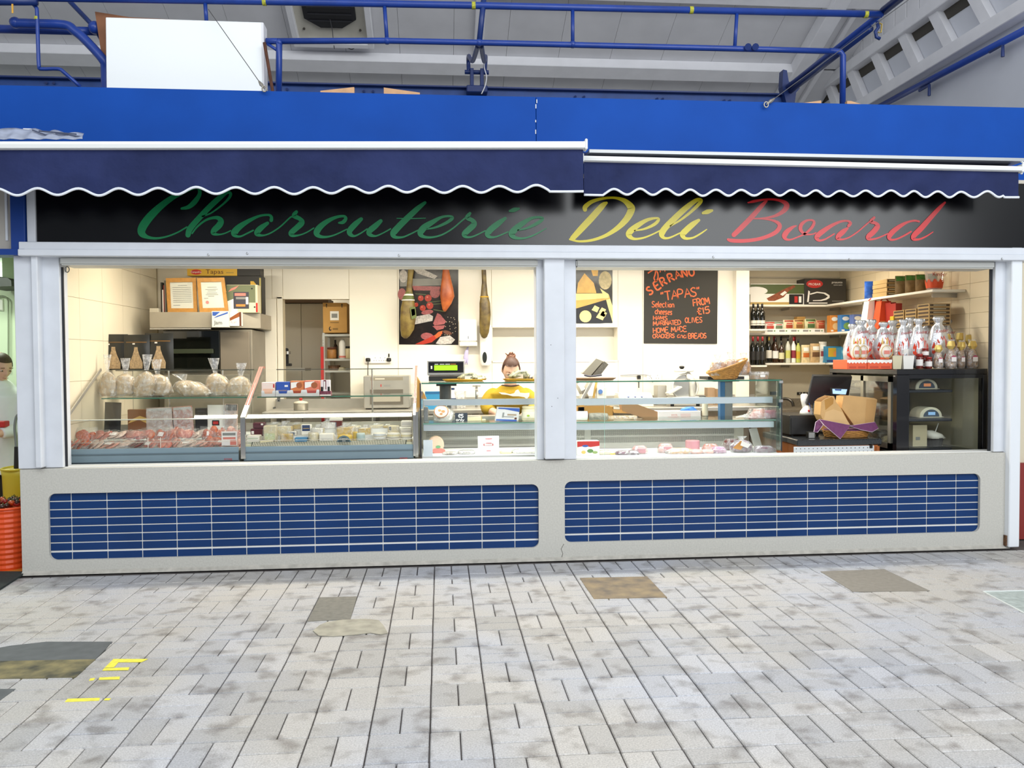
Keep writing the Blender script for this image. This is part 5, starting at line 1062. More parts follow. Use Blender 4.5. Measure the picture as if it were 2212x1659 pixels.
# ================================================================== back wall: posters, hams, board, dispensers, sockets
def sheet(name,label,P,Y,m,cat):
    q = [W(x, y, Y) for x, y in P]; c = (q[2] + q[3])/2; t = thing(name, label, cat, c); B().prism(q, (0, .003, 0)).build('sheet', m, t); return t
def pf(t, pts, Y, m, k=1, name='printed_shape'): B().poly([W(x, y, Y - .0004*k) for x, y in pts]).build(name, m, t)
def pe(t,cx,cy,rx,ry,Y,m,k=1,rot=0):
    c,s = math.cos(rot),math.sin(rot); pf(t,[(cx + rx*math.cos(a)*c - ry*math.sin(a)*s,cy + rx*math.cos(a)*s + ry*math.sin(a)*c) for a in [2*math.pi*i/18 for i in range(18)]],Y,m,k)
YW_ = YB - .004
po = sheet('meat_poster', 'glossy dark poster of cured meats and tomatoes on the back wall', [(862, 560), (990, 562), (990, 745), (862, 744)], YW_, mat('poster_dark', '241C18', .2, noise=(9, .5)), 'poster')
TOM = mat('print_tomato', 'B5341E', .3); SAL = mat('print_salami', 'A85A5A', .3, noise=(90, .3)); SALW = mat('print_salami_white', 'C9C3BC', .3, noise=(60, .35)); STB = mat('print_board', '8B8A83', .3, noise=(5, .2)); ROS = mat('print_rosemary', '4F5A32', .4)
def cc8(x,y): return (560 + x/3.568,560 + y/3.568)
pf(po,[cc8(1085,150),cc8(1420,150),cc8(1430,200),cc8(1085,210)],YW_,STB,1)
pe(po,*cc8(1110,130),9,14,YW_,SALW,2); pf(po,[cc8(1180,70),cc8(1260,75),cc8(1375,130),cc8(1350,152),cc8(1220,110)],YW_,SALW,2)
pf(po,[cc8(1180,205),cc8(1395,210),cc8(1390,242),cc8(1190,240)],YW_,SAL,2)
pe(po,*cc8(1100,270),9,13,YW_,SAL,3); pe(po,*cc8(1355,260),11,11,YW_,SAL,3)
for x, y, r in ((1245, 300, 22), (1302, 300, 27), (1210, 350, 16), (1260, 376, 23), (1315, 358, 27)): pe(po, *cc8(x, y), r/3.57, r/3.57, YW_, TOM, 4); pe(po, *cc8(x - 6, y - 8), r/14, r/16, YW_, mat('print_tomato_light', 'D98068', .3), 5)
for x0,y0,x1,y1 in ((1290,330,1400,318),(1310,345,1410,338),(1340,385,1440,400),(1200,262,1290,270)): pf(po,[cc8(x0,y0),cc8(x1,y1),cc8(x1 - 4,y1 + 7),cc8(x0 + 6,y0 + 8)],YW_,ROS,3)
pe(po,*cc8(1295,408),13,5,YW_,SAL,4,-.15)
pf(po,[cc8(1185,445),cc8(1310,422),cc8(1340,440),cc8(1335,475),cc8(1200,502)],YW_,SALW,5)
pf(po,[cc8(1372,415),cc8(1395,425),cc8(1440,480),cc8(1425,500),cc8(1350,512),cc8(1340,495)],YW_,SAL,5); pf(po,[cc8(1335,515),cc8(1432,508),cc8(1420,535),cc8(1370,548)],YW_,SAL,5)
pe(po, *cc8(1295, 595), 14, 8, YW_, SAL, 4, .1); pf(po, [cc8(1200, 655), cc8(1300, 610), cc8(1400, 560), cc8(1415, 570), cc8(1330, 640), cc8(1260, 657)], YW_, TOM, 5); pf(po, [cc8(1350, 590), cc8(1380, 560), cc8(1415, 550), cc8(1400, 590), cc8(1365, 612)], YW_, mat('print_orange2', 'C4622C', .3), 6)
pf(po, [cc8(1360, 650), cc8(1395, 600), cc8(1470, 588), cc8(1510, 620), cc8(1480, 652), cc8(1400, 657)], YW_, SALW, 6); pe(po, *cc8(1450, 565), 10, 4, YW_, mat('print_umber', '6B4330', .3), 5, .3)
for i in range(26): pe(po, *cc8(rnd.uniform(1420, 1520), rnd.uniform(440, 600)), .9, .9, YW_, mat('print_pepper', 'B9A98C', .4), 4)
cp = sheet('cheese_poster', 'glossy poster of cheese wedges and grated cheese above the niche', [(1240, 560), (1323, 562), (1323, 698), (1240, 697)], YW_, mat('poster_slate', '3B3B38', .2, noise=(10, .4)), 'poster')
def c2(x,y): return (1220 + x/5.267,560 + y/5.267)
PCH = mat('print_cheese', 'E3B45C', .3, noise=(14, .2)); PCL = mat('print_cheese_light', 'F1DC94', .3, noise=(14, .12)); PON = mat('print_onion', 'C9B98C', .35, noise=(30, .3))
pf(cp, [c2(135, 385), c2(150, 270), c2(225, 160), c2(330, 270), c2(360, 385)], YW_, PCH, 1); pf(cp, [c2(300, 120), c2(380, 120), c2(375, 190), c2(320, 190)], YW_, PCH, 1); pe(cp, *c2(460, 240), 14, 20, YW_, PON, 2); pf(cp, [c2(345, 270), c2(375, 270), c2(390, 380), c2(365, 388)], YW_, mat('print_knife', '2B2422', .3), 3)
pf(cp,[c2(110,390),c2(490,388),c2(515,450),c2(130,560)],YW_,PCH,3); pf(cp,[c2(110,392),c2(490,388),c2(500,440),c2(110,470)],YW_,PCL,4); pf(cp,[c2(400,330),c2(500,400),c2(545,540),c2(545,720),c2(470,470)],YW_,PCL,2)
pf(cp, [c2(130, 560), c2(470, 460), c2(540, 720), c2(400, 730), c2(130, 730)], YW_, mat('print_black', '17171B', .3), 5); pe(cp, *c2(235, 650), 13, 13, YW_, PCL, 6)
for x,y,r in ((350,560,9),(430,580,8),(410,640,11),(440,620,8)): pf(cp,[c2(x - r*5,y + r*2),c2(x - r,y - r*4),c2(x + r*5,y - r),c2(x + r*2,y + r*5)],YW_,PCL,7)
# hams on a rail
rail_ = solo(B().cyl((PX(850, YB - .18), YB - .18, 2.46), (PX(1080, YB - .18), YB - .18, 2.46), .012), 'ham_rail', CHROME, 'steel rail carrying the hanging hams, just under the ceiling', 'rail')
for px in (855,965,1075):
    b = B().cyl((PX(px, YB - .18), YB - .18, 2.462), (PX(px, YB - .18), YB - .18, 2.619), .006, n=6); b.build('hanger_rod', CHROME, rail_)
def ham(label,cx,Y,pts,m,band=None,tag_=None,n=14):
    """pts: (centre px, py, width px) from the shank down"""
    secs = [(W(px,py,Y),w*S(Y)/2,w*S(Y)/2*.62) for px,py,w in pts]; c = W(pts[-1][0],pts[-1][1],Y)
    t = thing('hanging_ham', label, 'ham', c); B().loft(secs[::-1], n, .035).build('meat', m, t, smooth=True)
    top = secs[0][0]; B().tube([top, (top.x, Y, 2.46 + .012)], .004, 6).build('rope', mat('rope', 'D9CDB0', .8), t)
    for (p0,p1,mm,w) in band or []:
        b = B(); a_ = [q for q in spline([(x,y,z) for x,y,z in pts],8) if p0 <= q[1] <= p1]
        b.loft([(W(x, y, Y), ww*S(Y)/2*w, ww*S(Y)/2*.62*w) for x, y, ww in a_][::-1], 16); b.build('paper_band', mm, t, smooth=True)
    for P, mm in tag_ or []: B().prism([W(x, y, Y - .06) for x, y in P], (0, .003, 0)).build('hang_tag', mm, t)
    return t
HB_ = mat('ham_brown', '8F7A38', .45, noise=(16, .5), col2='5A4420'); HO = mat('ham_orange', 'C46A34', .35, noise=(12, .35), col2='8E3A1C'); HD = mat('ham_dark', '7E6A34', .4, noise=(14, .6), col2='3E2E16'); OLB = mat('label_olive', '5F6A34', .5)
ham('whole ham with olive and white paper label in front of the meat poster', 882, YB - .18, [(887, 560, 9), (888, 582, 13), (886, 600, 11), (884, 628, 13), (882, 645, 24), (881, 665, 31), (881, 690, 34), (879, 712, 29), (876, 726, 18), (876, 731, 6)], HB_, [(629, 652, OLB, 1.06), (634, 640, WHT, 1.09), (646, 650, WHT, 1.08)], [([(885, 664), (897, 662), (900, 686), (889, 690)], OLB), ([(888, 668), (896, 667), (897, 680), (890, 683)], WHT)])
ham('short orange-red ham at the pale edge of the meat poster', 965, YB - .18, [(963, 565, 10), (963, 580, 12), (964, 600, 19), (965, 622, 27), (966, 640, 31), (964, 656, 22), (961, 668, 11), (961, 673, 4)], HO)
ham('long slender dark ham with yellow string hanging by the soap dispenser', 1047, YB - .18, [(1044, 560, 8), (1045, 585, 10), (1046, 610, 10), (1046, 635, 15), (1047, 655, 23), (1048, 680, 25), (1047, 700, 24), (1046, 718, 20), (1046, 728, 12), (1046, 731, 4)], HD, [(634, 637, YEL, 1.1), (640, 643, YEL, 1.1)])
# niche and dispensers
t = thing('towel_dispenser', 'white paper towel dispenser on the back wall between poster and soap', 'dispenser', W(1012, 748, YB - .1))
x0, x1 = PX(993, YB - .12), PX(1031, YB - .12); B().bx(x0, x1, YB - .12, YB - .001, PZ(1012, 738, YB - .12), PZ(1012, 690, YB - .12)).build('cover', mat('plastic_white', 'F4F1EA', .3), t, bev=.01, seg=2); B().bx(x0 - .002, x1 + .002, YB - .125, YB - .001, PZ(1012, 748, YB - .12), PZ(1012, 738.5, YB - .12)).build('bottom_tray', mat('plastic_cream', 'E4DECF', .35), t, bev=.006)
B().bx(PX(1011.5, YB - .12), PX(1012.6, YB - .12), YB - .122, YB - .12, PZ(1012, 732, YB - .12), PZ(1012, 726, YB - .12)).build('slot', BLK, t)
t = thing('rubber_glove', 'pale lavender glove hanging below the paper towel dispenser', 'glove', W(1008, 786, YB - .06)); yg = YB - .06
B().loft([(W(1007, 784, yg), .018, .006), (W(1006, 772, yg), .026, .008), (W(1008, 760, yg), .02, .008), (W(1011, 749, yg), .008, .006)], 10, .12).build('glove', mat('lavender', 'B9B3D6', .5), t, smooth=True)
for px, py in ((1001, 785), (1004, 788), (1009, 788)): B().tube([W(px + 2, 776, yg), W(px, py, yg)], [.008, .006], 6).build('finger', mat('lavender'), t, smooth=True)
t = thing('soap_dispenser', 'white soap dispenser with dark oval window on the back wall', 'dispenser', W(1049, 792, YB - .06)); Y = YB - .06
B().loft([(W(1049, 791, Y), .035, .04), (W(1049, 786, Y), .055, .055), (W(1049, 765, Y), .062, .06), (W(1049, 725, Y), .062, .058), (W(1049, 704, Y), .058, .055), (W(1049, 700, Y), .04, .04)], 16, pw=.6).build('body', mat('plastic_white'), t, smooth=True)
B().prism([W(1047 + 5*math.cos(a), 772 + 12*math.sin(a), Y - .062) for a in [2*math.pi*k/16 for k in range(16)]], (0, .006, 0)).build('window', mat('smoke_window', '2A2D2A', .15), t)
def socket(label,px0,px1,py0,py1,Y,plugs=(),holes=()):
    t = thing('socket_strip', label, 'socket', W((px0 + px1)/2, py1, Y)); B().bx(PX(px0, Y), PX(px1, Y), Y - .022, Y, PZ(px0, py1, Y), PZ(px0, py0, Y)).build('face_plate', mat('plastic_white'), t, bev=.004)
    for px in holes:
        for dx, dy in ((0, -4), (-2.5, 2), (2.5, 2)): B().bx(PX(px + dx - .7, Y), PX(px + dx + .7, Y), Y - .0228, Y - .0215, PZ(px, (py0 + py1)/2 + dy + 1, Y), PZ(px, (py0 + py1)/2 + dy - 1, Y)).build('pin_hole', GRY, t)
    return t
YS_ = YB
t = socket('four gang white wall socket with two black plugs above the steel oven', 788, 845, 769, 785, YB, holes=(811, 822, 832))
for i,px in enumerate((795,840)):
    t2 = thing('plug', ('black plug with a cord dropping behind the steel oven', 'black plug at the end of the four gang socket nearer the scale')[i], 'plug', W(px, 783, YB - .05))
    B().lathe([(.02, -.018), (.024, -.01), (.024, .012), (.014, .018)], W(px, 777, YB - .035), 12).build('plug_body', BLK, t2, smooth=True)
    if i == 0: B().tube([W(px, 782, YB - .04), W(px - .5, 800, YB - .03), W(px, 830, YB - .03)], .004, 6).build('cord', BLK, t2)
    else: B().tube([W(px, 771, YB - .03), W(px, 764, YB - .035)], .007, 6).build('cord_end', BLK, t2)
t = socket('double white wall socket behind the slicers with a looped black cord', 1396, 1428, 808, 822, YB, holes=(1404, 1419))
t = thing('plug', 'square black plug with grey cord on the wall behind the vacuum sealer', 'plug', W(1380, 822, YB - .03)); B().box(W(1380, 816, YB - .02), (.035, .04, .05)).build('plug_body', BLK, t, bev=.006)
B().tube(spline([W(1340, 811, YB - .015), W(1362, 810, YB - .02), W(1395, 810, YB - .02), W(1405, 814, YB - .02), W(1410, 826, YB - .02)], 5), .004, 6).build('cord', GRY, t, smooth=True); B().tube([W(1380, 822, YB - .02), W(1380, 838, YB - .02)], .005, 6).build('cord', BLK, t)
# ------------------------------------------------------------------ chalk board
cb_ = thing('chalkboard', 'black chalkboard of tapas offers handwritten in orange on the back wall', 'chalkboard', W(1470, 742, YB - .01))
B().prism([W(1392, 560, YB - .012), W(1551, 560, YB - .012), W(1549, 742.5, YB - .012), W(1391, 741.5, YB - .012)], (0, .011, 0)).build('board', mat('board_black', '2B2820', .55), cb_)
SF = {'A': [[(0,0),(.33,1),(.66,0)],[(.12,.38),(.54,.38)]], 'B': [[(0,0),(0,1),(.4,.98),(.5,.78),(.38,.54),(0,.52)],[(.38,.54),(.56,.3),(.42,.02),(0,0)]], 'C': [[(.6,.85),(.35,1),(.08,.75),(.06,.3),(.3,0),(.6,.12)]], 'D': [[(0,0),(0,1),(.4,.9),(.6,.5),(.4,.08),(0,0)]],
 'E': [[(.55,1),(.05,1),(0,0),(.58,0)],[(.02,.52),(.45,.54)]], 'F': [[(.58,1),(.05,1),(0,0)],[(.03,.52),(.45,.54)]], 'H': [[(0,0),(0,1)],[(.55,0),(.55,1)],[(0,.5),(.55,.52)]], 'I': [[(.1,0),(.1,1)]], 'K': [[(0,0),(0,1)],[(.5,1),(.02,.48),(.55,0)]], 'L': [[(.05,1),(0,0),(.5,0)]],
 'M': [[(0,0),(.08,1),(.36,.3),(.64,1),(.72,0)]], 'N': [[(0,0),(.03,1),(.52,0),(.55,1)]], 'O': [[(.3,1),(.05,.75),(.03,.3),(.28,0),(.55,.25),(.55,.75),(.3,1)]], 'P': [[(0,0),(.03,1),(.42,.98),(.52,.75),(.4,.52),(.02,.48)]], 'R': [[(0,0),(.03,1),(.42,.98),(.5,.76),(.38,.54),(.02,.5)],[(.25,.5),(.58,0)]],
 'S': [[(.52,.88),(.28,1),(.05,.8),(.2,.55),(.45,.42),(.5,.15),(.25,0),(0,.12)]], 'T': [[(0,1),(.6,1)],[(.3,1),(.3,0)]], 'V': [[(0,1),(.28,0),(.56,1)]], '£': [[(.6,.8),(.45,1),(.25,.9),(.3,.5),(.2,.1),(0,0),(.3,.08),(.6,.02)],[(.05,.5),(.5,.52)]], '1': [[(0,.78),(.2,1),(.2,0)]], '5': [[(.55,1),(.12,1),(.05,.58),(.4,.6),(.52,.3),(.35,.02),(0,.08)]],
 'a': [[(.45,.6),(.2,.66),(.03,.35),(.15,.02),(.42,.3),(.45,.62),(.46,0)]], 'c': [[(.45,.56),(.22,.66),(.03,.35),(.2,0),(.46,.1)]], 'd': [[(.42,.55),(.18,.64),(.02,.3),(.18,0),(.42,.25),(.45,1),(.47,0)]], 'e': [[(.04,.34),(.42,.4),(.3,.66),(.06,.45),(.1,.05),(.42,.06)]], 'h': [[(0,1),(0,0)],[(0,.4),(.22,.62),(.4,.45),(.42,0)]], 'i': [[(.08,.6),(.08,0)],[(.08,.85),(.08,.8)]],
 'l': [[(.06,1),(.06,0)]], 'n': [[(0,.62),(0,0)],[(0,.4),(.2,.62),(.38,.45),(.4,0)]], 'o': [[(.22,.64),(.02,.35),(.2,0),(.42,.3),(.22,.64)]], 's': [[(.4,.58),(.18,.66),(.06,.48),(.34,.24),(.28,.02),(.02,.08)]], 't': [[(.15,.95),(.15,.1),(.32,0)],[(0,.65),(.32,.66)]], 'k': [[(0,1),(0,0)],[(.36,.62),(.02,.3),(.4,0)]], 'r': [[(0,.62),(0,0)],[(0,.38),(.16,.6),(.32,.58)]], '"': [[(.05,1),(.0,.75)],[(.22,1),(.16,.75)]], 'y': [[(0,.62),(.2,.1)],[(.42,.62),(.2,.1),(.04,-.3)]], 'J': [[(.5,1),(.45,.2),(.25,0),(.02,.18)]], 'u': [[(0,.62),(.04,.1),(.25,.02),(.4,.3),(.42,.62)],[(.42,.62),(.44,0)]], 'm': [[(0,.62),(0,0)],[(0,.4),(.16,.62),(.26,.4),(.27,0)],[(.27,.4),(.44,.62),(.54,.4),(.55,0)]]}
ADV = {'I': .3, 'i': .26, 'l': .24, '1': .42, '"': .36, 'M': .9, 'm': .72, ' ': .42}
CHK = mat('chalk_orange', 'E8744A', .85)
def strokes(b,pts,w,Y):
    L_,R_ = [],[]
    for k,(x,y) in enumerate(pts):
        a,c = pts[max(k - 1,0)],pts[min(k + 1,len(pts) - 1)]; dx,dy = c[0] - a[0],c[1] - a[1]; n = math.hypot(dx,dy) or 1
        L_.append(W(x - dy/n*w/2,y + dx/n*w/2,Y)); R_.append(W(x + dy/n*w/2,y - dx/n*w/2,Y))
    n = len(pts); b.add(L_ + R_,[(k,k + 1,n + k + 1,n + k) for k in range(n - 1)])
def hand(word, x0, y0, x1, y1, h, w, parent, Y, m, fit=True, name='handwriting'):
    """write word with its baseline from (x0,y0) to (x1,y1) in photo px, letter height h"""
    adv = [ADV.get(ch,.66 if ch.isupper() or not ch.isalpha() else .54) for ch in word]; tot = sum(adv) - .08; b = B()
    L = math.hypot(x1 - x0,y1 - y0); ux,uy = (x1 - x0)/L,(y1 - y0)/L; k = L/tot; pos = 0
    for ch,a in zip(word,adv):
        for st in SF.get(ch,[]):
            P = spline(st, 3) if len(st) > 3 or ch in 'SCOcaeos' else st
            strokes(b,[(x0 + ux*(pos + px_)*k + uy*py_*h,y0 + uy*(pos + px_)*k - ux*py_*h) for px_,py_ in P],w,Y)
        pos += a
    return b.build(name,m,parent)
YC = YB - .0132
def c3(x,y): return (1220 + x/5.267,560 + y/5.267)
for word, a, c, h, w in (('"TAPAS"', (1105, 475), (1545, 412), 19, 2.6), ('Selection', (990, 545), (1245, 548), 12.5, 1.8), ('cheeses', (1025, 622), (1222, 632), 11.5, 1.8), ('HAMS', (1008, 692), (1168, 694), 9, 1.8), ('FROM', (1465, 535), (1655, 507), 14.5, 2.4), ('£15', (1505, 634), (1655, 610), 14, 2.3),
                         ('MARINATED', (1008, 757), (1320, 742), 9.5, 1.8), ('OLIVES', (1370, 722), (1565, 718), 11, 1.8), ('HOME MADE', (1008, 840), (1388, 820), 11, 1.9), ('CRACKERS', (1000, 898), (1250, 893), 8.5, 1.7), ('and', (1278, 894), (1380, 898), 10, 1.6), ('BREADS', (1408, 902), (1612, 896), 10.5, 1.9)):
    hand(word,*c3(*a),*c3(*c),h,w,cb_,YC,CHK)
for ch, a, ang in (('S', (965, 410), -32), ('E', (1050, 350), -32), ('R', (1118, 308), -30), ('R', (1200, 262), -26), ('A', (1268, 228), -20), ('N', (1345, 208), -14), ('O', (1420, 195), -10)):
    x,y = c3(*a); L = 11; hand(ch,x,y,x + L*math.cos(math.radians(ang)),y + L*math.sin(math.radians(ang)),17,3.6,cb_,YC,CHK)
b = B(); strokes(b, spline([c3(945, 160), c3(975, 140), c3(1020, 120), c3(1055, 150), c3(1060, 215), c3(1035, 245), c3(1015, 215), c3(1030, 165), c3(1040, 60)], 4), 2.8, YC); strokes(b, [c3(1085, 150), c3(1090, 90), c3(1110, 130), c3(1130, 90), c3(1140, 140)], 2.4, YC); b.build('handwriting', CHK, cb_)

# ================================================================== things on and behind the square counters
t = thing('deli_scale', 'grey and black deli scale with bright green display on its column', 'scale', (PX(962, .9), .92, ZCT - .18)); Y = .86; PGR = mat('scale_grey', 'A9A8A4', .4)
B().bx(PX(923, Y), PX(1004, Y), Y, Y + .05, PZ(960, 811, Y), PZ(960, 778, Y)).build('display_frame', PGR, t, bev=.006); B().bx(PX(926, Y), PX(1001, Y), Y - .004, Y, PZ(960, 805, Y), PZ(960, 782, Y)).build('display_face', mat('face_black', '17161A', .25), t)
B().bx(PX(938, Y), PX(988, Y), Y - .006, Y - .004, PZ(960, 800, Y), PZ(960, 789, Y)).build('green_screen', mat('lcd_green', '9BE818', .4, emit=('9BE818', .75)), t)
for px, w in ((943, 8), (955, 10), (967, 10)): B().bx(PX(px - w/2, Y), PX(px + w/2, Y), Y - .0052, Y - .004, PZ(960, 787.5, Y), PZ(960, 786, Y)).build('legend', WHT, t)
B().bx(PX(979 - 6, Y), PX(979 + 6, Y), Y - .0052, Y - .004, PZ(960, 787.5, Y), PZ(960, 786, Y)).build('legend', ORG, t); B().bx(PX(930.5, Y), PX(934, Y), Y - .0052, Y - .004, PZ(960, 797, Y), PZ(960, 790, Y)).build('brand_mark', WHT, t)
B().bx(PX(926, Y), PX(1003, Y), Y - .02, Y + .3, PZ(960, 823, Y), PZ(960, 812, Y)).build('scale_body', BLK, t, bev=.004)
B().bx(PX(942, Y), PX(986, Y), Y + .02, Y + .12, PZ(960, 834, Y), PZ(960, 829, Y)).build('column_cap', BLK, t); B().cyl(W(962, 833, Y + .08), W(962, 900, Y + .08), .048, n=16).build('column', mat('column_grey', '4B4D50', .5), t)
b = B().bx(C0 - .01, C1, .87, 1.06, ZCD, PZ(960, 899, .94)); b.build('rear_counter', SSTEEL, cc)
ze = PZ(1450, 907, .94); B().bx(E0, PX(1600, .94), .87, 1.20, ZED, ze - .001).build('rear_counter', SSTEEL, cd_)
GLD = mat('gold_tray', 'B88A2A', .3, .8); PKT = mat('herb_packet', 'B5B596', .35, noise=(45, .6), col2='4A5234')
def tray(label,px0,px1,Y,z,m=GLD):
    x0, x1 = PX(px0, Y), PX(px1, Y); t = thing('serving_tray', label, 'tray', ((x0 + x1)/2, Y, z)); rx, ry = (x1 - x0)/2, .13; c = ((x0 + x1)/2, Y, z)
    B().lathe([(rx*.86, .001), (rx*.88, .004), (rx, .018), (rx*.98, .021), (rx*.85, .007)], c, 24, 1, ry/rx).build('tray', m, t, smooth=True); return t
tray('oval gold tray holding herb packets beside the scale', 955, 1051, .58, ZCT); tray('oval gold tray holding dark herb packets in front of the woman', 1085, 1187, .58, ZCT)
for i, (a, c, top, lab) in enumerate(((990, 1035, 805, 'silvery green crisp packet lying on the gold tray by the scale'), (1023, 1050, 810, 'smaller white and green packet on the gold tray by the scale'), (1098, 1145, 800, 'dark green crisp packet heaped on the gold tray before the woman'), (1138, 1176, 806, 'black and white packet on the gold tray before the woman'))):
    x = PX((a + c)/2,.58); w = PX(c,.58) - PX(a,.58); h = PZ(1050,top,.58) - ZCT - .008
    t = thing('herb_packet', lab, 'packet', (x, .58, ZCT + .008), 'packets on the trays'); B().loft([((x, .58, ZCT + .008), w*.45, .05), ((x, .58, ZCT + .008 + h*.4), w*.5, .055), ((x + .01, .58, ZCT + .008 + h*.85), w*.3, .035), ((x + .02, .58, ZCT + .008 + h), w*.12, .01)], 14, .16, pw=.7).build('packet', PKT if i != 3 else mat('mono_packet', 'C9C6BC', .35, noise=(60, .7), col2='2B2B26'), t)
    B().quad((x - w*.2, .58 - .058, ZCT + .008 + h*.2), (x + w*.15, .58 - .058, ZCT + .008 + h*.2), (x + w*.15, .58 - .05, ZCT + .008 + h*.6), (x - w*.2, .58 - .05, ZCT + .008 + h*.6)).build('printed_panel', CHW, t)
solo(B().prism([W(1042, 822, .5), W(1090, 823, .5), W(1085, 826, .42), W(1047, 826, .42)], (0, 0, .002)), 'paper_slip', WHT, 'slip of white paper on the counter glass between the two trays', 'paper')
t = thing('price_sign', 'small black slate price sign on the cheese shelf', 'price sign', (PX(995, .5), .5, ZCS)); x0, x1 = PX(982, .5), PX(1009, .5); zt = PZ(995, 892, .5); B().bx(x0, x1, .5, .506, ZCS, zt).build('slate', mat('slate_black', '2A3038', .6), t)
hand('£5', 989, 902, 1001, 902, 7, 1.5, t, .4985, WHT); hand('only', 985, 909.5, 1003, 910, 6.5, 1.2, t, .4985, WHT)
t = film_bag('round_cheese', 'round cheese in clear bag with a big round label on the shelf', 934, 980, 872, 912, ZCS, .54, CHW, FILM, .2, .8, cat='cheese')
pc = W(953, 889, .46); B().poly([pc + Vector((.058*math.cos(a), 0, .05*math.sin(a))) for a in [2*math.pi*k/20 for k in range(20)]]).build('round_label', mat('label_rust', 'B07A50', .5), t); B().poly([pc + Vector((.050*math.cos(a), -.001, .043*math.sin(a))) for a in [2*math.pi*k/20 for k in range(20)]]).build('label_face', mat('label_cream', 'F2E6D2', .5, noise=(60, .15)), t)
for dx, dz, r in ((-.012, .01, .014), (.016, .002, .016), (.0, -.018, .012)): B().poly([pc + Vector((dx + r*math.cos(a), -.002, dz + r*.7*math.sin(a))) for a in [2*math.pi*k/10 for k in range(10)]]).build('label_print', mat('label_tan', 'C98E5A', .5), t)
solo(B().bx(PX(914, .5), PX(924, .5), .5, .54, ZCS, PZ(920, 879, .5)), 'clip_stand', CHROME, 'small steel clip stand at the end of the cheese shelf', 'stand', bev=.004)
t = wedge('pale cheese wedge lying flat behind the slate price sign', 1008, 1040, 901, 912, .56, .08, CHS, CHY, None, z0=ZCS); t['group'] = 'cheeses in the square counter'
block('cheese_slab', 'low pale cheese slab between the wedge and the blue striped box', 1036, 1050, 906, 912, .58, .06, CHS, (), z0=ZCS)
q = [W(x, y, .52) for x, y in ((1074, 879), (1123, 881), (1120, 912), (1069, 911))]; t = thing('cheese_box', 'white box with blue stripes leaning on the cheese shelf', 'box', (q[2] + q[3])/2); q[2].z = q[3].z = ZCS + .001
B().prism(q, (0, .05, 0)).build('box_body', mat('box_pale', 'CFCBC8', .5), t, bev=.002); e, f_ = q[1] - q[0], q[3] - q[0]
def oq(u0, u1, v0, v1, m, nm='printed_panel', t=t, q=q, e=e, f_=f_): B().quad(*[q[0] + e*u + f_*v + Vector((0, -.001, 0)) for u, v in ((u0, v0), (u1, v0), (u1, v1), (u0, v1))]).build(nm, m, t)
oq(.06, 1, .04, .14, BLU); B().poly([q[0] + e*u + f_*v + Vector((0, -.0012, 0)) for u, v in ((.35, .14), (1, .12), (1, .30))]).build('printed_shape', BLU, t); oq(.04, .95, .86, .97, BLU); oq(.28, .36, .38, .74, GRY); oq(.36, .8, .64, .70, GRY); oq(.5, .9, .46, .58, mat('print_tan', 'A08C74', .5)); oq(.84, .94, .70, .84, BRN)
t = jar('tub', 'clear tub of whitish curds with a green dot label on the cheese shelf', (PX(1143, .56), .56, ZCS), PZ(1143, 878, .5) - ZCS, .062, mat('curd', 'D6CBA8', .4, noise=(40, .12)), CHS, mat('curd_label', 'E6DFC8', .5), cat='tub'); p = W(1141, 898, .49); B().poly([p + Vector((.012*math.cos(a), 0, .008*math.sin(a))) for a in [2*math.pi*k/12 for k in range(12)]]).build('green_dot', mat('lime_dot', '9DB83A', .5), t)
# deck of the cheese counter
zd = ZCD + .005
t = thing('cheese_wheel_half', 'peach cheese half wheel with a green oval label standing behind the white board', 'cheese', (PX(943, .5), .5, zd)); r = .062; cx = PX(940, .5)
B().prism([(cx + r*math.cos(a)*1.05, .5, zd + r*1.05 + r*1.1*math.sin(a)) for a in [2*math.pi*k/20 for k in range(20)]], (0, .08, 0)).build('cheese', mat('peach_cheese', 'E3BFA2', .5), t, bev=.006); B().poly([(cx + .018 + .02*math.cos(a), .499 - .002, zd + .05 + .012*math.sin(a)) for a in [2*math.pi*k/14 for k in range(14)]]).build('green_label', mat('oval_green', '6FA070', .5), t)
B().poly([(cx + .02 + .055*math.cos(a), .4992, zd + .018 + .022*math.sin(a)) for a in [2*math.pi*k/14 for k in range(14)]]).build('pink_print', PNK, t)
t.name = 'half_cheese'; OFF['half_cheese'] = Vector(t.location)
for nm, lab, a, c, top, m, Y, lm in (('round_cheese', 'flat round cheese in film with black lettering in the cheese counter', 954, 986, 976, mat('film_cheese', 'E2D3C0', .4), .42, BLK), ('round_cheese', 'flat round cheese in film with a grey ringed label in the cheese counter', 988, 1024, 973, mat('film_cheese2', 'EADFD6', .4), .44, GRY)):
    x, r = PX((a + c)/2, Y), (PX(c, Y) - PX(a, Y))/2; h = PZ(1000, top, Y) - zd; t = thing(nm, lab, 'cheese', (x, Y, zd), 'cheeses in the square counter')
    B().lathe([(r*.9, 0), (r, h*.3), (r, h*.7), (r*.85, h*.95)], (x, Y, zd), 16).build('cheese', m, t, smooth=True); B().lathe([(r*1.04, 0), (r*1.06, h*.5), (r*.92, h*1.02)], (x, Y, zd), 16).build('film', FILM, t); text('QUESO' if lm is BLK else 'TORTA', .02, lm, t, (x, Y - r*1.065, zd + h*.5))
t = pillow('white_bag', 'upright white bag with red oval print in the cheese counter', 'bag', (PX(1054, .42), .42, zd), .165, PZ(1054, 942, .42) - zd, .055, mat('bag_white', 'F2EFEC', .4), [(.34, .68, .84, .88, RED), (.38, .64, .60, .64, mat('rose_print', 'D98A90', .5)), (.26, .72, .47, .58, RED), (.3, .68, .485, .565, WHT), (.4, .6, .15, .2, mat('rose_print'))])
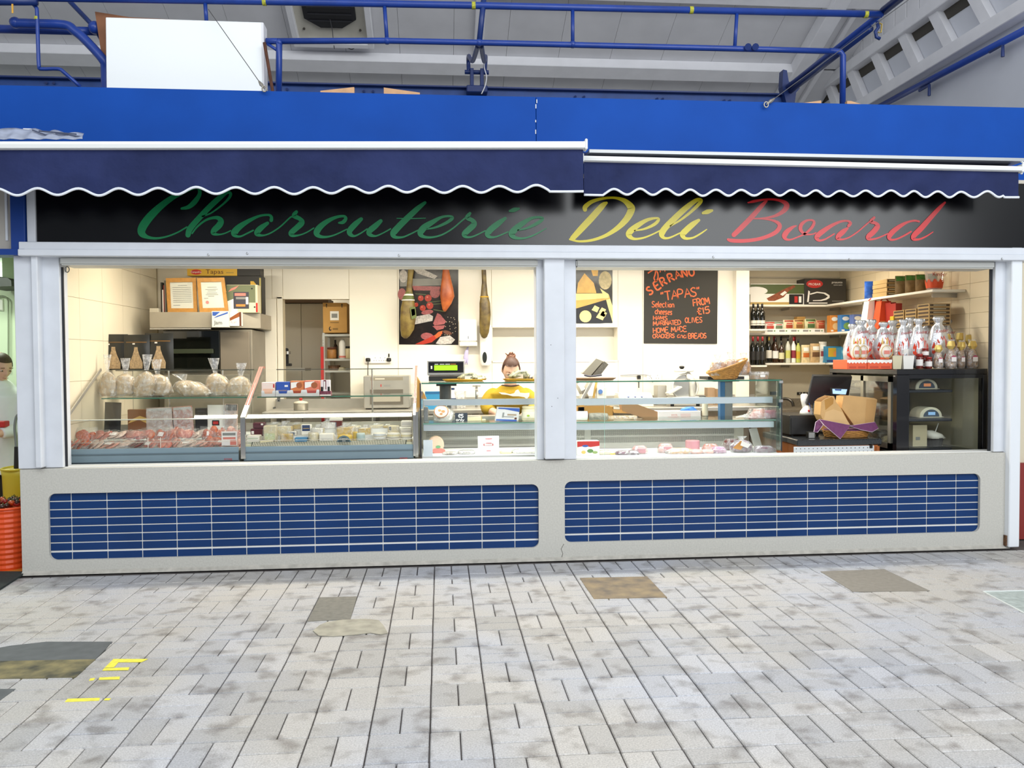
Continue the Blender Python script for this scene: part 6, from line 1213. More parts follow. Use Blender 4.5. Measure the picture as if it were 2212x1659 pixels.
solo(B().loft([((PX(1092, .42), .42, zd), .05, .045), ((PX(1092, .42), .42, zd + .018), .046, .04), ((PX(1092, .42), .42, zd + .03), .02, .02)], 12, .1), 'soft_cheese', CHS, 'small flat wrapped cheese beside the upright white bag', 'cheese', smooth=True)
t = thing('wrapped_cheese', 'white paper-wrapped cheese lump at the middle post', 'cheese', (PX(1135, .45), .45, zd)); x = PX(1135, .45); h = PZ(1135, 969, .45) - zd
B().loft([((x, .45, zd), .115, .08), ((x, .45, zd + h*.5), .11, .085), ((x, .45, zd + h*.85), .075, .06), ((x - .01, .45, zd + h), .03, .03)], 14, .06, pw=.8).build('cheese', CHW, t, smooth=True); B().loft([((x, .45, zd), .118, .083), ((x, .45, zd + h*.55), .115, .088), ((x, .45, zd + h*.92), .075, .06)], 14, .06, pw=.8).build('film', FILM, t)
# ham counter, upper shelf
Y = .56; z = ZES + .001
t = thing('salami', 'thick white-coated salami with a dark cut end on the ham counter shelf', 'salami', (PX(1250, Y), Y, z)); r = (PZ(1255, 888, Y) - z)/2
B().tube([(PX(1236, Y), Y, z + r), (PX(1268, Y), Y, z + r)], r, 14).build('casing', mat('salami_white', 'ECEAE6', .6, noise=(40, .08)), t, smooth=False); B().cyl((PX(1268, Y), Y, z + r), (PX(1269, Y), Y, z + r), r*.96, n=14).build('cut_face', MEATD, t)
t = thing('salami', 'grey speckled salami stick lying after the white-coated one', 'salami', (PX(1291, Y), Y, z)); B().tube(spline([(PX(1270, Y), Y - .05, z + r*.8), (PX(1290, Y), Y - .045, z + r*.85), (PX(1309, Y), Y - .03, z + r*.7)], 4), r*.82, 12).build('casing', mat('salami_grey', '8C8878', .6, noise=(60, .35)), t, smooth=True)
b = B(); x0,x1 = PX(1312,Y),PX(1374,Y); n = 17
t = thing('breadstick_pack', 'clear pack of ribbed golden toasts on the ham counter shelf', 'pack', ((x0 + x1)/2, Y, z)); h = PZ(1340, 898, Y) - z
for k in range(n): b.bx(x0 + (x1 - x0)*(k + .08)/n,x0 + (x1 - x0)*(k + .86)/n,Y - .03,Y + .04,z + .003,z + h*(.85 + .1*math.sin(k*1.3)))
b.build('toasts', mat('toast', 'D2B07C', .7, noise=(30, .2)), t); B().bx(x0 - .004, x1 + .006, Y - .034, Y + .044, z, z + h).build('film', FILM, t, bev=.01)
t = thing('ham_chunk', 'vacuum packed ham hock with a cut pink block on the ham counter shelf', 'ham', (PX(1635, Y), Y, z)); h = PZ(1640, 881, Y) - z
B().loft([((PX(1640, Y), Y, z), .09, .05), ((PX(1642, Y), Y, z + h*.5), .075, .05), ((PX(1640, Y), Y, z + h*.9), .04, .03)], 12, .1).build('meat', MEATP, t, smooth=True); B().bx(PX(1648, Y), PX(1670, Y), Y - .05, Y + .02, z, z + h*.78).build('cut_block', mat('ham_pink', 'B9838A', .5), t, bev=.008)
B().add([(PX(1588, Y), Y, z + .004), (PX(1625, Y), Y - .04, z + .01), (PX(1632, Y), Y + .03, z + h*.6), (PX(1600, Y), Y + .02, z + .02)], [(0, 1, 2, 3)]).build('film_tail', FILM2, t); B().loft([((PX(1642, Y), Y, z), .13, .07), ((PX(1642, Y), Y, z + h), .08, .05)], 12, .12).build('film', FILM, t)
# boxes on the rear ledge
Y = .98
t = thing('carton', 'open brown carton with folded flaps behind the salamis', 'box', (PX(1286, Y), Y, ze)); x0, x1 = PX(1248, Y), PX(1325, Y); zt = PZ(1290, 874, Y)
for a in ((x0, x1, Y, Y + .005), (x0, x1, Y + .14, Y + .145), (x0, x0 + .005, Y, Y + .145), (x1 - .005, x1, Y, Y + .145)): B().bx(*a, ze, zt - .02).build('side', KR, t)
B().prism([W(1250, 876, Y), W(1262, 872, Y), W(1262, 893, Y), W(1250, 893, Y)], (0, .004, 0)).build('flap', mat('kraft_light', 'D9A45E', .7), t); B().prism([W(1323, 884, Y - .01), W(1362, 886, Y - .01), W(1361, 893, Y - .01), W(1326, 892, Y - .01)], (0, .004, 0)).build('flap', mat('kraft_light'), t)
t = thing('carton', 'brown carton lid tilted against the white box of hams', 'box', (PX(1385, Y), Y, ze)); q = [W(x, y, Y - .02) for x, y in ((1342, 873), (1378, 874), (1425, 891), (1420, 907), (1396, 905), (1345, 888))]; B().prism(q, (0, .10, 0)).build('lid', mat('kraft_mid', 'A98460', .75), t); B().prism([q[4], q[3], q[3] + Vector((-.01, 0, -.004)), q[4] + Vector((-.02, 0, -.006))], (0, .1, 0)).build('lip', KRD, t)
carton('white_box', 'white box with red and brown print behind the ham counter shelf', 'box', 1422, 1514, 888, ze, Y - .04, .14, mat('box_white2', 'EFE9EA', .5), [('txt', 'EXCEL', .38, .55, .26, PNK), (.22, .5, .3, .36, PNK), (.52, .76, .62, .66, PNK), (.52, .76, .46, .50, PNK), (.52, .76, .30, .34, PNK)])
t = thing('blue_gloves', 'crumpled bright blue gloves on top of the white box', 'gloves', (PX(1489, Y), Y + .02, PZ(1489, 888, Y - .04))); zg = PZ(1489, 888, Y - .04)
B().loft([((PX(1487, Y), Y + .02, zg + .001), .07, .04), ((PX(1489, Y), Y + .02, zg + .02), .055, .03), ((PX(1492, Y), Y + .02, zg + .034), .03, .02)], 12, .18).build('gloves', mat('glove_blue', '3F7FD0', .45), t, smooth=True)
for px, py in ((1472, 888), (1504, 885), (1507, 888)): B().tube([W(1489, 885, Y), W(px, py, Y)], [.012, .007], 6).build('finger', mat('glove_blue'), t, smooth=True)
t = thing('bin_jar', 'white canister with black lid-ring standing on the rear ledge by the scale column', 'canister', (PX(1523, Y), Y, ze)); B().cyl((PX(1523, Y), Y, ze + .03), (PX(1523, Y), Y, PZ(1523, 872, Y)), .026, n=14).build('body', mat('canister', 'D9D2BC', .4), t); B().cyl((PX(1523, Y), Y, ze), (PX(1523, Y), Y, ze + .03), .028, n=14).build('foot', BLK, t)
# ham counter deck
zd = ZED + .005; g = 'hams and packs in the ham counter'
t = carton('snack_box', 'white box with red top and olive pictures on the ham counter deck', 'box', 1247, 1295, 953, zd, .40, .10, WHT, [(0, 1, .70, 1, RED), ('pg', [(0, .58), (.3, .66), (.6, .58), (1, .66), (1, .72), (0, .72)], RED), ('el', .36, .66, .14, .08, BLU), ('el', .58, .30, .14, .14, GRN), ('el', .28, .22, .1, .12, CHY), ('el', .8, .2, .12, .1, mat('print_leaf', '8BA05A', .5))], g)
block('cheese_block', 'pale cheese block beside the red-topped box', 1295, 1320, 974, 986, .42, .07, CHS, (), z0=zd, film=FILM); block('cheese_block', 'thin pale cheese slice pack beside the cheese block', 1318, 1332, 980, 987, .41, .05, CHY, (), z0=zd)
def meat(label, px, Y, w, d, h, m, film=FILM, z=None, lump=.07, kind='ham_chunk', cut=None):
    x = PX(px, Y, 975); z = zd if z is None else z; t = thing(kind, label, 'meat', (x, Y, z), g)
    B().loft([((x, Y, z), w*.46, d*.45), ((x, Y, z + h*.35), w*.5, d*.5), ((x, Y, z + h*.8), w*.44, d*.44), ((x, Y, z + h), w*.3, d*.3)], 16, lump, pw=.8).build('meat', m, t, smooth=True)
    if cut: B().box((x + w*.05, Y - d*.47, z + h*.45), (w*.55, .01, h*.6)).build('cut_face', cut, t, bev=.004)
    if film is not None: B().loft([((x, Y, z), w*.54, d*.52), ((x, Y, z + h*.5), w*.55, d*.54), ((x, Y, z + h*1.04), w*.34, d*.32)], 14, .1, pw=.7).build('film', film, t)
    return t
HPK = mat('ham_pink', 'B9838A', .5); HRS = mat('ham_rose', 'C78E86', .45, noise=(20, .15)); HFA = mat('ham_fat', 'E6C79A', .45, noise=(25, .2), col2='C98A4A'); PRP = mat('cured_purple', '6E4A5A', .45, noise=(25, .4))
meat('flat pack of dark cured slices left of the first ham chunk', 1345, .42, .12, .10, .028, PRP, lump=.1); meat('second flat pack of purple slices touching the ham chunk', 1366, .41, .10, .10, .03, PRP)
meat('rose ham chunk alone between purple packs and the sliced ham', 1381, .46, .125, .10, .062, HRS, cut=HPK); meat('rose ham end behind the orange sliced ham', 1437, .50, .12, .10, .072, HRS, cut=HPK)
meat('fan of orange edged sliced ham in clear film', 1468, .42, .20, .10, .042, HFA); meat('pale pink slices under film after the orange fan', 1500, .42, .14, .1, .03, MEATP)
t = thing('ham_roll', 'upright pink ham cylinder behind the sliced ham', 'meat', (PX(1496, .58), .58, zd), g); r = (PX(1511, .58) - PX(1481, .58))/2; h = PZ(1496, 951, .58) - zd; B().lathe([(r*.97, 0), (r, .01), (r, h*.92), (r*.94, h)], (PX(1496, .58), .58, zd), 18).build('meat', HPK, t, smooth=True); B().lathe([(r*.9, h*.3), (r*1.01, h*.4)], (PX(1496, .58), .58, zd), 18).build('film', FILM, t)
B().bx(PX(1481, .58), PX(1511, .58), .54, .62, zd - .001, zd).build('tray', WHT, t)
meat('bright magenta pack of sliced ham', 1553, .42, .11, .09, .05, mat('ham_magenta', 'B97FA0', .4, noise=(18, .25))); meat('red cured slices behind the magenta pack', 1534, .54, .13, .09, .06, MEATR); meat('low red meat slices at the middle of the deck end', 1528, .41, .1, .09, .03, MEATP)
t = film_bag('ham_bag', 'clear bag of dark meat with orange and white label in the ham counter', 1574, 1626, 947, 982, zd, .45, PRP, FILM, .1, .8, g, cat='meat'); p = [(1583, 968), (1600, 952), (1612, 955), (1600, 972)]; B().poly([W(x, y, .37) for x, y in p]).build('orange_label', mat('label_orange', 'C98A3A', .5), t); B().poly([W(x, y, .365) for x, y in ((1603, 952), (1622, 960), (1615, 968), (1599, 962))]).build('white_label', LABW, t)
meat('purple grey cured lump by the counter end glass', 1650, .42, .17, .10, .05, PRP)
meat('brown dry sausage pile behind the labelled bag', 1580, .62, .14, .09, .09, MEATD);
# on top of the ham counter
t = tray('brown wooden tray carrying grey carton sleeves by the middle post', 1225, 1331, .56, ZET, mat('tray_wood', '6B4A28', .5));
def sleeve(label,P,Y,m1,m2):
    q = [W(x, y, Y) for x, y in P]; t = thing('carton_sleeve', label, 'carton', (q[2] + q[3])/2); B().prism(q, (0, .10, 0)).build('sleeve', m1, t, bev=.002); e = [q[1], q[2]]; return t, q
t, q = sleeve('grey carton sleeve leaning up on the wooden tray', [(1288, 774), (1303, 780), (1275, 813), (1258, 806)], .56, mat('sleeve_grey', 'AEA690', .6), None); t, q = sleeve('darker ribbed carton sleeve leaning behind the grey one', [(1305, 780), (1315, 787), (1296, 812), (1277, 813)], .57, mat('sleeve_dark', '7E7868', .6, noise=(80, .3)), None)
solo(B().tube(spline([W(1262, 810, .5), W(1275, 813, .5), W(1300, 810, .5)], 4), .007, 6), 'cable_roll', mat('slate_roll', '4A4C58', .5), 'dark roll lying at the foot of the carton sleeves', 'roll', smooth=True)
# wicker basket with bags of crisps
t = thing('wicker_basket', 'shallow wicker basket rising to one side, full of snack bags', 'basket', (PX(1568, .55), .55, ZET)); WK = mat('wicker', 'B5813F', .7, noise=(40, .3)); WK2 = mat('wicker_dark', '8A5E2C', .75, noise=(40, .3)); Y = .55; N = 28
def bk(k,v):
    a = 2*math.pi*k/N; rx = .085 + .075*v; ry = .07 + .05*v; x = PX(1567,Y) + rx*math.cos(a) + .012*v; hgt = .105 + .055*math.cos(a)
    return Vector((x,Y + ry*math.sin(a),ZET + .002 + hgt*v))
b = B(); b.rings([[bk(k, v) for k in range(N)] for v in [i/8 for i in range(9)]], True, False); b.build('weave_body', WK2, t)
for i in range(1,13):
    v = i/13; B().tube([bk(k, v) + Vector((0, 0, .003*math.sin(k*math.pi + i*math.pi))) + (bk(k, v) - Vector((PX(1567, Y), Y, bk(k, v).z))).normalized()*.003*(1 if (k + i) % 2 else -1) for k in range(N)], .0062, 5, closed=True).build('weave_row', WK, t, smooth=True)
B().tube([bk(k, 1.02) for k in range(N)], .010, 6, closed=True).build('rim', WK, t, smooth=True)
SNK = mat('snack_brown', 'BE9164', .7, noise=(45, .4))
for i, (px, top, w, lab) in enumerate(((1552, 770, 40, 'clear bag of rusty brown snacks in the wicker basket'), (1580, 766, 46, 'clear bag of twisted snacks at the basket centre'), (1604, 768, 38, 'clear bag of pale snacks at the high side of the basket'))):
    film_bag('snack_bag', lab, px - w/2, px + w/2, top - 6, 812, ZET + .03, Y + .03*(i - 1), SNK, FILM, .1*(i - 1), .72, 'snack bags in the basket', cat='bag', cname='snacks', lump=.14)
t = thing('clear_tub', 'shallow clear lidded tub of biscuits on the counter glass past the basket', 'tub', (PX(1639, .5), .5, ZET)); x = PX(1639, .5); r = (PX(1660, .5) - PX(1619, .5))/2; h = PZ(1639, 803, .5) - ZET
B().lathe([(r*.86, .002), (r*.9, h*.45)], (x, .5, ZET), 16).build('biscuits', mat('biscuit_tan', 'C59A6A', .7, noise=(40, .3)), t); B().lathe([(r*.9, 0), (r, h*.7), (r*.98, h)], (x, .5, ZET), 18).build('tub', FILM, t); B().lathe([(r*1.02, h*.68), (r*1.03, h*.8)], (x, .5, ZET), 18).build('lid', clear('tub_lid', f0=.1, haze=.3), t); B().bx(x - .02, x + .02, .5 - r*1.04, .5 - r*1.03, ZET + h*.3, ZET + h*.62).build('label', LABW, t)
t = thing('deli_scale', 'second scale on a blue and grey column near the till, its screen beside the basket', 'scale', (PX(1568, .95), .95, ze)); Y = .93
B().bx(PX(1556, Y), PX(1566, Y), Y, Y + .06, ze - .0, ZET - .012).build('column_blue', mat('column_blue', '3A6FA0', .4), t); B().bx(PX(1566.5, Y), PX(1583, Y), Y + .005, Y + .07, ze - .0, ZET - .012).build('column_grey', mat('column_mid', '85898A', .4), t); B().bx(PX(1540, Y), PX(1596, Y), Y - .02, Y + .2, ZET - .03, ZET - .014).build('platform', mat('plate_black', '3A3A3C', .4), t, bev=.004)
B().bx(PX(1528, Y), PX(1606, Y), Y - .02, Y + .22, ZET - .010, ZET + .014).build('scale_body', BLK, t); B().bx(PX(1600, Y), PX(1618, Y), Y + .0, Y + .03, PZ(1609, 812, Y), PZ(1609, 776, Y)).build('screen_frame', mat('plastic_white'), t, bev=.003); B().bx(PX(1606, Y), PX(1615, Y), Y - .002, Y, PZ(1609, 803, Y), PZ(1609, 781, Y)).build('screen', mat('screen_navy', '27406E', .3), t)
# ------------------------------------------------------------------ machines on the steel worktop
t = thing('vacuum_oven', 'boxy stainless steel machine with a window panel on the worktop', 'oven', (PX(832, 1.92), 2.0, ZW)); Y = 1.92; x0, x1 = PX(785, Y), PX(884, Y); z0, z1 = ZW + .012, PZ(832, 812, Y)
B().bx(x0, x1, Y, YB - .09, z0, z1).build('case', SSTEEL, t, bev=.006); prints(t, x0, x1, z0, z1, Y, [(.15, .86, .86, .96, mat('panel_taupe', '8A8272', .4)), (.25, .46, .89, .93, mat('pale_print', 'C9C3B4', .5)), (.37, .39, .66, .74, RED), (.44, .58, .68, .72, GRY)])
B().bx(x0 + (x1 - x0)*.14, x0 + (x1 - x0)*.86, Y - .006, Y, z0 + (z1 - z0)*.12, z0 + (z1 - z0)*.58).build('door_frame', mat('panel_dark', '6F695F', .4, .3), t); B().bx(x0 + (x1 - x0)*.19, x0 + (x1 - x0)*.80, Y - .009, Y - .006, z0 + (z1 - z0)*.2, z0 + (z1 - z0)*.42).build('window', mat('window_grey', 'A7A193', .2), t)
for fx in (x0 + .03, x1 - .03): B().cyl((fx, Y + .04, ZW), (fx, Y + .04, z0), .015).build('foot', BLK, t)
t = thing('stock_pot', 'small steel pot with red knobbed lid on the worktop', 'pot', (PX(649, 1.95), 1.95, ZW)); c = (PX(649, 1.95), 1.95, ZW + .001); r = .068; h = PZ(649, 877, 1.95) - ZW if PZ(649, 877, 1.95) > ZW + .04 else .06
B().lathe([(r*.96, 0), (r, .005), (r, h), (r*1.06, h + .003)], c, 18).build('pot_body', STL, t, smooth=True); B().lathe([(r*1.05, h + .004), (r*.9, h + .018), (r*.2, h + .03)], c, 18).build('lid', mat('lid_cream', 'D9D0BC', .4), t, smooth=True); B().lathe([(.008, h + .03), (.016, h + .04), (.016, h + .052), (.006, h + .056)], c, 10).build('knob', RED, t)
carton('blue_box', 'turquoise blue box on the worktop behind the scale column', 'box', 918, 962, 846, ZW, 1.85, .12, mat('turq_box', '3487B5', .5), [(.0, 1, .86, 1, mat('turq_dark', '235F8E', .5)), (.1, .9, .3, .5, mat('turq_light', '5FA6CC', .5))])
t = thing('file_folder', 'tan card folder standing open between the cheese cabinet and the scale', 'folder', (PX(905, 1.15), 1.15, PZ(905, 885, 1.15)));
B().prism([W(901, 814, 1.15), W(908, 826, 1.15), W(909, 885, 1.15), W(900, 885, 1.15)], (0, .12, 0)).build('cover', KR, t); B().prism([W(909, 840, 1.15), W(917, 852, 1.15), W(921, 862, 1.15), W(909, 860, 1.15)], (0, .1, 0)).build('flap', mat('kraft_light', 'D9A45E', .7), t)
solo(B().bx(PX(895, 1.13), PX(925, 1.13), 1.08, 1.3, ZW - .2, PZ(905, 885, 1.15) - .002), 'folder_shelf', SSTEEL, 'short steel shelf carrying the tan folder', 'shelf')
t = thing('washing_liquid', 'navy and white washing liquid bottle on the worktop by the tap', 'bottle', (PX(978, 1.95), 1.95, ZW)); x = PX(978, 1.95); B().loft([((x, 1.95, ZW), .035, .025), ((x, 1.95, ZW + .12), .035, .025), ((x, 1.95, ZW + .15), .015, .015), ((x, 1.95, ZW + .18), .014, .014)], 12).build('bottle_body', mat('bottle_white', 'DAD8DA', .4), t, smooth=True); B().bx(x - .03, x + .03, 1.922, 1.926, ZW + .03, ZW + .1).build('label', mat('navy_label'), t); B().cyl((x, 1.95, ZW + .18), (x, 1.95, ZW + .2), .016).build('cap', mat('navy_label'), t)
solo(B().lathe([(.05, 0), (.055, .16), (.057, .165)], (PX(994, 1.95), 1.95, ZW), 16), 'clear_beaker', FILM2, 'cloudy clear beaker standing beside the tap', 'beaker')
t = thing('tap', 'chrome pillar tap with cross handle at the worktop sink', 'tap', (PX(1029, 2.1), 2.1, ZW)); x = PX(1029, 2.1); B().cyl((x, 2.1, ZW), (x, 2.1, ZW + .2), .014, n=10).build('pillar', CHROME, t); B().tube(spline([(x, 2.1, ZW + .17), (x, 2.04, ZW + .18), (x, 1.98, ZW + .16), (x, 1.96, ZW + .12)], 4), .011, 8).build('spout', CHROME, t, smooth=True); B().cyl((x - .04, 2.1, ZW + .21), (x + .04, 2.1, ZW + .21), .008).build('handle', CHROME, t); B().cyl((x, 2.06, ZW + .21), (x, 2.14, ZW + .21), .008).build('handle', CHROME, t)
def slicer(label,c,s=1.0,flip=1):
    c = Vector(c); t = thing('meat_slicer', label, 'slicer', c); W_ = mat('slicer_alu', 'DAD9D2', .35, .3)
    B().loft([(c + Vector((0, 0, .03)), .20*s, .13*s), (c + Vector((0, 0, .07*s)), .19*s, .12*s), (c + Vector((.0, 0, .10*s)), .16*s, .10*s)], 18, pw=.5).build('base', W_, t, smooth=True)
    for dx in (-.14, .14): B().cyl(c + Vector((dx*s, -.05, 0)), c + Vector((dx*s, -.05, .035)), .018).build('foot', BLK, t)
    B().cyl(c + Vector((.02*flip*s, .02, .20*s)), c + Vector((.02*flip*s, .045, .20*s)), .13*s, n=28).build('blade', STL, t); B().tube([c + Vector((.02*flip*s + .14*s*math.cos(a), .01, .20*s + .14*s*math.sin(a))) for a in [2*math.pi*k/24 for k in range(24)]], .012*s, 6, closed=True).build('blade_guard', W_, t, smooth=True)
    B().box(c + Vector((-.12*flip*s, -.03, .17*s)), (.16*s, .16*s, .02*s), Matrix.Rotation(-.5*flip, 3, 'Y')).build('carriage', W_, t, bev=.004); B().tube([c + Vector((.10*flip*s, 0, .10*s)), c + Vector((.10*flip*s, .02, .26*s)), c + Vector((.04*flip*s, .02, .36*s))], [.03*s, .035*s, .03*s], 10).build('motor_arm', W_, t, smooth=True)
    B().box(c + Vector((0, .0, .38*s)), (.20*s, .07*s, .03*s)).build('top_plate', W_, t, bev=.008); B().lathe([(.012*s, .395*s), (.028*s, .41*s), (.028*s, .425*s), (.01*s, .43*s)], c + Vector((-.02*flip*s, 0, 0)), 12).build('top_knob', BLK, t, smooth=True)
    B().lathe([(.035*s, -.02), (.035*s, .02), (.02*s, .025)], c + Vector((.17*flip*s, -.10, .09*s)), 14).build('thickness_dial', mat('dial_grey', '5A5A58', .4), t); return t
slicer('big white meat slicer with black top knob behind the ham counter', (PX(1478, 1.93), 1.95, ZW), .92, 1)
t = thing('meat_slicer', 'grey angled meat slicer with blue dial next to the middle post', 'slicer', (PX(1278, 1.9), 1.92, ZW)); c = Vector((PX(1275, 1.9), 1.92, ZW)); GYS = mat('slicer_grey', '9B9488', .35, .4)
B().box(c + Vector((0, 0, .05)), (.30, .2, .08)).build('base', GYS, t, bev=.012); B().box(c + Vector((-.05, -.02, .16)), (.03, .16, .22), Matrix.Rotation(.5, 3, 'Y')).build('guide_plate', STL, t, bev=.005); B().cyl(c + Vector((-.1, .02, .16)), c + Vector((-.06, .02, .18)), .11, n=24).build('blade', STL, t); B().box(c + Vector((.10, -.05, .13)), (.09, .08, .14)).build('control_box', mat('slicer_white', 'D3D0C6', .4), t, bev=.01)
B().cyl(W(1297, 846, 1.83), W(1297, 846, 1.815), .022, n=16).build('blue_dial', mat('dial_blue', '4B6FA8', .4), t); B().cyl(c + Vector((.03, -.03, .09)), c + Vector((.06, -.03, .25)), .012).build('rod', GOLD, t)
t = thing('vacuum_sealer', 'low white vacuum sealer with three blue buttons on the worktop', 'vacuum sealer', (PX(1375, 1.9), 1.95, ZW)); x0, x1 = PX(1338, 1.88), PX(1412, 1.88)
B().prism([(x0, 1.88, ZW), (x0, 2.12, ZW), (x0, 2.12, ZW + .11), (x0, 1.95, ZW + .12), (x0, 1.88, ZW + .07)], (x1 - x0, 0, 0)).build('case', mat('sealer_cream', 'DED8C6', .4), t, bev=.004); B().box(((x0 + x1)/2, 2.03, ZW + .125), ((x1 - x0)*.96, .16, .015)).build('lid', mat('plastic_white'), t, bev=.005)
for px in (1358,1373,1387):
    p = Vector((PX(px, 1.88), 1.905, ZW + .092)); B().box(p, (.05, .006, .035), Matrix.Rotation(-.95, 3, 'X')).build('button_plate', WHT, t); B().lathe([(.010, 0), (.010, .006)], p + Vector((0, -.008, .002)), 10).build('button', mat('button_blue', '3E5FB0', .4), t)
solo(B().bx(PX(1420, 2.1), PX(1440, 2.1), 2.1, 2.25, ZW, ZW + .2), 'steel_bin', SSTEEL, 'tall narrow steel container between sealer and big slicer', 'container', bev=.006)
solo(B().bx(PX(1548, 2.05), PX(1556, 2.05), 2.0, 2.2, ZW, ZW + .16).bx(PX(1532, 2.05), PX(1548, 2.05), 2.1, 2.2, ZW, ZW + .17), 'copper_board', mat('board_tan', 'A88A6A', .5), 'tan chopping boards upright beside the big slicer', 'boards')
# ================================================================== till counter
YT_ = .38; WOOD = mat('till_wood', 'A85F2A', .45, noise=(12, .18)); GRAN = mat('granite_black', '2C3034', .25, noise=(160, .5), coat=.3)
zt_ = PZ(1815,949,YT_); tx0,tx1,txe = PX(1692,.7,930),PX(1722,YT_,955),PX(1906,YT_,955)
t = thing('till_counter', 'wooden till counter with black stone top and white pegboard front', 'counter', ((tx0 + txe)/2, .8, 0))
B().prism([(tx0, .62, zt_ - .05), (tx1, YT_, zt_ - .05), (txe, YT_, zt_ - .05), (txe, 1.15, zt_ - .05), (tx0, 1.15, zt_ - .05)], (0, 0, .05)).build('top', GRAN, t, bev=.008)
B().prism([(tx0 + .02, .64, .02), (tx1 + .01, YT_ + .03, .02), (txe - .04, YT_ + .03, .02), (txe - .04, 1.12, .02), (tx0 + .02, 1.12, .02)], (0, 0, zt_ - .072)).build('cabinet', WOOD, t, bev=.004)
B().bx(tx1 + .005, txe - .03, YT_ + .012, YT_ + .03, zt_ - .10, zt_ - .051).build('apron', mat('till_wood_light', 'B56A30', .45, noise=(14, .15)), t, bev=.003)
B().bx(txe - .05, txe - .02, YT_ + .0, YT_ + .03, .7, zt_ - .06).build('corner_post', WOOD, t, bev=.004)
px0, px1 = PX(1716, YT_), PX(1890, YT_); pz = PZ(1800, 964, YT_); B().bx(px0, px1, YT_ + .004, YT_ + .012, .68, pz).build('pegboard', mat('pegboard', 'DDE3E6', .5), t, bev=.002)
b = B()
for r in range(4):
    for k in range(19): b.bx(px0 + .02 + k*(px1 - px0 - .04)/18 - .003,px0 + .02 + k*(px1 - px0 - .04)/18 + .003,YT_ + .002,YT_ + .005,pz - .016 - r*.028 - .003,pz - .016 - r*.028 + .003)
tag(b.build('peg_holes', BLK, t), kind='stuff'); B().bx(PX(1880, YT_), PX(1886, YT_), YT_ - .002, YT_ + .012, zt_ - .075, zt_ - .052).build('clip', BLK, t)
zt_ += .001
t = thing('cash_drawer', 'black cash drawer under the till screen', 'cash drawer', (PX(1738, .72), .85, zt_)); B().bx(PX(1706, .68), PX(1772, .68), .68, 1.08, zt_ + .012, PZ(1738, 897, .68)).build('case', mat('drawer_black', '25221E', .4), t, bev=.004); B().bx(PX(1709, .68), PX(1769, .68), .674, .68, zt_ + .02, PZ(1738, 903, .68)).build('drawer_front', mat('drawer_front', '1C1A18', .35), t)
for px in (1712, 1766): B().cyl((PX(px, .72), .72, zt_), (PX(px, .72), .72, zt_ + .012), .012, n=8).build('foot', BLK, t)
zd2 = PZ(1738,897,.68) + .001
t = thing('till_screen', 'black touch till seen from behind with a small lit customer display', 'till', (PX(1795, .85), .85, zt_)); Y = .85
q = [W(x,y,Yq) for x,y,Yq in ((1757,813,.86),(1842,814,.86),(1832,868,.74),(1742,876,.74))]
B().prism(q, (0, .03, .02)).build('screen_back', mat('screen_black', '15171B', .3), t, bev=.005); B().prism([W(x, y, .73) for x, y in ((1795, 838), (1832, 839), (1828, 854), (1796, 852))], (0, .02, 0)).build('display_bezel', BLK, t)
B().poly([W(x, y, .728) for x, y in ((1798, 840), (1830, 841), (1827, 852), (1799, 850.5))]).build('display_screen', mat('display_blue', 'A9CFF0', .3, emit=('A9CFF0', .8)), t); B().poly([W(x, y, .727) for x, y in ((1803, 840.5), (1818, 841), (1817, 844), (1804, 843.5))]).build('display_text', BLU, t)
B().tube([W(1800, 850, .86), W(1800, 880, .9), W(1800, 920, .9)], [.06, .04, .05], 10).build('stand', mat('screen_black'), t); B().box((PX(1800, .9), .9, zt_ + .012), (.22, .2, .022)).build('stand_base', BLK, t, bev=.005)
t = thing('scanner', 'white barcode scanner cradle with red button on the cash drawer', 'scanner', (PX(1742, .78), .78, zd2)); c = Vector((PX(1742, .78), .78, zd2))
B().loft([(c, .055, .06), (c + Vector((0, 0, .025)), .05, .055), (c + Vector((.005, 0, .055)), .032, .035), (c + Vector((.008, 0, .075)), .015, .016)], 14).build('cradle', mat('plastic_white'), t, smooth=True); B().loft([(c + Vector((0, .02, .05)), .022, .03), (c + Vector((-.01, .02, .12)), .03, .02), (c + Vector((-.008, .02, .165)), .034, .018), (c + Vector((-.01, .02, .175)), .02, .012)], 12).build('scanner_head', mat('plastic_white'), t, smooth=True); B().ball(c + Vector((0, -.052, .032)), .011, 8, 6).build('red_button', RED, t)
t = thing('pen_pot', 'clear pot of pens between the scanner and the paper bags', 'pen pot', (PX(1760, .7), .70, zd2)); c = Vector((PX(1760, .68), .71, zd2)); B().lathe([(.022, 0), (.027, .055)], c, 12).build('pot', FILM, t)
for dx, m in ((-.012, BLU), (.004, BLK), (.012, mat('teal_pen', '3A6F8A', .4))): B().cyl(c + Vector((dx*.4, 0, .004)), c + Vector((dx*1.8 - .012, 0, .10)), .003, n=6).build('pen', m, t)
t = thing('chip_labels', 'small stack of black and white printed tags on the till counter', 'tags', (PX(1755, .5), .5, zt_)); x = PX(1754, .5)
B().bx(x - .03, x + .03, .5, .54, zt_, zt_ + .05).build('stack', BLK, t)
for k in range(4): B().bx(x - .024, x + .024, .498, .5, zt_ + .006 + k*.011, zt_ + .010 + k*.011).build('print', WHT, t)
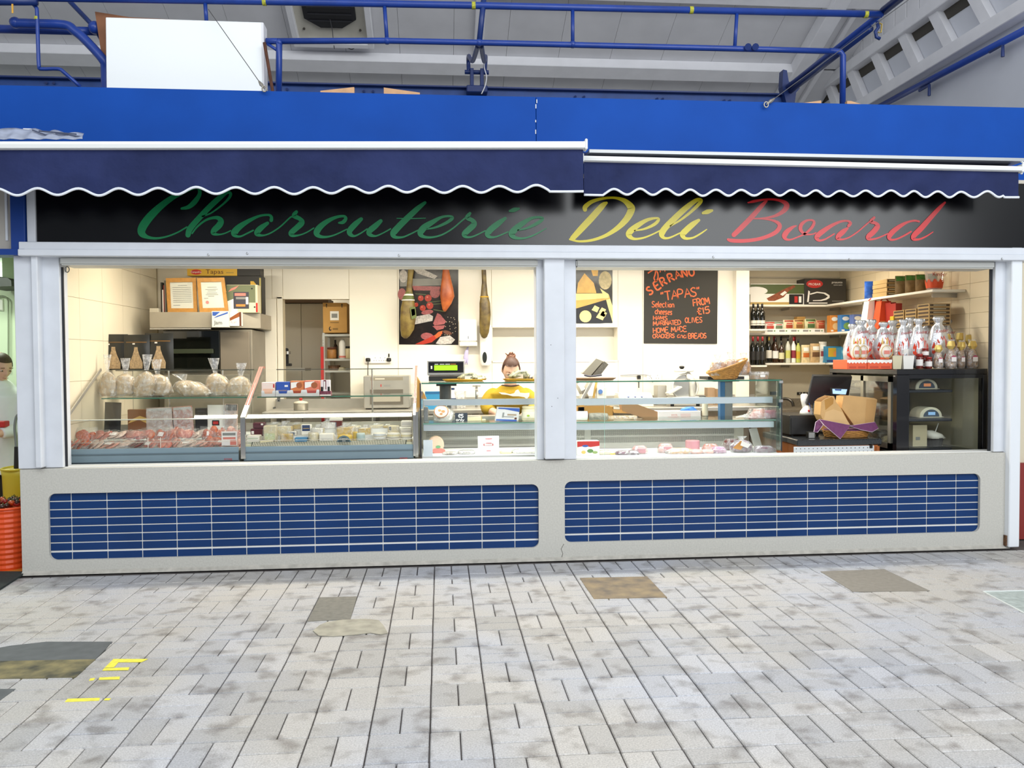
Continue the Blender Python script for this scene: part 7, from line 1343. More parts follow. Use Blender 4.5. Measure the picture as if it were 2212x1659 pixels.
# basket with purple cloth and two paper bags
t = thing('bread_basket', 'low wicker basket lined with a white-edged purple cloth on the till counter', 'basket', (PX(1832, .55), .58, zt_)); Y = .58; cx = PX(1828, Y); N = 28
b = B(); b.lathe([(.17, 0), (.185, .03), (.19, .055)], (cx, Y, zt_), N, 1, .7); b.build('weave_body', WK2, t)
for i in range(6): B().tube([(cx + (.174 + .003*i + .003*(1 if (k + i) % 2 else -1))*math.cos(2*math.pi*k/N), Y + (.174 + .003*i + .003*(1 if (k + i) % 2 else -1))*.7*math.sin(2*math.pi*k/N), zt_ + .006 + i*.0095) for k in range(N)], .005, 5, closed=True).build('weave_row', WK, t, smooth=True)
PUR = mat('purple_cloth', '6A3560', .8, noise=(40, .15)); EDG = mat('lilac_edge', 'D9C3D2', .7)
def flapc(pts, nm='cloth_flap'):
    q = [W(x, y, Yq) for x, y, Yq in pts]; B().poly(q).build(nm, PUR, t, solid=.003); B().tube(q, .0028, 5, closed=True).build('cloth_edge', EDG, t)
flapc([(1770,906,.50),(1837,919,.44),(1815,948,.405),(1780,918,.44)]); flapc([(1836,920,.45),(1890,912,.48),(1897,925,.46),(1884,933,.44),(1862,929,.44)]); flapc([(1770,906,.52),(1762,912,.52),(1758,933,.5),(1766,934,.5),(1778,918,.48)])
B().lathe([(.185, .05), (.188, .062), (.10, .058)], (cx, Y, zt_), N, 1, .7).build('lining', PUR, t, smooth=True)
PAPER = mat('paper_bag', 'CFA56C', .75, noise=(5, .10), bump=(24, .3, .01)); PAPERD = mat('paper_inside', 'B98742', .8, noise=(6, .1))
def paper_bag(label,P,inner,Y,dep):
    q = [W(x, y, Y) for x, y in P]; zb = zt_ + .06; c = sum(q, Vector())/len(q); t = thing('paper_bag', label, 'paper bag', (c.x, Y + dep/2, zb))
    b = B(); n = len(q); bk_ = [v + Vector((0,dep,.0)) for v in q]
    b.add(q + bk_, [tuple(range(n))] + [tuple(range(2*n - 1, n - 1, -1))] + [(i, (i + 1) % n, n + (i + 1) % n, n + i) for i in range(n) if i not in inner]); b.build('bag', PAPER, t, solid=.002); return t, q
t, q = paper_bag('open brown paper bag with a drooping mouth in the purple lined basket', [(1774, 868), (1781, 862), (1797, 855), (1802, 856), (1806, 868), (1818, 884), (1835, 917), (1805, 919), (1778, 908), (1772, 896)], (0, 1, 2), .50, .12)
B().poly([W(x, y, .497) for x, y in ((1783, 890), (1800, 884), (1819, 890), (1836, 917), (1806, 919), (1779, 908))]).build('front_fold', mat('paper_light', 'D9B27C', .75, noise=(5, .08)), t); B().poly([W(x, y, .498) for x, y in ((1781, 864), (1797, 857), (1801, 862), (1800, 872), (1790, 880), (1783, 886))]).build('mouth', PAPERD, t)
t, q = paper_bag('tall brown paper bag with folded corners in the purple lined basket', [(1822, 856), (1832, 854), (1889, 860), (1895, 863), (1888, 912), (1870, 919), (1845, 919), (1834, 904), (1818, 882)], (0, 1), .53, .12)
B().poly([W(x, y, .527) for x, y in ((1872, 862), (1894, 864), (1887, 911), (1868, 918))]).build('side_fold', mat('paper_mid', 'C79A60', .75, noise=(5, .1)), t); text('west', .016, mat('stamp_brown', '7A5A34', .7), t, W(1832, 873, .5285))
# wall sockets and black tap beyond the till
Yq = YA - .004
for i,px in enumerate((1727,1740)):
    t = thing('wall_switch', ('black switch plate on the alcove wall, the one nearer the counter glass', 'black switch plate on the alcove wall, the one nearer the till screen')[i], 'switch', W(px, 851, Yq)); B().bx(PX(px - 5, Yq), PX(px + 5, Yq), Yq - .012, Yq + .004, PZ(px, 853, Yq), PZ(px, 847, Yq)).build('plate', BLK, t, bev=.002); B().bx(PX(px - 2, Yq), PX(px + 2, Yq), Yq - .016, Yq - .012, PZ(px, 852, Yq), PZ(px, 848, Yq)).build('rocker', GRY, t)
t = thing('alcove_sink', 'dark stone sink counter along the alcove wall behind the till', 'counter', (PX(1730, 2.4), 2.5, 0)); za = PZ(1720, 884, 2.35); B().bx(XP1 + .01, PX(1850, 2.35), 2.3, YA - .01, za - .04, za).build('top', mat('stone_taupe', '7C7364', .4, noise=(60, .2)), t); B().bx(XP1 + .03, PX(1845, 2.35), 2.33, YA - .01, .02, za - .041).build('body', mat('alcove_wood', 'B98A5C', .5, noise=(14, .12)), t); B().bx(XP1 + .01, PX(1850, 2.35), YA - .02, YA - .008, za, za + .09).build('upstand', mat('stone_taupe'), t)
t = thing('tap', 'dark swan neck tap behind the end of the ham counter', 'tap', (PX(1695, 2.5), 2.5, za)); B().tube(spline([(PX(1684, 2.5), 2.55, za), W(1685, 868, 2.5), W(1690, 862, 2.5), W(1702, 862, 2.48), W(1711, 868, 2.45), W(1714, 878, 2.44)], 5), .016, 8).build('spout', mat('tap_dark', '4A4640', .3, .7), t, smooth=True); B().cyl((PX(1684, 2.5), 2.55, za), (PX(1684, 2.5), 2.55, za + .03), .03).build('base', mat('tap_dark'), t)

# ================================================================== black display fridge
FX0, FX1, FY0, FY1 = PX(1938, .28), PX(2134, .28), .28, 1.42; FZ = PZ(2040, 797, .28); BKF = mat('fridge_black', '101014', .25, coat=.3)
t = thing('display_fridge', 'black glazed display fridge beside the till, goods heaped on its top', 'fridge', ((FX0 + FX1)/2, .85, 0)); fr_ = t
B().bx(FX0, FX1, FY0, FY1, FZ - .045, FZ).build('top_panel', BKF, t, bev=.004); B().bx(FX0, FX1, FY0, FY1, .02, .72).build('base', BKF, t)
for x, y, w in ((FX0, FY0, .105), (FX1 - .04, FY0, .04)): B().bx(x, x + w, y, y + .06, .72, FZ - .045).build('corner_post', BKF, t, bev=.003)
for x in (FX0, FX1 - .04): B().bx(x, x + .04, FY1 - .06, FY1, .72, FZ - .045).build('corner_post', BKF, t)
B().bx(FX0 + .1, FX1 - .03, FY0 + .004, FY0 + .02, FZ - .075, FZ - .045).build('front_rail', BKF, t)
B().bx(FX0 + .10, FX1 - .04, FY0 + .01, FY0 + .016, .72, FZ - .06).build('front_glass', PANE, t); B().bx(FX1 - .012, FX1 - .006, FY0 + .06, FY1, .72, FZ - .045).build('side_panel', mat('fridge_cream', 'E2DAB8', .4), t)
B().bx(FX0 + .05, FX1 - .02, FY1 - .02, FY1, .72, FZ - .045).build('back_panel', mat('fridge_cream'), t)
ALU = mat('door_alu', 'B9B7A8', .35, .6)
for k,(ya,yb,dx) in enumerate(((FY0 + .10,FY0 + .58,.0),(FY0 + .52,FY1 - .08,.022))):
    x = FX0 + .006 + dx; z0,z1 = .74,FZ - .06
    f = B().bx(x, x + .02, ya, ya + .045, z0, z1).bx(x, x + .02, yb - .045, yb, z0, z1).bx(x, x + .02, ya, yb, z1 - .045, z1).bx(x, x + .02, ya, yb, z0, z0 + .045).build('sliding_door', ALU, t)
    B().bx(x + .008, x + .012, ya + .045, yb - .045, z0 + .045, z1 - .045).build('door_glass', PANE, f)
B().bx(FX0 - .004, FX0 + .004, FY0 + .02, FY0 + .05, FZ - .06, FZ - .05).build('bolt', CHROME, t)
SHK = mat('fridge_shelf', '23252B', .35)
fz = [PZ(2005,842,.4),PZ(2010,904,.4),PZ(2010,966,.4)]
for z in fz: B().bx(FX0 + .06, PX(2050, .4), FY0 + .07, FY1 - .05, z - .02, z).build('wire_shelf', SHK, t, bev=.003)
# domed scales and packs in the fridge
for i, (z, lab, scr) in enumerate(((fz[0] + .001, 'white domed machine with orange lit half round dial on the top fridge shelf', 'D98A5A'), (fz[1] + .001, 'white domed machine with blue lit half round dial on the middle fridge shelf', '8FB8E0'))):
    x = PX(1993 + 10*i, .50); t = thing('domed_machine', lab, 'machine', (x, .5, z)); r = .078
    B().prism([(x + r*1.25*math.cos(a), .44, z + r*1.15*math.sin(a)**.8 if math.sin(a) > 0 else z) for a in [math.pi*k/16 for k in range(17)]], (0, .16, 0)).build('housing', mat('ivory', 'E6DFC4', .35), t, bev=.005); B().prism([(x + r*.86*math.cos(a), .434, z + .012 + r*.75*math.sin(a)) for a in [math.pi*k/14 for k in range(15)]], (0, .006, 0)).build('dial', mat('dial_slate', '4C5866', .3), t)
    B().bx(x - .03, x + .03, .431, .434, z + .025, z + .05).build('screen', mat('screen_' + scr, scr, .3, emit=(scr, .4)), t); B().prism([(x + r*.5, .5, z + .02), (x + r*1.9, .5, z + .004), (x + r*1.9, .5, z), (x + r*.5, .5, z)], (0, .1, 0)).build('tray_lip', mat('ivory'), t)
KR2 = mat('box_buff', 'C9BC98', .6)
carton('buff_box', 'buff carton with a small print on the lowest fridge shelf', 'box', 1972, 2003, 918, fz[2] + .001, .45, .12, KR2, [(.2, .5, .3, .45, GRY)]); t = thing('food_tub', 'dark tub with a white draped cover on the lowest fridge shelf', 'tub', (PX(2020, .5), .5, fz[2])); x = PX(2020, .5)
B().lathe([(.055, .001), (.07, .07)], (x, .5, fz[2]), 16).build('tub', mat('tub_dark', '3B3A38', .4), t); B().loft([((x, .5, fz[2] + .065), .08, .075), ((x - .02, .5, fz[2] + .10), .07, .06), ((x - .05, .5, fz[2] + .13), .03, .03)], 14, .1).build('cover', mat('tub_cover', 'E8E4D6', .5), t, smooth=True); B().cyl((x - .01, .48, fz[2] + .11), (x + .02, .48, fz[2] + .19), .004).build('spoon', WHT, t)
k = 0
for z, ys, lab in ((fz[0], (.62, .84, 1.1), 'upper'), (fz[1], (.62, .84, 1.1), 'middle'), (fz[2], (.66, .95), 'lower')):
    for j,y in enumerate(ys):
        m, nm = ((MEATO, 'orange sausages'), (mat('pack_red', 'A8453A', .5, noise=(40, .4)), 'red meat'), (CHS, 'pale cheese'), (mat('pack_tan', 'C99A66', .5, noise=(30, .3)), 'tan pastries'))[k % 4]; k += 1
        x = FX0 + .17; t = thing('food_pack', 'clear pack of %s inside the fridge, %s shelf, %s from the front' % (nm, lab, ORD[j]), 'pack', (x, y, z + .001), 'packs behind the fridge sliding door'); B().loft([((x, y, z + .001), .07, .085), ((x, y, z + .05), .065, .08), ((x, y, z + .07), .04, .05)], 12, .12, pw=.6).build('food', m, t, smooth=True); B().bx(x - .085, x + .085, y - .095, y + .095, z + .001, z + .105).build('clear_box', FILM, t, bev=.01)
t = None
# ------------------------------------------------------------------ goods on the fridge
FT = FZ + .001; FOIL = mat('egg_foil', 'DADCE0', .3, .65, noise=(18, .2), bump=(70, .5, .006)); FLM = mat('egg_red', 'D5401F', .4);
def egg(label,px,pyt,pyb,Y,w_,z0,base=None,tl=0):
    x = PX(px, Y, pyb); h = PZ(px, pyt, Y) - z0; r = w_*S(Y)/2; t = thing('foil_egg', label, 'foil egg', (x, Y, z0), 'foil wrapped eggs on the fridge')
    zz = z0 + (h*.12 if base else .002)
    if base: B().lathe([(r*.75, 0), (r*.8, h*.16), (r*.6, h*.18)], (x, Y, z0), 14).build('cup', base, t, smooth=True)
    hh = h - (zz - z0); rs = []; N = 24
    for v,rr in ((0,.35),(.06,.62),(.2,.92),(.36,1.0),(.52,.93),(.68,.72),(.8,.46),(.86,.26),(.90,.30),(.96,.46),(1.0,.36)):
        cr_ = .02 if v < .7 else .22; rs.append([Vector((x + tl*v + r*rr*(1 + cr_*math.sin(7*2*math.pi*k/N + 3*v))*math.cos(2*math.pi*k/N),Y + r*.72*rr*(1 + cr_*math.sin(7*2*math.pi*k/N + 2*v))*math.sin(2*math.pi*k/N),zz + hh*v)) for k in range(N)])
    B().rings(rs).build('foil', FOIL, t, smooth=True)
    def sp(u, v):   # point on the front of the egg, u -1..1 across, v 0..1 up
        prof = [(0,.35),(.06,.62),(.2,.92),(.36,1.0),(.52,.93),(.68,.72),(.8,.46)]
        for (a,ra),(b_,rb) in zip(prof,prof[1:]):
            if a <= v <= b_: rr = ra + (rb - ra)*(v - a)/(b_ - a)
        ang = -math.pi/2 + u*1.15; return Vector((x + tl*v + r*rr*1.03*math.cos(ang),Y + r*.72*rr*1.05*math.sin(ang),zz + hh*v))
    b = B(); us = [-.85 + 1.7*i/12 for i in range(13)]; zig = [.52,.60,.50,.62,.54,.64,.56,.65,.54,.62,.50,.60,.52]; lo = [.16 + .16*abs(u) for u in us]
    b.add([sp(u, l) for u, l in zip(us, lo)] + [sp(u, z_ - .12*abs(u)) for u, z_ in zip(us, zig)], [(i, i + 1, 14 + i, 13 + i) for i in range(12)]); b.build('red_print', FLM, t)
    b = B(); us = [-.45 + .9*i/8 for i in range(9)]; b.add([sp(u, .10) + Vector((0, -.002, 0)) for u in us] + [sp(u, .40 - .2*u*u) + Vector((0, -.002, 0)) for u in us], [(i, i + 1, 10 + i, 9 + i) for i in range(8)]); b.build('white_print', WHT, t)
    p = sp(0, .72); text('Kinder', r*.42, mat('print_kinder', 'B3271F', .4), t, p + Vector((0, -.004, 0)), xdir=(1, 0, .12)); return t
for i,(px,top,bot,Y,w_) in enumerate(((1858,692,776,.52,50),(1907,696,778,.50,44),(1950,690,776,.56,40),(1983,688,776,.50,44),(2026,684,778,.54,52))):
    egg('silver foil egg with red flame print on the fridge, %s from the till side' % ORD[i], px, top, bot + 18, Y, w_, FT + (.055 if i < 2 else 0), None, tl=.004)
for i,(px,top,Y) in enumerate(((1882,690,.72),(1928,692,.74),(1966,686,.76),(2003,688,.74),(2045,690,.72),(1842,700,.72))):
    egg('silver foil egg behind the front row of eggs, %s of the rear ones' % ORD[i], px, top, 795, Y, 44, FT, None)
ORG2 = mat('tray_orange', 'E0572B', .45)
for i,(a,c) in enumerate(((1830,1873),(1874,1927))):
    t = carton('orange_tray', 'orange display tray with white wavy band under the foil eggs, %s tray' % ('first', 'second')[i], 'tray', a, c, 777, FT, .40, .24, ORG2, [('pg', [(0, 1), (1, 1), (1, .72), (.92, .6), (.84, .74), (.76, .6), (.68, .74), (.60, .6), (.52, .74), (.44, .6), (.36, .74), (.28, .6), (.2, .74), (.12, .6), (.04, .74), (0, .66)], WHT), (.1, .45, .1, .3, mat('tray_deep', 'C2401C', .5)), (.55, .92, .1, .3, mat('tray_deep'))])
WEG = mat('egg_white', 'E9E2D6', .4)
for i,(px,w_) in enumerate(((1848,20),(1862,20),(1911,26))):
    Y = .415; z0 = PZ(1850, 777, .40) + .001; x = PX(px, Y); r = w_*S(Y)/2; h = PZ(px, 738, Y) - z0; t = thing('small_egg', 'small white egg pack ringed in gold on the orange trays, %s' % ORD[i], 'egg', (x, Y, z0), 'small eggs on the orange trays')
    B().lathe([(r*.6, .001), (r, h*.3), (r*.95, h*.55), (r*.5, h*.85), (r*.1, h*.9)], (x, Y, z0), 14, 1, .7).build('egg', WEG, t, smooth=True); B().tube([(x + r*1.0*math.cos(a), Y - r*.72, z0 + h*.42 + h*.36*math.sin(a)) for a in [2*math.pi*k/18 for k in range(18)]], .0028, 5, closed=True).build('gold_ring', GOLD, t, smooth=True)
    for s in (-1, 1): B().loft([((x + s*r*.35, Y, z0 + h*.8), r*.16, r*.1), ((x + s*r*.42, Y, z0 + h), r*.2, r*.08), ((x + s*r*.4, Y, z0 + h*1.22), r*.06, r*.05)], 8).build('peak', mat('peak_gold', 'D9B86A', .5), t, smooth=True)
    B().bx(x - r*.5, x + r*.5, Y - r*.74, Y - r*.72, z0 + h*.3, z0 + h*.5).build('print', PNK, t); B().lathe([(r*.8, 0), (r*.75, h*.12)], (x, Y, z0), 12, 1, .7).build('orange_foot', ORG2, t)
for i,(a,c,m) in enumerate(((1928,1949,CREAMB),(1951,1975,WHT))):
    x0, x1 = PX(a, .40), PX(c, .40); zt2 = PZ(1950, 769, .40); t = thing('paper_pot', ('cream', 'white')[i] + ' square paper pot standing on the fridge between eggs and jars', 'pot', ((x0 + x1)/2, .43, FT)); B().add([(x0 + .008, .405, FT), (x1 - .008, .405, FT), (x1 - .008, .46, FT), (x0 + .008, .46, FT), (x0, .40, zt2), (x1, .40, zt2), (x1, .47, zt2), (x0, .47, zt2)], [(0, 3, 2, 1), (4, 5, 6, 7), (0, 1, 5, 4), (1, 2, 6, 5), (2, 3, 7, 6), (3, 0, 4, 7)]).build('pot', m, t); B().bx(x0 - .002, x1 + .002, .398, .472, zt2, zt2 + .004).build('rim', m, t)
film_bag('chocolate_bag', 'clear gathered bag of brown chocolates behind the white paper pots', 1935, 1968, 738, 790, FT, .50, mat('choc', '7A5A44', .5, noise=(40, .3)), FILM, -.3, .6, cat='bag', cname='chocolates')
JR = mat('jam_red', '6E1F16', .2, noise=(30, .2), coat=.5); LIDR = mat('lid_red', '9E2A24', .35)
for i,(px,top,z) in enumerate(((1986,764,0),(2006,771,0),(2000,0,1))):
    Y = .40; r = .026; h = PZ(px,top or 764,Y) - FT if not z else .07
    jar('jam_jar', ('tall dark red jam jar with white label on the fridge front edge', 'short red jam jar with white label on the fridge front edge', 'red lidded jam jar standing on top of another jar')[i], (PX(px, Y), Y + (.01 if z else 0), FT + (PZ(2006, 771, Y) - FT + .001 if z else 0)), h, r, JR, LIDR, LABW, 'jam jars on the fridge')
jar('jam_jar', 'red jam jar tucked behind the short one', (PX(1997, .47), .47, FT), .075, .026, JR, LIDR, LABW, 'jam jars on the fridge')
BIS = mat('biscuit_mix', 'A9855C', .7, noise=(60, .4)); GT = mat('gold_tie', 'D3B768', .35, .5); RLAB = mat('label_magenta', 'A8325A', .5)
for i,(a,c,top,Y) in enumerate(((2015,2038,750,.42),(2040,2068,742,.40),(2066,2086,744,.42),(2086,2114,742,.40),(2030,2060,728,.56),(2058,2086,726,.58),(2082,2104,730,.56))):
    t = film_bag('biscuit_bag', 'clear biscuit bag with gathered gold top on the fridge, %s of the seven' % ORD[i], a, c, top - 14, 794, FT, Y, BIS, FILM, .05*(i % 3 - 1), .70, 'biscuit bags on the fridge', cname='biscuits', cat='biscuit bag', flare=.55)
    if i < 4:
        x = PX((a + c)/2, Y); w = (c - a)*S(Y)/2; h = PZ(a, top, Y) - FT; yy = Y - w*.76; B().poly([(x + w*.5*math.cos(q), yy, FT + h*.42 + w*.42*math.sin(q)) for q in [2*math.pi*k/14 for k in range(14)]]).build('round_label', RLAB, t); B().bx(x - w*.42, x + w*.42, yy - .0015, yy - .0005, FT + h*.28, FT + h*.46).build('label_band', LABW, t)
    B().loft([((PX((a + c)/2, Y), Y, FT + (PZ(a, top, Y) - FT)*.74), .012, .01), ((PX((a + c)/2, Y), Y, FT + (PZ(a, top, Y) - FT)*.9), .034, .02), ((PX((a + c)/2, Y), Y, FT + (PZ(a, top, Y) - FT)*1.1), .026, .012)], 14, .2).build('gold_top', GT, t)

# ================================================================== alcove shelves
SHW = mat('shelf_white', 'F0EADB', .45); YSF = YA - .30
zs1,zs2,zs3 = PZ(1700,658,YSF),PZ(1700,719,YSF),PZ(1700,784,YSF)
XS0,XSB = XP1 + .002,XWR - .30
for i,(z,yend) in enumerate(((zs1,.62),(zs2,1.2),(zs3,1.3))):
    t = thing('wall_shelf', 'white shelf along the alcove wall, %s of three' % ('topmost', 'middle one', 'lowest')[i], 'shelf', ((XS0 + XWR)/2, YA - .15, z - .022)); B().bx(XS0, XWR - .002, YSF, YA - .002, z - .022, z).build('board', SHW, t, bev=.003)
    for px in (1690, 1795): B().bx(PX(px, YA - .02) - .008, PX(px, YA - .02) + .008, YA - .22, YA - .002, z - .05, z - .023).build('bracket', SSTEEL, t)
    t = thing('side_shelf', 'white shelf on the tiled side wall, %s of three' % ('topmost', 'middle one', 'lowest')[i], 'shelf', (XWR - .15, (yend + YSF)/2, z - .022)); B().bx(XSB, XWR - .002, yend, YSF - .002, z - .022, z).build('board', SHW, t, bev=.003)
    B().bx(XWR - .22, XWR - .002, yend + .12, yend + .14, z - .06, z - .023).build('bracket', SSTEEL, t); B().bx(XWR - .22, XWR - .002, 1.9, 1.92, z - .06, z - .023).build('bracket', SSTEEL, t)
for i,z in enumerate((PZ(1636,711,YSF - .06),PZ(1636,789,YSF - .06))):
    solo(B().bx(XS0, PX(1654, YSF - .06), YSF - .10, YSF - .003, z - .02, z), 'front_shelf', SHW, 'short white shelf board holding wine bottles, %s' % ('upper one', 'lower one')[i], 'shelf', bev=.003)
zf1,zf2 = PZ(1636,711,YSF - .06) + .001,PZ(1636,789,YSF - .06) + .001
y = YSF + .03; z = zs1 + .001; GRB = mat('box_green', '4C5A2C', .45)
carton('ham_gift_box', 'long white and dark green box with a ham picture on the top alcove shelf', 'box', 1621, 1737, 613, z, y, .18, WHT, [(0, 1, .52, .97, GRB), ('el', .1, .66, .22, .2, WHT), ('pg', [(.30, .30), (.42, .46), (.62, .74), (.80, .94), (.84, .86), (.70, .62), (.62, .36), (.45, .18), (.34, .18)], mat('ham_print', '8E4A2A', .5, noise=(30, .3))), ('pg', [(.55, .50), (.64, .66), (.68, .58), (.60, .42)], WHT), ('txt', 'IBERICO ORO', .14, .06, .13, BRN), (.72, .98, .02, .50, BLK), (.82, .88, .1, .4, RED), (.90, .95, .1, .4, WHT), (0, .72, .0, .12, mat('box_gold', 'B59A58', .5)), ('txt', 'IBERICO ORO', .22, .06, .1, BRN)])
carton('ham_stand_box', 'black ham stand box with a red oval and a white line drawing', 'box', 1738, 1828, 602, z, y - .01, .2, mat('box_charcoal', '2E2B28', .45), [('el', .24, .80, .20, .16, RED), ('txt', 'PROBAR', .24, .78, .13, WHT), ('txt', 'presunto', .78, .86, .12, WHT), ('txt', 'cuore cuero', .80, .76, .07, WHT), ('pg', [(.06, .1), (.10, .1), (.13, .5), (.09, .55)], WHT), ('pg', [(.12, .42), (.30, .50), (.50, .46), (.60, .36), (.60, .26), (.52, .18), (.40, .14), (.2, .14), (.2, .17), (.38, .18), (.50, .24), (.56, .32), (.46, .42), (.30, .45), (.14, .38)], WHT), (.1, .55, .04, .08, WHT), (.66, .95, .12, .15, GRY)])
# top side shelf: crackers, bags, tub
def sx(px,Y): return PX(px,Y)
ys = 1.30; s = S(ys); CRB = mat('cracker_box', 'B79762', .6)
def flatbox(label,a,c,pyt,pyb,Y,dep,group,z=None,m=None):
    t = carton('cracker_carton', label, 'box', a, c, pyt, PZ((a + c)/2, pyb, Y) if z is None else z, Y, dep, m or CRB, [(.03, .97, .25, .80, mat('cracker_dark', '4A3826', .6)), (.08, .92, .42, .62, mat('cracker_cream', 'D9C49A', .6))], group); return t
z1 = zs1 + .001
for k in range(4):
    x0 = PX(1889, 1.45); h = .040; t = thing('cracker_carton', 'flat cracker carton on the top side shelf, %s from the bottom of its stack' % ORD[k], 'box', (XSB + .1, 1.5, z1 + k*h), 'cracker cartons on the top side shelf'); a, c = XSB + .01 + .004*(k % 2), XSB + .20; B().bx(a, c, 1.35, 1.6, z1 + k*h, z1 + (k + 1)*h - .002).build('box_body', CRB, t, bev=.002); prints(t, a, c, z1 + k*h, z1 + (k + 1)*h, 1.35, [(.03, .97, .2, .8, mat('cracker_dark', '4A3826', .6)), (.1, .9, .45, .6, CREAMB)])
pillow('blue_bag', 'bright blue bag on the top side shelf behind the cracker cartons', 'bag', (XSB + .06, 1.72, z1), .13, .17, .06, mat('bag_blue', '2F62C0', .35, noise=(30, .3))); pillow('olive_bag', 'olive and gold bag beside the bright blue bag', 'bag', (XSB + .20, 1.74, z1), .14, .17, .06, mat('bag_olive', '7A7038', .4, noise=(30, .3)))
for i in range(4): pillow('crisp_bag', 'brown snack bag with leafy green top on the top side shelf, %s of four' % ORD[i], 'bag', (XSB + .06 + .055*i, 1.20 - .07*i, z1), .11, .17, .05, mat('bag_brown', '9A8058', .5, noise=(30, .25)), [(.05, .95, .72, .97, mat('leaf_green', '4E8A3A', .5, noise=(50, .4)))], group='crisp bags on the top side shelf')
t = thing('toy_tub', 'clear tub with orange base and red lettering at the end of the top side shelf', 'tub', (XSB + .14, .80, z1)); c = Vector((XSB + .13, .80, z1)); B().loft([(c, .055, .05), (c + Vector((0, 0, .02)), .062, .055), (c + Vector((0, 0, .20)), .085, .07), (c + Vector((0, 0, .22)), .09, .075)], 18).build('tub', clear('tub_pink', tint=(1, .93, .9), f0=.06, haze=.25, hazecol=(1, .9, .86)), t, smooth=True)
b = B(); N = 36; b.rings([[c + Vector((r*math.cos(2*math.pi*k/N), r*.86*math.sin(2*math.pi*k/N), zz + (.012*(1 if k % 4 < 2 else -1) if j == 1 else 0))) for k in range(N)] for j, (r, zz) in enumerate(((.066, .022), (.076, .085)))], False, False); b.build('orange_print', mat('print_orange_red', 'DE5327', .45), t)
text('Kinder', .048, mat('print_kinder', 'B3271F', .4), t, c + Vector((.0, -.078, .135)), name='lettering'); B().lathe([(.094, .0), (.096, .012), (.06, .02)], c + Vector((0, 0, .218)), 18, 1, .85).build('lid', clear('tub_lid', f0=.1, haze=.3), t)
# middle rows
z = zs2 + .001; WINE = mat('wine_black', '12130F', .12, coat=.6); CAPB = mat('cap_black', '1E1C1A', .35); CAPR = mat('cap_red', 'A3262E', .35); WLAB = mat('wine_label', 'E4DED0', .6)
for i,px in enumerate((1627,1636,1646)):
    bottle('wine_bottle', 'black wine bottle with pale label on the upper short shelf, %s of three' % ORD[i], (PX(px, YSF - .05), YSF - .05 - .012*(i % 2), zf1), PZ(px, 656, YSF - .05) - zf1, .030, WINE, CAPB, WLAB, BLK, 'wine bottles, upper row', labz=(.14, .34))
for i,px in enumerate((1626,1636,1647)):
    bottle('wine_bottle', 'black wine bottle with red cap on the lower short shelf, %s of three' % ORD[i], (PX(px, YSF - .05), YSF - .05 - .012*(i % 2), zf2), PZ(px, 727, YSF - .05) - zf2, .031, WINE, CAPR, mat('label_dark_wine', '2C2A28', .5), None, 'wine bottles, lower row')
packs = [(1662, 695, 30, 'F0EBDD', 'C24A3A', 'white snack bag with red print'), (1681, 695, 28, 'DDE0D2', '6A7A5A', 'pale green snack bag'), (1703, 691, 28, 'E6D6B0', 'A8452A', 'cream snack bag with dark red print'), (1725, 690, 28, 'D9B872', '8A5A2A', 'golden snack bag'), (1750, 689, 30, 'CFC89A', '4E6A3A', 'green topped snack bag'), (1772, 692, 24, 'C98F62', '9E4A2A', 'orange brown snack bag')]
for i,(px,top,w_,c1,c2_,lab) in enumerate(packs):
    y = YSF + .06; pillow('snack_pouch', lab + ' in the white tray on the middle alcove shelf', 'snack bag', (PX(px, y), y, z + .012), w_*S(y)*.9, PZ(px, top, y) - z - .012, .05, mat('pk' + c1, c1, .45, noise=(30, .12)), [(.1, .9, .82, .97, mat('pt' + c2_, c2_, .5)), (.2, .8, .30, .60, mat('pt' + c2_)), (.25, .75, .66, .74, RED)], group='snack bags in the white tray')
x0, x1 = PX(1653, YSF), PX(1781, YSF); t = thing('snack_tray', 'long white display tray with green marks holding snack bags', 'tray', ((x0 + x1)/2, YSF + .06, z)); B().bx(x0, x1, YSF + .012, YSF + .11, z, z + .010).bx(x0, x1, YSF + .010, YSF + .014, z, z + .042).build('tray', WHT, t)
for k in range(5): B().bx(x0 + (x1 - x0)*(.04 + .2*k), x0 + (x1 - x0)*(.13 + .2*k), YSF + .008, YSF + .010, z + .012, z + .03).build('print', GRY, t); B().poly([(x0 + (x1 - x0)*(.16 + .2*k) + dx, YSF + .0085, z + .02 + dz) for dx, dz in ((-.012, 0), (0, .008), (.012, 0), (0, -.008))]).build('leaf_print', GRN, t)
carton('mini_box', 'small kraft box standing behind the snack bags', 'box', 1722, 1740, 684, z, YSF + .13, .08, KR)
boxes = [(1794, 1816, 681, 'D98A3A', 'orange biscuit box with a cream oval', 'E8C08A'), (1817, 1842, 680, '3E7FC0', 'sky blue biscuit box with green corner', '7FA85A'), (1843, 1868, 679, '6A7FC0', 'violet blue biscuit box with a picture', 'C9A06A')]
for i,(a,c,top,c1,lab,c2_) in enumerate(boxes):
    y = YSF - .10 - .12*i; carton('biscuit_box', lab + ' at the corner of the middle shelf', 'box', a, c, top, z, y, .08, mat('bx' + c1, c1, .45), [('el', .4, .78, .3, .12, WHT), ('el', .55, .35, .34, .2, mat('bp' + c2_, c2_, .5)), (.05, .3, .05, .14, WHT)], 'biscuit boxes in the shelf corner')
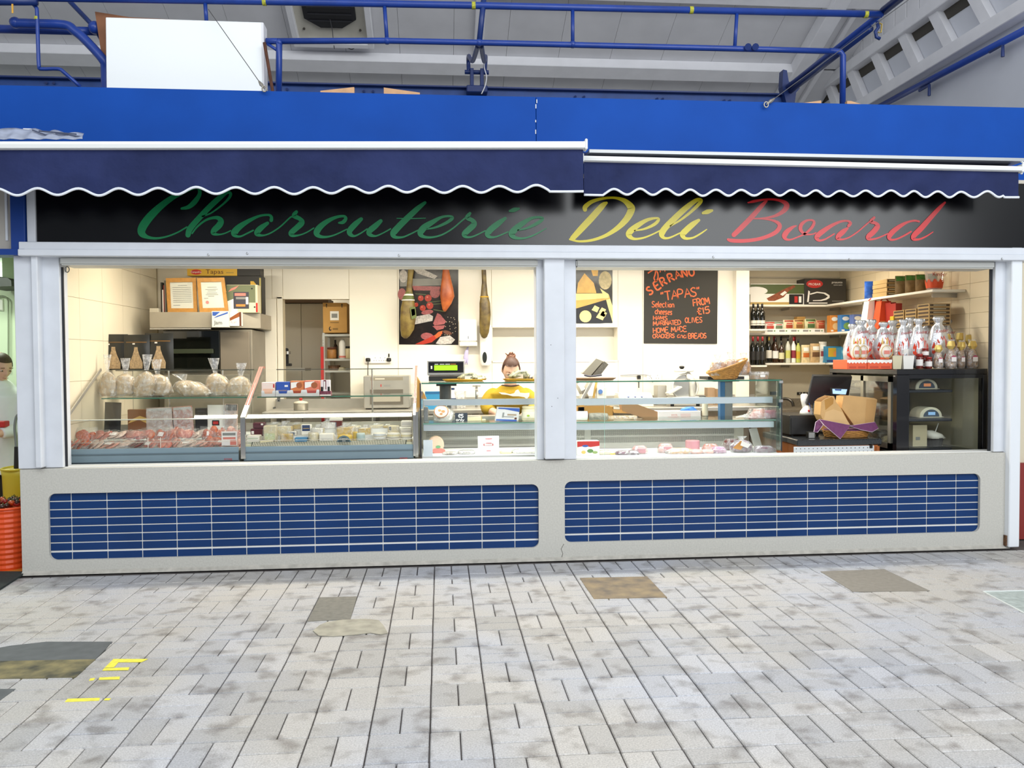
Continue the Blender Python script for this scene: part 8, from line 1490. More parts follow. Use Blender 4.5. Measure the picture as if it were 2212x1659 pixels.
for i, (px, lab) in enumerate(((1885, 'orange and white panettone box with a handle'), (1912, 'red and white panettone box with a tall side'))):
    y = 1.55 - .12*i; x0, x1 = PX(px - 13, y), PX(px + 14, y); zt2 = PZ(px, 650, y); t = thing('panettone_box', lab + ' on the middle side shelf', 'box', ((x0 + x1)/2, y, z)); h = zt2 - z
    B().add([(x0 - .01, y, z), (x1, y, z), (x1, y + .13, z), (x0 - .01, y + .13, z), (x0 + .03, y + .02, z + h), (x1, y + .02, z + h), (x1, y + .11, z + h), (x0 + .03, y + .11, z + h)], [(0, 3, 2, 1), (4, 5, 6, 7), (0, 1, 5, 4), (1, 2, 6, 5), (2, 3, 7, 6), (3, 0, 4, 7)]).build('box_body', (WHT, mat('box_orange_red', 'D9532B', .45))[i], t)
    B().add([(x0 + .005, y + .001, z + h*.1), (x0 + .065, y + .001, z + h*.1), (x0 + .065, y + .010, z + h*.45), (x0 + .015, y + .010, z + h*.45)], [(0, 1, 2, 3)]).build('printed_panel', mat('box_tan2', 'D3A06A', .5), t); B().add([(x1 - .05, y - .001, z), (x1 + .001, y - .001, z), (x1 + .001, y + .018, z + h), (x1 - .04, y + .018, z + h)], [(0, 1, 2, 3)]).build('red_side', mat('box_red_orange', 'C9371F', .45), t); B().tube(spline([(x0 + .04, y + .06, z + h), ((x0 + x1)/2 + .02, y + .06, z + h + .03), (x1, y + .06, z + h)], 5), .006, 6).build('handle', mat('handle_red', 'C9371F', .5), t)
for i in range(2): carton('red_box', 'plain red box on the middle side shelf, %s' % ('nearer the panettone', 'behind the cracker stack')[i], 'box', 1924 + 11*i, 1936 + 13*i, 653 + 2*i, z, 1.35 - .1*i, .1, mat('box_red', 'A33026', .5), [(.1, .9, .1, .3, mat('box_red_dark', '7E2018', .5))])
carton('yellow_box', 'small yellow carton between panettone and cracker stack', 'box', 1930, 1944, 683, z, 1.2, .06, mat('box_lemon', 'D9B52E', .5), [(.2, .8, .3, .6, BRN)])
for col in range(3):
    for k in range(5 if col < 2 else 6):
        y0 = 1.05 - .19*col; h = .031; xa = XSB + .004; t = thing('cracker_carton', 'striped flat cracker carton on the middle side shelf, stack %s, %s from the bottom' % (ORD[col], ORD[k]), 'box', (xa + .1, y0, z + k*h), 'cracker cartons on the middle side shelf'); B().bx(xa, xa + .19, y0, y0 + .17, z + k*h, z + (k + 1)*h - .0015).build('box_body', CRB, t); prints(t, xa, xa + .19, z + k*h, z + (k + 1)*h, y0, [(.04, .96, .22, .78, mat('cracker_dark')), (.2, .8, .42, .6, CREAMB)])
        B().quad((xa - .0006, y0 + .16, z + k*h + .007), (xa - .0006, y0 + .01, z + k*h + .007), (xa - .0006, y0 + .01, z + (k + 1)*h - .008), (xa - .0006, y0 + .16, z + (k + 1)*h - .008)).build('side_print', mat('cracker_dark'), t)
# lowest row: bottles, packs, boxes
z = zs3 + .001; y = YSF + .05; LG = mat('bottle_lime', 'B9BE5A', .15, coat=.4); CLR = mat('bottle_clear', 'CFCFBE', .15, coat=.4); AMB = mat('bottle_amber', '3A2414', .15, coat=.4)
rows = [(1661, 727, .030, WINE, mat('cap_gold', 'B59A4A', .4), WLAB, 'tall dark bottle with long cream label'), (1675, 730, .032, AMB, CAPB, mat('round_white', 'E9E6DE', .5), 'dark bottle with round white label'), (1688, 738, .030, AMB, CAPB, mat('oval_cream', 'D9D3A8', .5), 'short dark bottle with pale oval label'), (1702, 728, .027, CLR, CAPB, mat('label_lime', 'C9C86A', .5), 'clear bottle with lime label'), (1714, 728, .024, WHT, CAPR, mat('label_wine', '8E2A3A', .5), 'slim white and wine red bottle'), (1724, 733, .026, LG, CAPB, YEL, 'lime yellow bottle with yellow label')]
for i,(px,top,r,g_,cp_,lb,lab) in enumerate(rows):
    bottle('liqueur_bottle', lab + ' on the lowest alcove shelf', (PX(px, y), y, z), PZ(px, top, y) - z, r, g_, cp_, lb, None, 'bottles on the lowest shelf')
for i in range(5):
    bottle('liqueur_bottle', 'dark bottle standing behind the front bottles, %s of the rear row' % ORD[i], (PX(1657 + 15*i, y + .1), y + .1, z), PZ(1660, 727, y + .1) - z, .028, (WINE, AMB, CLR, LG, AMB)[i], (CAPB, CAPR, CAPB, CAPB, CAPR)[i], None, None, 'bottles in the rear row')
goods = [(1740, 745, 20, 'E3CFA0', 'C96A2A', 'cream and orange biscuit tube pack'), (1761, 742, 24, 'C9A878', '6E4A2A', 'tan sweet pack with a white label'), (1777, 738, 18, 'D9D3C6', '8A3A3A', 'pale cone pack with dark print')]
for i,(px,top,w_,c1,c2_,lab) in enumerate(goods):
    pillow('sweet_pack', lab + ' on the lowest alcove shelf', 'pack', (PX(px, y), y, z), w_*S(y), PZ(px, top, y) - z, .05, mat('pk' + c1, c1, .45, noise=(40, .2)), [(.15, .85, .3, .55, mat('pt' + c2_, c2_, .5)), (.2, .8, .65, .85, WHT)], group='packs on the lowest shelf')
y = YSF - .05
carton('gift_carton', 'yellow and turquoise carton at the corner of the lowest shelf', 'box', 1786, 1818, 748, z, y, .12, mat('box_turq', '2F86B0', .45), [(.1, .75, .35, .9, YEL), ('el', .6, .55, .16, .16, ORG), (.0, .5, .04, .16, mat('stripe_navy', '2B3A6A', .5))])
carton('gift_carton', 'turquoise carton beside the yellow and turquoise one', 'box', 1818, 1846, 750, z, y - .12, .12, mat('box_turq'), [('pg', [(0, .8), (.5, .7), (1, .85), (1, .6), (.5, .5), (0, .62)], mat('turq_pale', '6FB4D2', .5))])
for i in range(4): jar('spice_jar', 'little dark spice jar in front of the turquoise cartons, %s of four' % ORD[i], (PX(1800 + 7*i, YSF + .02), YSF + .02 - .0, z), .055, .016, mat('spice', '5A3424', .3, noise=(50, .4)), (RED, mat('lid_green', '5A7A3A', .4), BLK, RED)[i], LABW, 'spice jars')
# ================================================================== people
def head_mesh(b,c,s=1.0,yaw=0.0,pitch=0.0,roll=0.0):
    """skull, face, nose, lips, ears around centre c; face towards -Y before turning. s = head height / 0.23"""
    R = Matrix.Rotation(yaw, 3, 'Z') @ Matrix.Rotation(pitch, 3, 'X') @ Matrix.Rotation(roll, 3, 'Y'); c = Vector(c); n, m = 32, 26; rs = []
    for k in range(1,m):
        t = k/m; z = -.115 + .23*(1 - math.cos(math.pi*t))/2; zz = z/.115
        w = .073*math.sqrt(max(0,1 - zz*zz*.92)); dfront = .093*math.sqrt(max(0,1 - zz*zz*.9)); dback = .098*math.sqrt(max(0,1 - ((z - .02)/.115)**2*.95)) if abs((z - .02)/.115) < 1 else .02
        if zz < -.1: w *= 1 - .30*((-zz - .1)/.9)**1.4; dback *= 1 - .35*(-zz - .1); dfront *= 1 - .10*((-zz - .1)/.9)
        ring = []
        for i in range(n):
            a = 2*math.pi*i/n; x = w*math.sin(a); cy = -math.cos(a); y = cy*(dfront if cy < 0 else dback); fx = max(0,-cy)
            g = lambda x0,z0,sx_,sz_: math.exp(-((x - x0)/sx_)**2 - ((z - z0)/sz_)**2)
            y -= fx*(.026*g(0, -.026, .011, .014) + .014*g(0, -.004, .008, .022) + .008*g(0, .022, .05, .012))      # nose, bridge, brow
            y += fx*(.010*g(-.031, .004, .016, .010) + .010*g(.031, .004, .016, .010))                                # eye sockets
            y -= fx*(.008*g(0, -.058, .022, .006) + .009*g(0, -.070, .018, .006) - .004*g(0, -.064, .022, .003) + .008*g(0, -.098, .02, .014))   # lips, chin
            y -= fx*.004*(g(-.042,-.025,.02,.02) + g(.042,-.025,.02,.02))
            ring.append(c + R @ (Vector((x,y,z))*s))
        rs.append(ring)
    b.rings(rs)
    for sx_ in (-1,1):
        e = []
        for k in range(7):
            v = k/6; z = -.034 + .068*v; d = .010*math.sin(math.pi*v)**.6 + .004
            e.append([c + R @ (Vector((sx_*(.068 + .012*math.sin(math.pi*v)) + d*.6*math.cos(q),.012 + d*1.8*math.sin(q),z))*s) for q in [2*math.pi*i/8 for i in range(8)]])
        b.rings(e)
    return R
def limb(b,pts,rads,n=12,k=5):
    P = spline([tuple(p) + (r,) for p,r in zip(pts,rads)],k); b.tube([p[:3] for p in P],[p[3] for p in P],n)
def hand_mesh(b,wrist,d,palm_n,s=1.0,curl=.5,mirror=1):
    """palm and five fingers; d = direction of the fingers, palm_n = back-of-hand normal"""
    d = Vector(d).normalized(); nn = Vector(palm_n); nn = (nn - d*nn.dot(d)).normalized(); side = d.cross(nn)*mirror; w = Vector(wrist)
    rs = []
    for t,hw,ht in ((0,.026,.018),(.02,.034,.018),(.06,.042,.016),(.088,.042,.013),(.096,.036,.009)):
        rs.append([w + d*t*s + side*hw*s*math.cos(a) + nn*ht*s*math.sin(a) for a in [2*math.pi*i/12 for i in range(12)]])
    b.rings(rs)
    for i,(off,L) in enumerate(((.030,.072),(.010,.082),(-.010,.076),(-.030,.060))):
        p = w + d*.085*s + side*off*s; pts = [p]; a = curl*.35
        for seg in (.42,.33,.25):
            dir_ = d*math.cos(a) - nn*math.sin(a); p = p + dir_*L*seg*s; pts.append(p); a += curl*.8
        limb(b,pts,[.0095*s,.009*s,.008*s,.0065*s],8,3)
    p = w + d*.025*s + side*.034*s; limb(b,[p,p + (side*.6 + d*.6)*.03*s,p + (side*.55 + d*.95 - nn*.2)*.052*s,p + (side*.4 + d*1.2 - nn*.4)*.066*s],[.013*s,.012*s,.010*s,.007*s],8,3)
def remeshed(b,name,m,parent,voxel=.006,smooth=2):
    me = bpy.data.meshes.new(name); off = OFF[parent.name]; bm = bmesh.new()
    vs = [bm.verts.new(Vector(p) - off) for p in b.v]
    for f in b.f:
        try: bm.faces.new([vs[i] for i in f])
        except ValueError: pass
    bmesh.ops.recalc_face_normals(bm,faces=bm.faces[:]); bm.to_mesh(me); bm.free()
    o = bpy.data.objects.new('tmp', me); COL.objects.link(o); r = o.modifiers.new('r', 'REMESH'); r.mode = 'VOXEL'; r.voxel_size = voxel
    if smooth: q = o.modifiers.new('s', 'SMOOTH'); q.factor = .5; q.iterations = smooth
    dg = bpy.context.evaluated_depsgraph_get(); m2 = bpy.data.meshes.new_from_object(o.evaluated_get(dg)); bpy.data.objects.remove(o)
    m2.materials.clear(); m2.materials.append(m); m2.shade_smooth(); m2.name = name; p = bpy.data.objects.new(name,m2); COL.objects.link(p); p.parent = parent; OFF[p.name] = off; return p
SKIN = mat('skin', 'E0B49A', .5, noise=(25, .05)); EYEW = mat('eye_white', 'EFEAE4', .2); IRIS = mat('iris', '4A3A2A', .2); LIP = mat('lip', 'B5685E', .45)
def eyes(t,c,R,s=1.0,closed=True):
    for x in (-.031,.031):
        p = c + R @ (Vector((x, -.076, .004))*s); B().ball(p, .0125*s, 12, 8).build('eye', EYEW, t, smooth=True); q = c + R @ (Vector((x, -.0870, .001 - .003))*s); B().ball(q, .0056*s, 10, 6).build('iris', IRIS, t, smooth=True)
        rs = []
        for k in range(7):
            th = math.pi*.5*k/6*1.16; rs.append([c + R @ (Vector((x, -.0765, .004))*s + Matrix.Rotation(-.35 if closed else -.95, 3, 'X') @ (Vector((.0138*math.sin(th)*math.cos(a), .0138*math.sin(th)*math.sin(a), .0138*math.cos(th)))*s)) for a in [2*math.pi*i/14 for i in range(14)]])
        B().rings(rs, True, False).build('upper_lid', SKIN, t, smooth=True)
        B().tube(spline([c + R @ (Vector((x + dx, -.0885 + .25*abs(dx), -.006 - 6*dx*dx))*s) for dx in (-.015, -.007, 0, .007, .015)], 3), .0018*s, 5).build('eyelid', mat('lash', '5A3A2A', .6), t)
        B().tube(spline([c + R @ (Vector((x + dx, -.0945 + .3*abs(dx), .0245 - 6*dx*dx))*s) for dx in (-.018, -.006, .006, .017)], 3), .0026*s, 6).build('eyebrow', mat('brow_hair', '6A4630', .8), t)
    B().tube(spline([c + R @ (Vector((dx, -.0995 + .6*abs(dx)*.6, -.064 - 2*dx*dx))*s) for dx in (-.022, -.01, 0, .01, .022)], 3), .0030*s, 6).build('lips', LIP, t)
# --- woman behind the cheese counter, bending over her work
Yp = 1.28; hc = W(1104,800,Yp - .08); sh = W(1101,843,Yp)
t = thing('person', 'woman in a mustard sweatshirt with a hair bun and glasses, bending over the counter', 'person', (sh.x, Yp + .12, 0))
pel = Vector((sh.x,Yp + .16,.92)); chest = Vector((sh.x,Yp + .03,1.14)); neck = Vector((hc.x,Yp - .015,1.275))
b = B(); R = head_mesh(b,hc,1.0,0,.42)
limb(b,[neck + Vector((0,.05,-.05)),neck,hc + R @ Vector((0,.025,-.06))],[.062,.055,.052],14)
torso = [(pel + Vector((0,0,-.1)),.165,.11),(pel,.17,.115),(pel.lerp(chest,.4),.145,.10),(pel.lerp(chest,.8),.165,.112),(chest + Vector((0,.005,.05)),.165,.100),(neck + Vector((0,.04,-.055)),.115,.08),(neck + Vector((0,.02,-.01)),.06,.06)]
b.loft(torso,20)
el = [W(1053,884,Yp - .04),W(1156,880,Yp - .04)]; wr_ = [W(1078,898,Yp - .20),W(1128,900,Yp - .20)]; sho = [chest + Vector((-.150,.01,.035)),chest + Vector((.150,.01,.035))]
for i in (0,1):
    limb(b,[sho[i],sho[i].lerp(el[i],.5) + Vector(((-.02,.02)[i],0,0)),el[i],el[i].lerp(wr_[i],.5),wr_[i]],[.058,.05,.043,.04,.028],12)
    dv = (wr_[i] - el[i]).normalized(); hand_mesh(b,wr_[i],dv + Vector(((.25,-.25)[i],-.2,-.2)),(0,-.2,1),.95,.55,(1,-1)[i])
for s_ in (-1,1):
    hip = pel + Vector((s_*.085,0,-.06)); limb(b,[hip,Vector((hip.x,hip.y + .0,.5)),Vector((hip.x,hip.y + .03,.09))],[.085,.06,.042],12); b.loft([((hip.x,hip.y - .03,.008),.045,.12),((hip.x,hip.y - .02,.05),.042,.10),((hip.x,hip.y + .02,.10),.038,.05)],12)
remeshed(b, 'body', SKIN, t, .006, 3)
eyes(t,hc,R)
# hair: cap drawn back to a bun
HAIR = mat('auburn_hair', '46291A', .6, noise=(140, .35)); HAIR2 = mat('bun_hair', '6A3F24', .6, noise=(140, .35))
b = B(); rs = []
for k in range(13):
    v = k/12; ang = .02 + v*1.50
    ring = []
    for i in range(28):
        a = 2*math.pi*i/28; fr_a = -math.cos(a); th = ang*(1.0 if fr_a > 0 else 1 + .25*(-fr_a)) * (1.0 - .16*max(0,fr_a)*0)
        lim = 1.02 if fr_a > .35 else 1.75; th = min(th,lim) if fr_a > .35 else th*1.1
        x = .081*math.sin(th)*math.sin(a); y = math.sin(th)*(-.100*fr_a if fr_a > 0 else -.108*fr_a); z = .012 + .113*math.cos(th); k_ = 1 + .02*math.sin(9*a + 5*v)
        ring.append(hc + R @ (Vector((x*k_,y*k_ + .004,z))))
    rs.append(ring)
b.rings(rs, True, False); b.build('hair', HAIR, t, smooth=True)
bun = hc + R @ Vector((0,.055,.104)); bb = B().ball(bun,.030,16,10,1.05,1,.9)
rr = random.Random(3)
for i in range(26):
    a = rr.uniform(0,6.28); p = bun + Vector((.022*math.cos(a),.016*math.sin(a),rr.uniform(.0,.016))); q = p + Vector((rr.uniform(-.03,.034),rr.uniform(-.02,.02),rr.uniform(.004,.03))); bb.tube(spline([p,p.lerp(q,.6) + Vector((rr.uniform(-.012,.012),0,.01)),q],3),[.006,.0055,.005,.004,.003,.002,.001][:7],5)
for i in range(7): bb.tube(spline([bun + Vector((.031*math.cos(i + q),.03*math.sin(i + q),.02*math.sin(q*1.7 + i))) for q in (0,.6,1.2,1.8)],3),.011,6)
bb.build('hair_bun', HAIR2, t, smooth=True)
# glasses
b = B(); GF = mat('glasses_frame', '6A5A50', .3, .3)
for x in (-.033,.033): b.tube([hc + R @ Vector((x + .026*math.cos(a),-.104 + .3*abs(x)*.0,-.004 + .020*math.sin(a))) for a in [2*math.pi*k/18 for k in range(18)]],.0020,6,closed=True)
b.tube([hc + R @ Vector((-.008,-.106,0)),hc + R @ Vector((.008,-.106,0))],.002,6)
for s_ in (-1,1): b.tube([hc + R @ Vector((s_*.059,-.102,.002)),hc + R @ Vector((s_*.078,-.06,.006)),hc + R @ Vector((s_*.080,.01,.008))],.0018,5)
b.build('glasses', GF, t)
for x in (-.033, .033): B().poly([hc + R @ Vector((x + .025*math.cos(a), -.104, -.004 + .019*math.sin(a))) for a in [2*math.pi*k/18 for k in range(18)]]).build('lens', PANE, t)
# sweatshirt with sleeves pushed up, trousers, shoes
MUS = mat('mustard_knit', 'B2921E', .9, noise=(9, .14), bump=(18, .35, .02))
b = B(); tz = [(c,rx*1.12 + .012,ry*1.18 + .012) for c,rx,ry in torso[:5]] + [(neck + Vector((0,.04,-.055)),.135,.094),(neck + Vector((0,.025,-.018)),.085,.075)]
b.loft(tz,24,.015)
for i in (0,1):
    e2 = el[i].lerp(wr_[i],.42); limb(b,[sho[i] + Vector(((.03,-.03)[i],0,0)),sho[i],sho[i].lerp(el[i],.5) + Vector(((-.025,.025)[i],0,0)),el[i],e2],[.045,.060,.060,.056,.050],14)
remeshed(b, 'sweatshirt', MUS, t, .009, 3)
B().tube([neck + Vector((.074*math.cos(a), .022 + .066*math.sin(a), -.022 - .012*math.cos(a - math.pi/2)*0)) for a in [2*math.pi*k/20 for k in range(20)]], .010, 8, closed=True).build('collar', mat('collar_brown', '4A3226', .8), t, smooth=True)
yq = Yp - .155
B().prism([W(x, y, yq) for x, y in ((1078, 848), (1092, 849), (1103, 852), (1112, 850), (1115, 844), (1120, 842), (1124, 849), (1136, 850), (1144, 849), (1143, 856), (1138, 862), (1133, 858), (1120, 856), (1108, 856), (1096, 853), (1084, 852))], (0, .05, 0)).build('white_print', mat('print_white_cloth', 'F2F0EA', .8), t)
b = B(); TRO = mat('dark_trousers', '2A2C34', .85)
for s_ in (-1,1):
    hip = pel + Vector((s_*.085,0,-.06)); limb(b,[hip + Vector((0,0,.05)),hip,Vector((hip.x,hip.y,.5)),Vector((hip.x,hip.y + .03,.10))],[.10,.10,.078,.062],12)
remeshed(b, 'trousers', TRO, t, .012, 2)
for s_ in (-1, 1): B().loft([((pel.x + s_*.085, pel.y - .03, .0), .052, .13), ((pel.x + s_*.085, pel.y - .025, .05), .05, .12), ((pel.x + s_*.085, pel.y + .02, .10), .045, .055)], 14).build('shoe', BLK, t, smooth=True)

# ================================================================== the next stall, seen past the white post
NW = mat('neighbour_wall', 'D6E2C4', .5, noise=(2, .04)); XN = -2.95
struct(B().bx(-7, XWL - .1, 2.7, 2.8, 0, 2.9), 'wall_neighbour_back', NW); struct(B().bx(XWL - .14, XWL - .095, .3, 2.75, 0, 2.9), 'wall_neighbour_side', NW); struct(B().bx(-7, XWL - .1, .1, 2.8, 2.75, 2.85), 'ceiling_neighbour', NW)
OT = mat('orange_tile', 'C98A3A', .35, noise=(6, .15)); nf = struct(B().bx(-6.5, XL - .03, .06, 2.7, -.011, -.008), 'floor_neighbour', mat('tile_grout', '8A6A3A', .8))
ot = B().bx(-.096,.096,-.096,.096,0,.012)
first = None
for i in range(14):
    for k in range(12):
        loc = (XL - .14 - .2*i,.16 + .2*k,-.009)
        if first is None: first = ot.build('floor_tile', OT, nf, bev=.003); first.location = loc
        else: share(first, 'floor_tile', loc, nf)
t = thing('wall_clock_frame', 'white framed certificate on the pale green wall of the next stall', 'frame', W(4, 670, 2.68)); q = [W(-12, 643, 2.69), W(7, 646, 2.69), W(8, 672, 2.69), W(-12, 671, 2.69)]; B().prism(q, (0, .01, 0)).build('frame_rail', mat('frame_pale', 'B9BFA8', .5), t); c = sum(q, Vector())/4; B().prism([c + (v - c)*.8 + Vector((0, -.003, 0)) for v in q], (0, .003, 0)).build('paper', WHT, t); t.name = 'framed_notice'; OFF['framed_notice'] = Vector(t.location)
t = thing('ceiling_hood', 'black hood edge under the ceiling of the next stall', 'hood', W(10, 612, 2.2)); B().prism([W(-40, 598, 2.2), W(16, 600, 2.2), W(24, 606, 2.2), W(25, 618, 2.2), W(-40, 620, 2.2)], (0, .45, 0)).build('hood', BLK, t); B().bx(PX(-40, 2.3), PX(22, 2.3), 2.2, 2.65, PZ(0, 598, 2.2), 2.75).build('duct', mat('duct_steel', 'B9C2B4', .4, .4), t)
b = B(); b.tube(spline([W(-8, 640, 2.66), W(8, 640, 2.66), W(17, 648, 2.66), W(18, 670, 2.66), W(18, 800, 2.66)], 4), .008, 6); solo(b, 'wall_conduit', mat('conduit_grey', '8E967E', .5), 'thin grey conduit arching along the wall of the next stall', 'conduit', smooth=True)
solo(B().bx(-5.6, XWL - .2, 1.5, 2.2, .85, .90).bx(-5.6, XWL - .2, 1.55, 2.2, 0, .85), 'prep_counter', mat('counter_dark', '2E332E', .4), 'dark preparation counter in the next stall', 'counter')
t = thing('mop_bucket', 'yellow mop bucket with a black handle beside the orange tub', 'bucket', W(38, 1120, .42)); c = Vector((PX(36, .62), .62, 0)); zb = .002; zt3 = PZ(36, 1012, .60)
B().loft([((c.x, c.y, zb), .07, .09), ((c.x, c.y, zb + .02), .085, .10), ((c.x, c.y, zt3 - .05), .10, .12), ((c.x, c.y, zt3), .108, .13)], 18, pw=.7).build('bucket', mat('mop_yellow', 'C9B22A', .45), t, smooth=True); B().tube([(c.x + .112*math.cos(a), c.y + .134*math.sin(a), zt3) for a in [2*math.pi*k/20 for k in range(20)]], .010, 6, closed=True).build('rim', mat('mop_yellow'), t)
B().tube(spline([W(34, 1010, .60), W(35, 960, .62), W(32, 925, .62), W(35, 902, .62), W(40, 896, .62)], 5), .011, 8).build('handle', mat('handle_steel', '8E918C', .35, .6), t, smooth=True); B().tube([W(37, 965, .60), W(36, 1010, .60), W(40, 1060, .60)], .02, 8).build('grip', BLK, t)
t = thing('orange_tub', 'ribbed orange tub filled with dark red peppers in the next stall doorway', 'tub', W(10, 1190, .22)); cx, cy = PX(8, .24), .24; zt4 = PZ(10, 1098, .14); N = 36; r0, r1 = .13, .165
rs = []
for k in range(25):
    v = k/24; rr_ = r0 + (r1 - r0)*v + (.004 if k % 2 else -.002); rs.append([Vector((cx + rr_*math.cos(2*math.pi*i/N),cy + rr_*math.sin(2*math.pi*i/N),.002 + (zt4 - .002)*v)) for i in range(N)])
B().rings(rs, True, True).build('tub', mat('tub_orange', 'E2501C', .4), t, smooth=False); B().tube([(cx + r1*1.03*math.cos(a), cy + r1*1.03*math.sin(a), zt4) for a in [2*math.pi*k/N for k in range(N)]], .009, 8, closed=True).build('rim', mat('tub_orange'), t, smooth=True)
rr = random.Random(11); PEP = [mat('pepper_red', '8A1E1A', .25), mat('pepper_dark', '3A1A14', .3), mat('pepper_orange', 'B5491F', .3)]
for i in range(46):
    a,d = rr.uniform(0,6.28),r1*.9*math.sqrt(rr.random()); p = Vector((cx + d*math.cos(a),cy + d*math.sin(a),zt4 + .012 + rr.uniform(0,.045)*(1 - d/r1*.6)))
    t2 = thing('pepper', 'glossy dark red pepper heaped in the orange tub', 'pepper', p - Vector((0, 0, .018)), 'peppers in the orange tub'); B().ball(p, .020, 8, 6, rr.uniform(.8, 1.3), rr.uniform(.8, 1.3), .9).build('pepper', PEP[i % 3], t2, smooth=True); B().cyl(p + Vector((0, 0, .014)), p + Vector((.006, 0, .028)), .003, n=5).build('stem', mat('stem_green', '4A5A2A', .6), t2)
t = thing('door_mat', 'dark green black mat in the doorway of the next stall', 'mat', G(10, 1260)); P = [G(-120, 1237), G(58, 1238), G(-10, 1282), G(-160, 1300)]; B().prism([Vector((p.x, p.y, .001)) for p in P], (0, 0, .012)).build('mat', mat('mat_dark', '2E3634', .9, noise=(60, .3)), t)
# man in the next stall
Yn = 1.30; hc2 = W(3, 793, Yn - .05); t = thing('person', 'man with short brown hair in a white coat, working in the next stall', 'person', (hc2.x - .05, Yn + .03, 0))
b = B(); R = head_mesh(b,hc2,1.0,.9,.35); base = Vector((hc2.x - .07,Yn + .03,0)); ck = base + Vector((0,0,1.20)); nk = hc2 + R @ Vector((0,.04,-.11))
limb(b,[ck + Vector((0,0,.05)),nk,hc2 + R @ Vector((0,.02,-.06))],[.07,.058,.055],14)
tor = [(base + Vector((0,0,.80)),.17,.12),(base + Vector((0,0,.95)),.17,.12),(base + Vector((0,0,1.08)),.18,.125),(ck,.20,.125),(ck + Vector((0,0,.07)),.13,.09),(nk,.06,.06)]
b.loft(tor,20); els = [ck + Vector((-.26,-.05,-.27)),ck + Vector((.25,-.05,-.25))]; wrs = [ck + Vector((-.12,-.28,-.30)),ck + Vector((.12,-.28,-.30))]
for i in (0,1):
    s0 = ck + Vector(((-.19,.19)[i],0,.02)); limb(b,[s0,s0.lerp(els[i],.5),els[i],els[i].lerp(wrs[i],.5),wrs[i]],[.06,.052,.045,.04,.03],12); hand_mesh(b,wrs[i],(wrs[i] - els[i]) + Vector((0,0,-.05)),(0,0,1),1.0,.5,(1,-1)[i])
for s_ in (-1,1):
    hx = base.x + s_*.09; limb(b,[(hx,base.y,.85),(hx,base.y,.48),(hx,base.y + .02,.09)],[.09,.062,.045],12); b.loft([((hx,base.y - .03,.008),.048,.13),((hx,base.y - .02,.05),.044,.11),((hx,base.y + .02,.1),.04,.05)],12)
remeshed(b, 'body', SKIN, t, .007, 2); eyes(t, hc2, R)
b = B(); rs = []
for k in range(11):
    th = .02 + k/10*1.35; rs.append([hc2 + R @ Vector((.080*math.sin(min(th,1.05) if -math.cos(a) > .4 else th*1.15)*math.sin(a),math.sin(min(th,1.05) if -math.cos(a) > .4 else th*1.15)*(.100*math.cos(a)) + .004,.010 + .112*math.cos(min(th,1.05) if -math.cos(a) > .4 else th*1.15))) for a in [2*math.pi*i/26 for i in range(26)]])
b.rings(rs, True, False); b.build('hair', mat('short_hair', '4E3A26', .6, noise=(120, .4)), t, smooth=True)
COAT = mat('white_coat', 'E6EAEA', .8, noise=(7, .06)); b = B(); b.loft([(c, rx*1.13 + .01, ry*1.18 + .01) for c, rx, ry in [(base + Vector((0, 0, .55)), .18, .13)] + tor[:4]] + [(ck + Vector((0, 0, .07)), .15, .105), (nk + Vector((0, 0, -.02)), .085, .08)], 22, .015)
for i in (0,1): s0 = ck + Vector(((-.19,.19)[i],0,.02)); limb(b,[s0,s0.lerp(els[i],.5),els[i],els[i].lerp(wrs[i],.85)],[.078,.07,.062,.05],14)
remeshed(b, 'coat', COAT, t, .010, 3)
b = B()
for s_ in (-1,1): limb(b,[(base.x + s_*.09,base.y,.88),(base.x + s_*.09,base.y,.48),(base.x + s_*.09,base.y + .02,.10)],[.10,.078,.062],12)
remeshed(b, 'trousers', mat('dark_trousers'), t, .012, 2)
for s_ in (-1, 1): B().loft([((base.x + s_*.09, base.y - .03, 0), .054, .14), ((base.x + s_*.09, base.y - .02, .05), .05, .125), ((base.x + s_*.09, base.y + .02, .1), .045, .06)], 14).build('shoe', BLK, t, smooth=True)
solo(B().box(W(2, 916, 1.1), (.10, .08, .05)), 'red_tray', RED, 'small red tray in front of the man in the white coat', 'tray', bev=.006)
# sliver of the stall on the other side
nr = struct(B().bx(W(2200, 900, .1).x, 8, .3, .4, 0, 2.6), 'wall_neighbour_right', mat('cream_panel2', 'E3D9C0', .5)); B().bx(W(2203, 1100, .1).x, 8, .26, .3, 0, .62).build('red_dado', mat('dado_red', '8E2F2A', .5), nr)
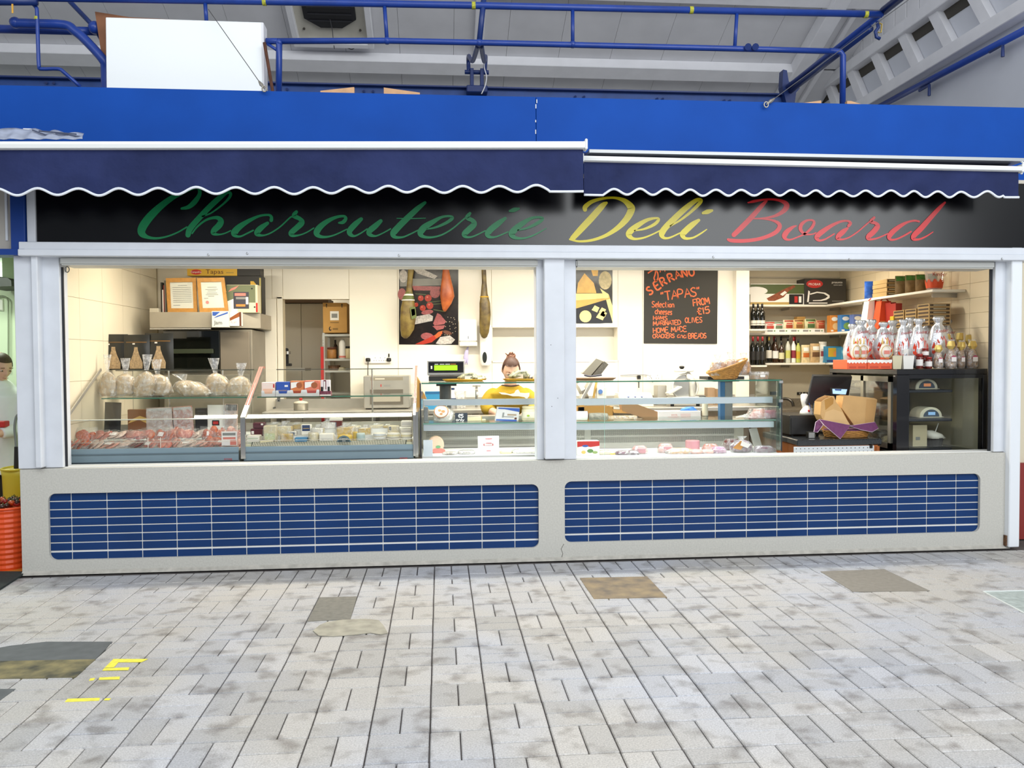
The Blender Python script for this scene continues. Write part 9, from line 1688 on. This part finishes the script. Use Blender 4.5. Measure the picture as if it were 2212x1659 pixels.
# storeroom goods on the rack
t = thing('cardboard_box', 'large brown cardboard box with up arrows on top of the storeroom rack', 'box', (PX(728, 2.7), 2.78, zr)); x0, x1, z1 = PX(699, 2.62), PX(751, 2.62), PZ(725, 654, 2.62); B().bx(x0, x1, 2.62, 2.95, zr + .001, z1).build('box_body', KR, t, bev=.003)
prints(t, x0, x1, zr, z1, 2.62, [(.3, .66, .42, .72, WHT), (.36, .6, .5, .64, GRY), (.3, .66, .33, .36, mat('kraft_dark', '8A6A3A', .8))] + [('pg', [(u, .84), (u + .03, .84), (u + .03, .92), (u + .055, .92), (u + .015, .98), (u - .025, .92), (u, .92)], BLK) for u in (.14, .78)] + [('el', .3, .14, .06, .07, BLK), ('el', .32, .15, .035, .045, KR), (.4, .62, .1, .16, KRD)])
zq = PZ(725,775,2.6) + .001
t = thing('spray_can', 'tall white spray can on the storeroom rack shelf', 'spray can', (PX(740, 2.7), 2.7, zq)); h = PZ(740, 733, 2.7) - zq; B().lathe([(.033, 0), (.034, .01), (.034, h*.82), (.022, h*.92), (.02, h)], (PX(740, 2.7), 2.7, zq), 14).build('can', WHT, t, smooth=True); B().lathe([(.0346, .01), (.0346, .03)], (PX(740, 2.7), 2.7, zq), 14, cap0=False, cap1=False).build('band', PNK, t)
jar('onion_bag', 'amber net of onions on the storeroom rack shelf', (PX(717, 2.72), 2.72, zq), .12, .05, mat('onion', 'A8743A', .5, noise=(30, .4)), BRN, cat='bag'); bottle('oil_bottle', 'dark slim oil bottle at the back of the rack shelf', (PX(725, 2.85), 2.85, zq), .2, .028, AMB, CAPB, None); jar('cream_jar', 'cream and black topped jar next to the spray can', (PX(753, 2.72), 2.72, zq), .13, .035, mat('jar_cream', 'D9C9A0', .4), BLK)
solo(B().bx(PX(693, 2.56), PX(699, 2.56), 2.56, 2.60, PZ(695, 800, 2.56) - .9, PZ(695, 749, 2.56)), 'red_board', mat('board_red', 'B3201E', .45), 'narrow red board standing beside the storeroom rack', 'board')
t = thing('paper_roll', 'cream tub and cloth on the lower storeroom rack shelf', 'tub', (PX(728, 2.75), 2.75, PZ(725, 800, 2.6))); z = PZ(725, 800, 2.6) + .001; B().lathe([(.06, 0), (.065, .05)], (PX(722, 2.75), 2.75, z), 14).build('tub', mat('brown_tub', '6A4A30', .5), t); B().loft([((PX(738, 2.75), 2.75, z), .05, .05), ((PX(738, 2.75), 2.75, z + .03), .04, .04)], 12, .1).build('cloth', CHS, t)
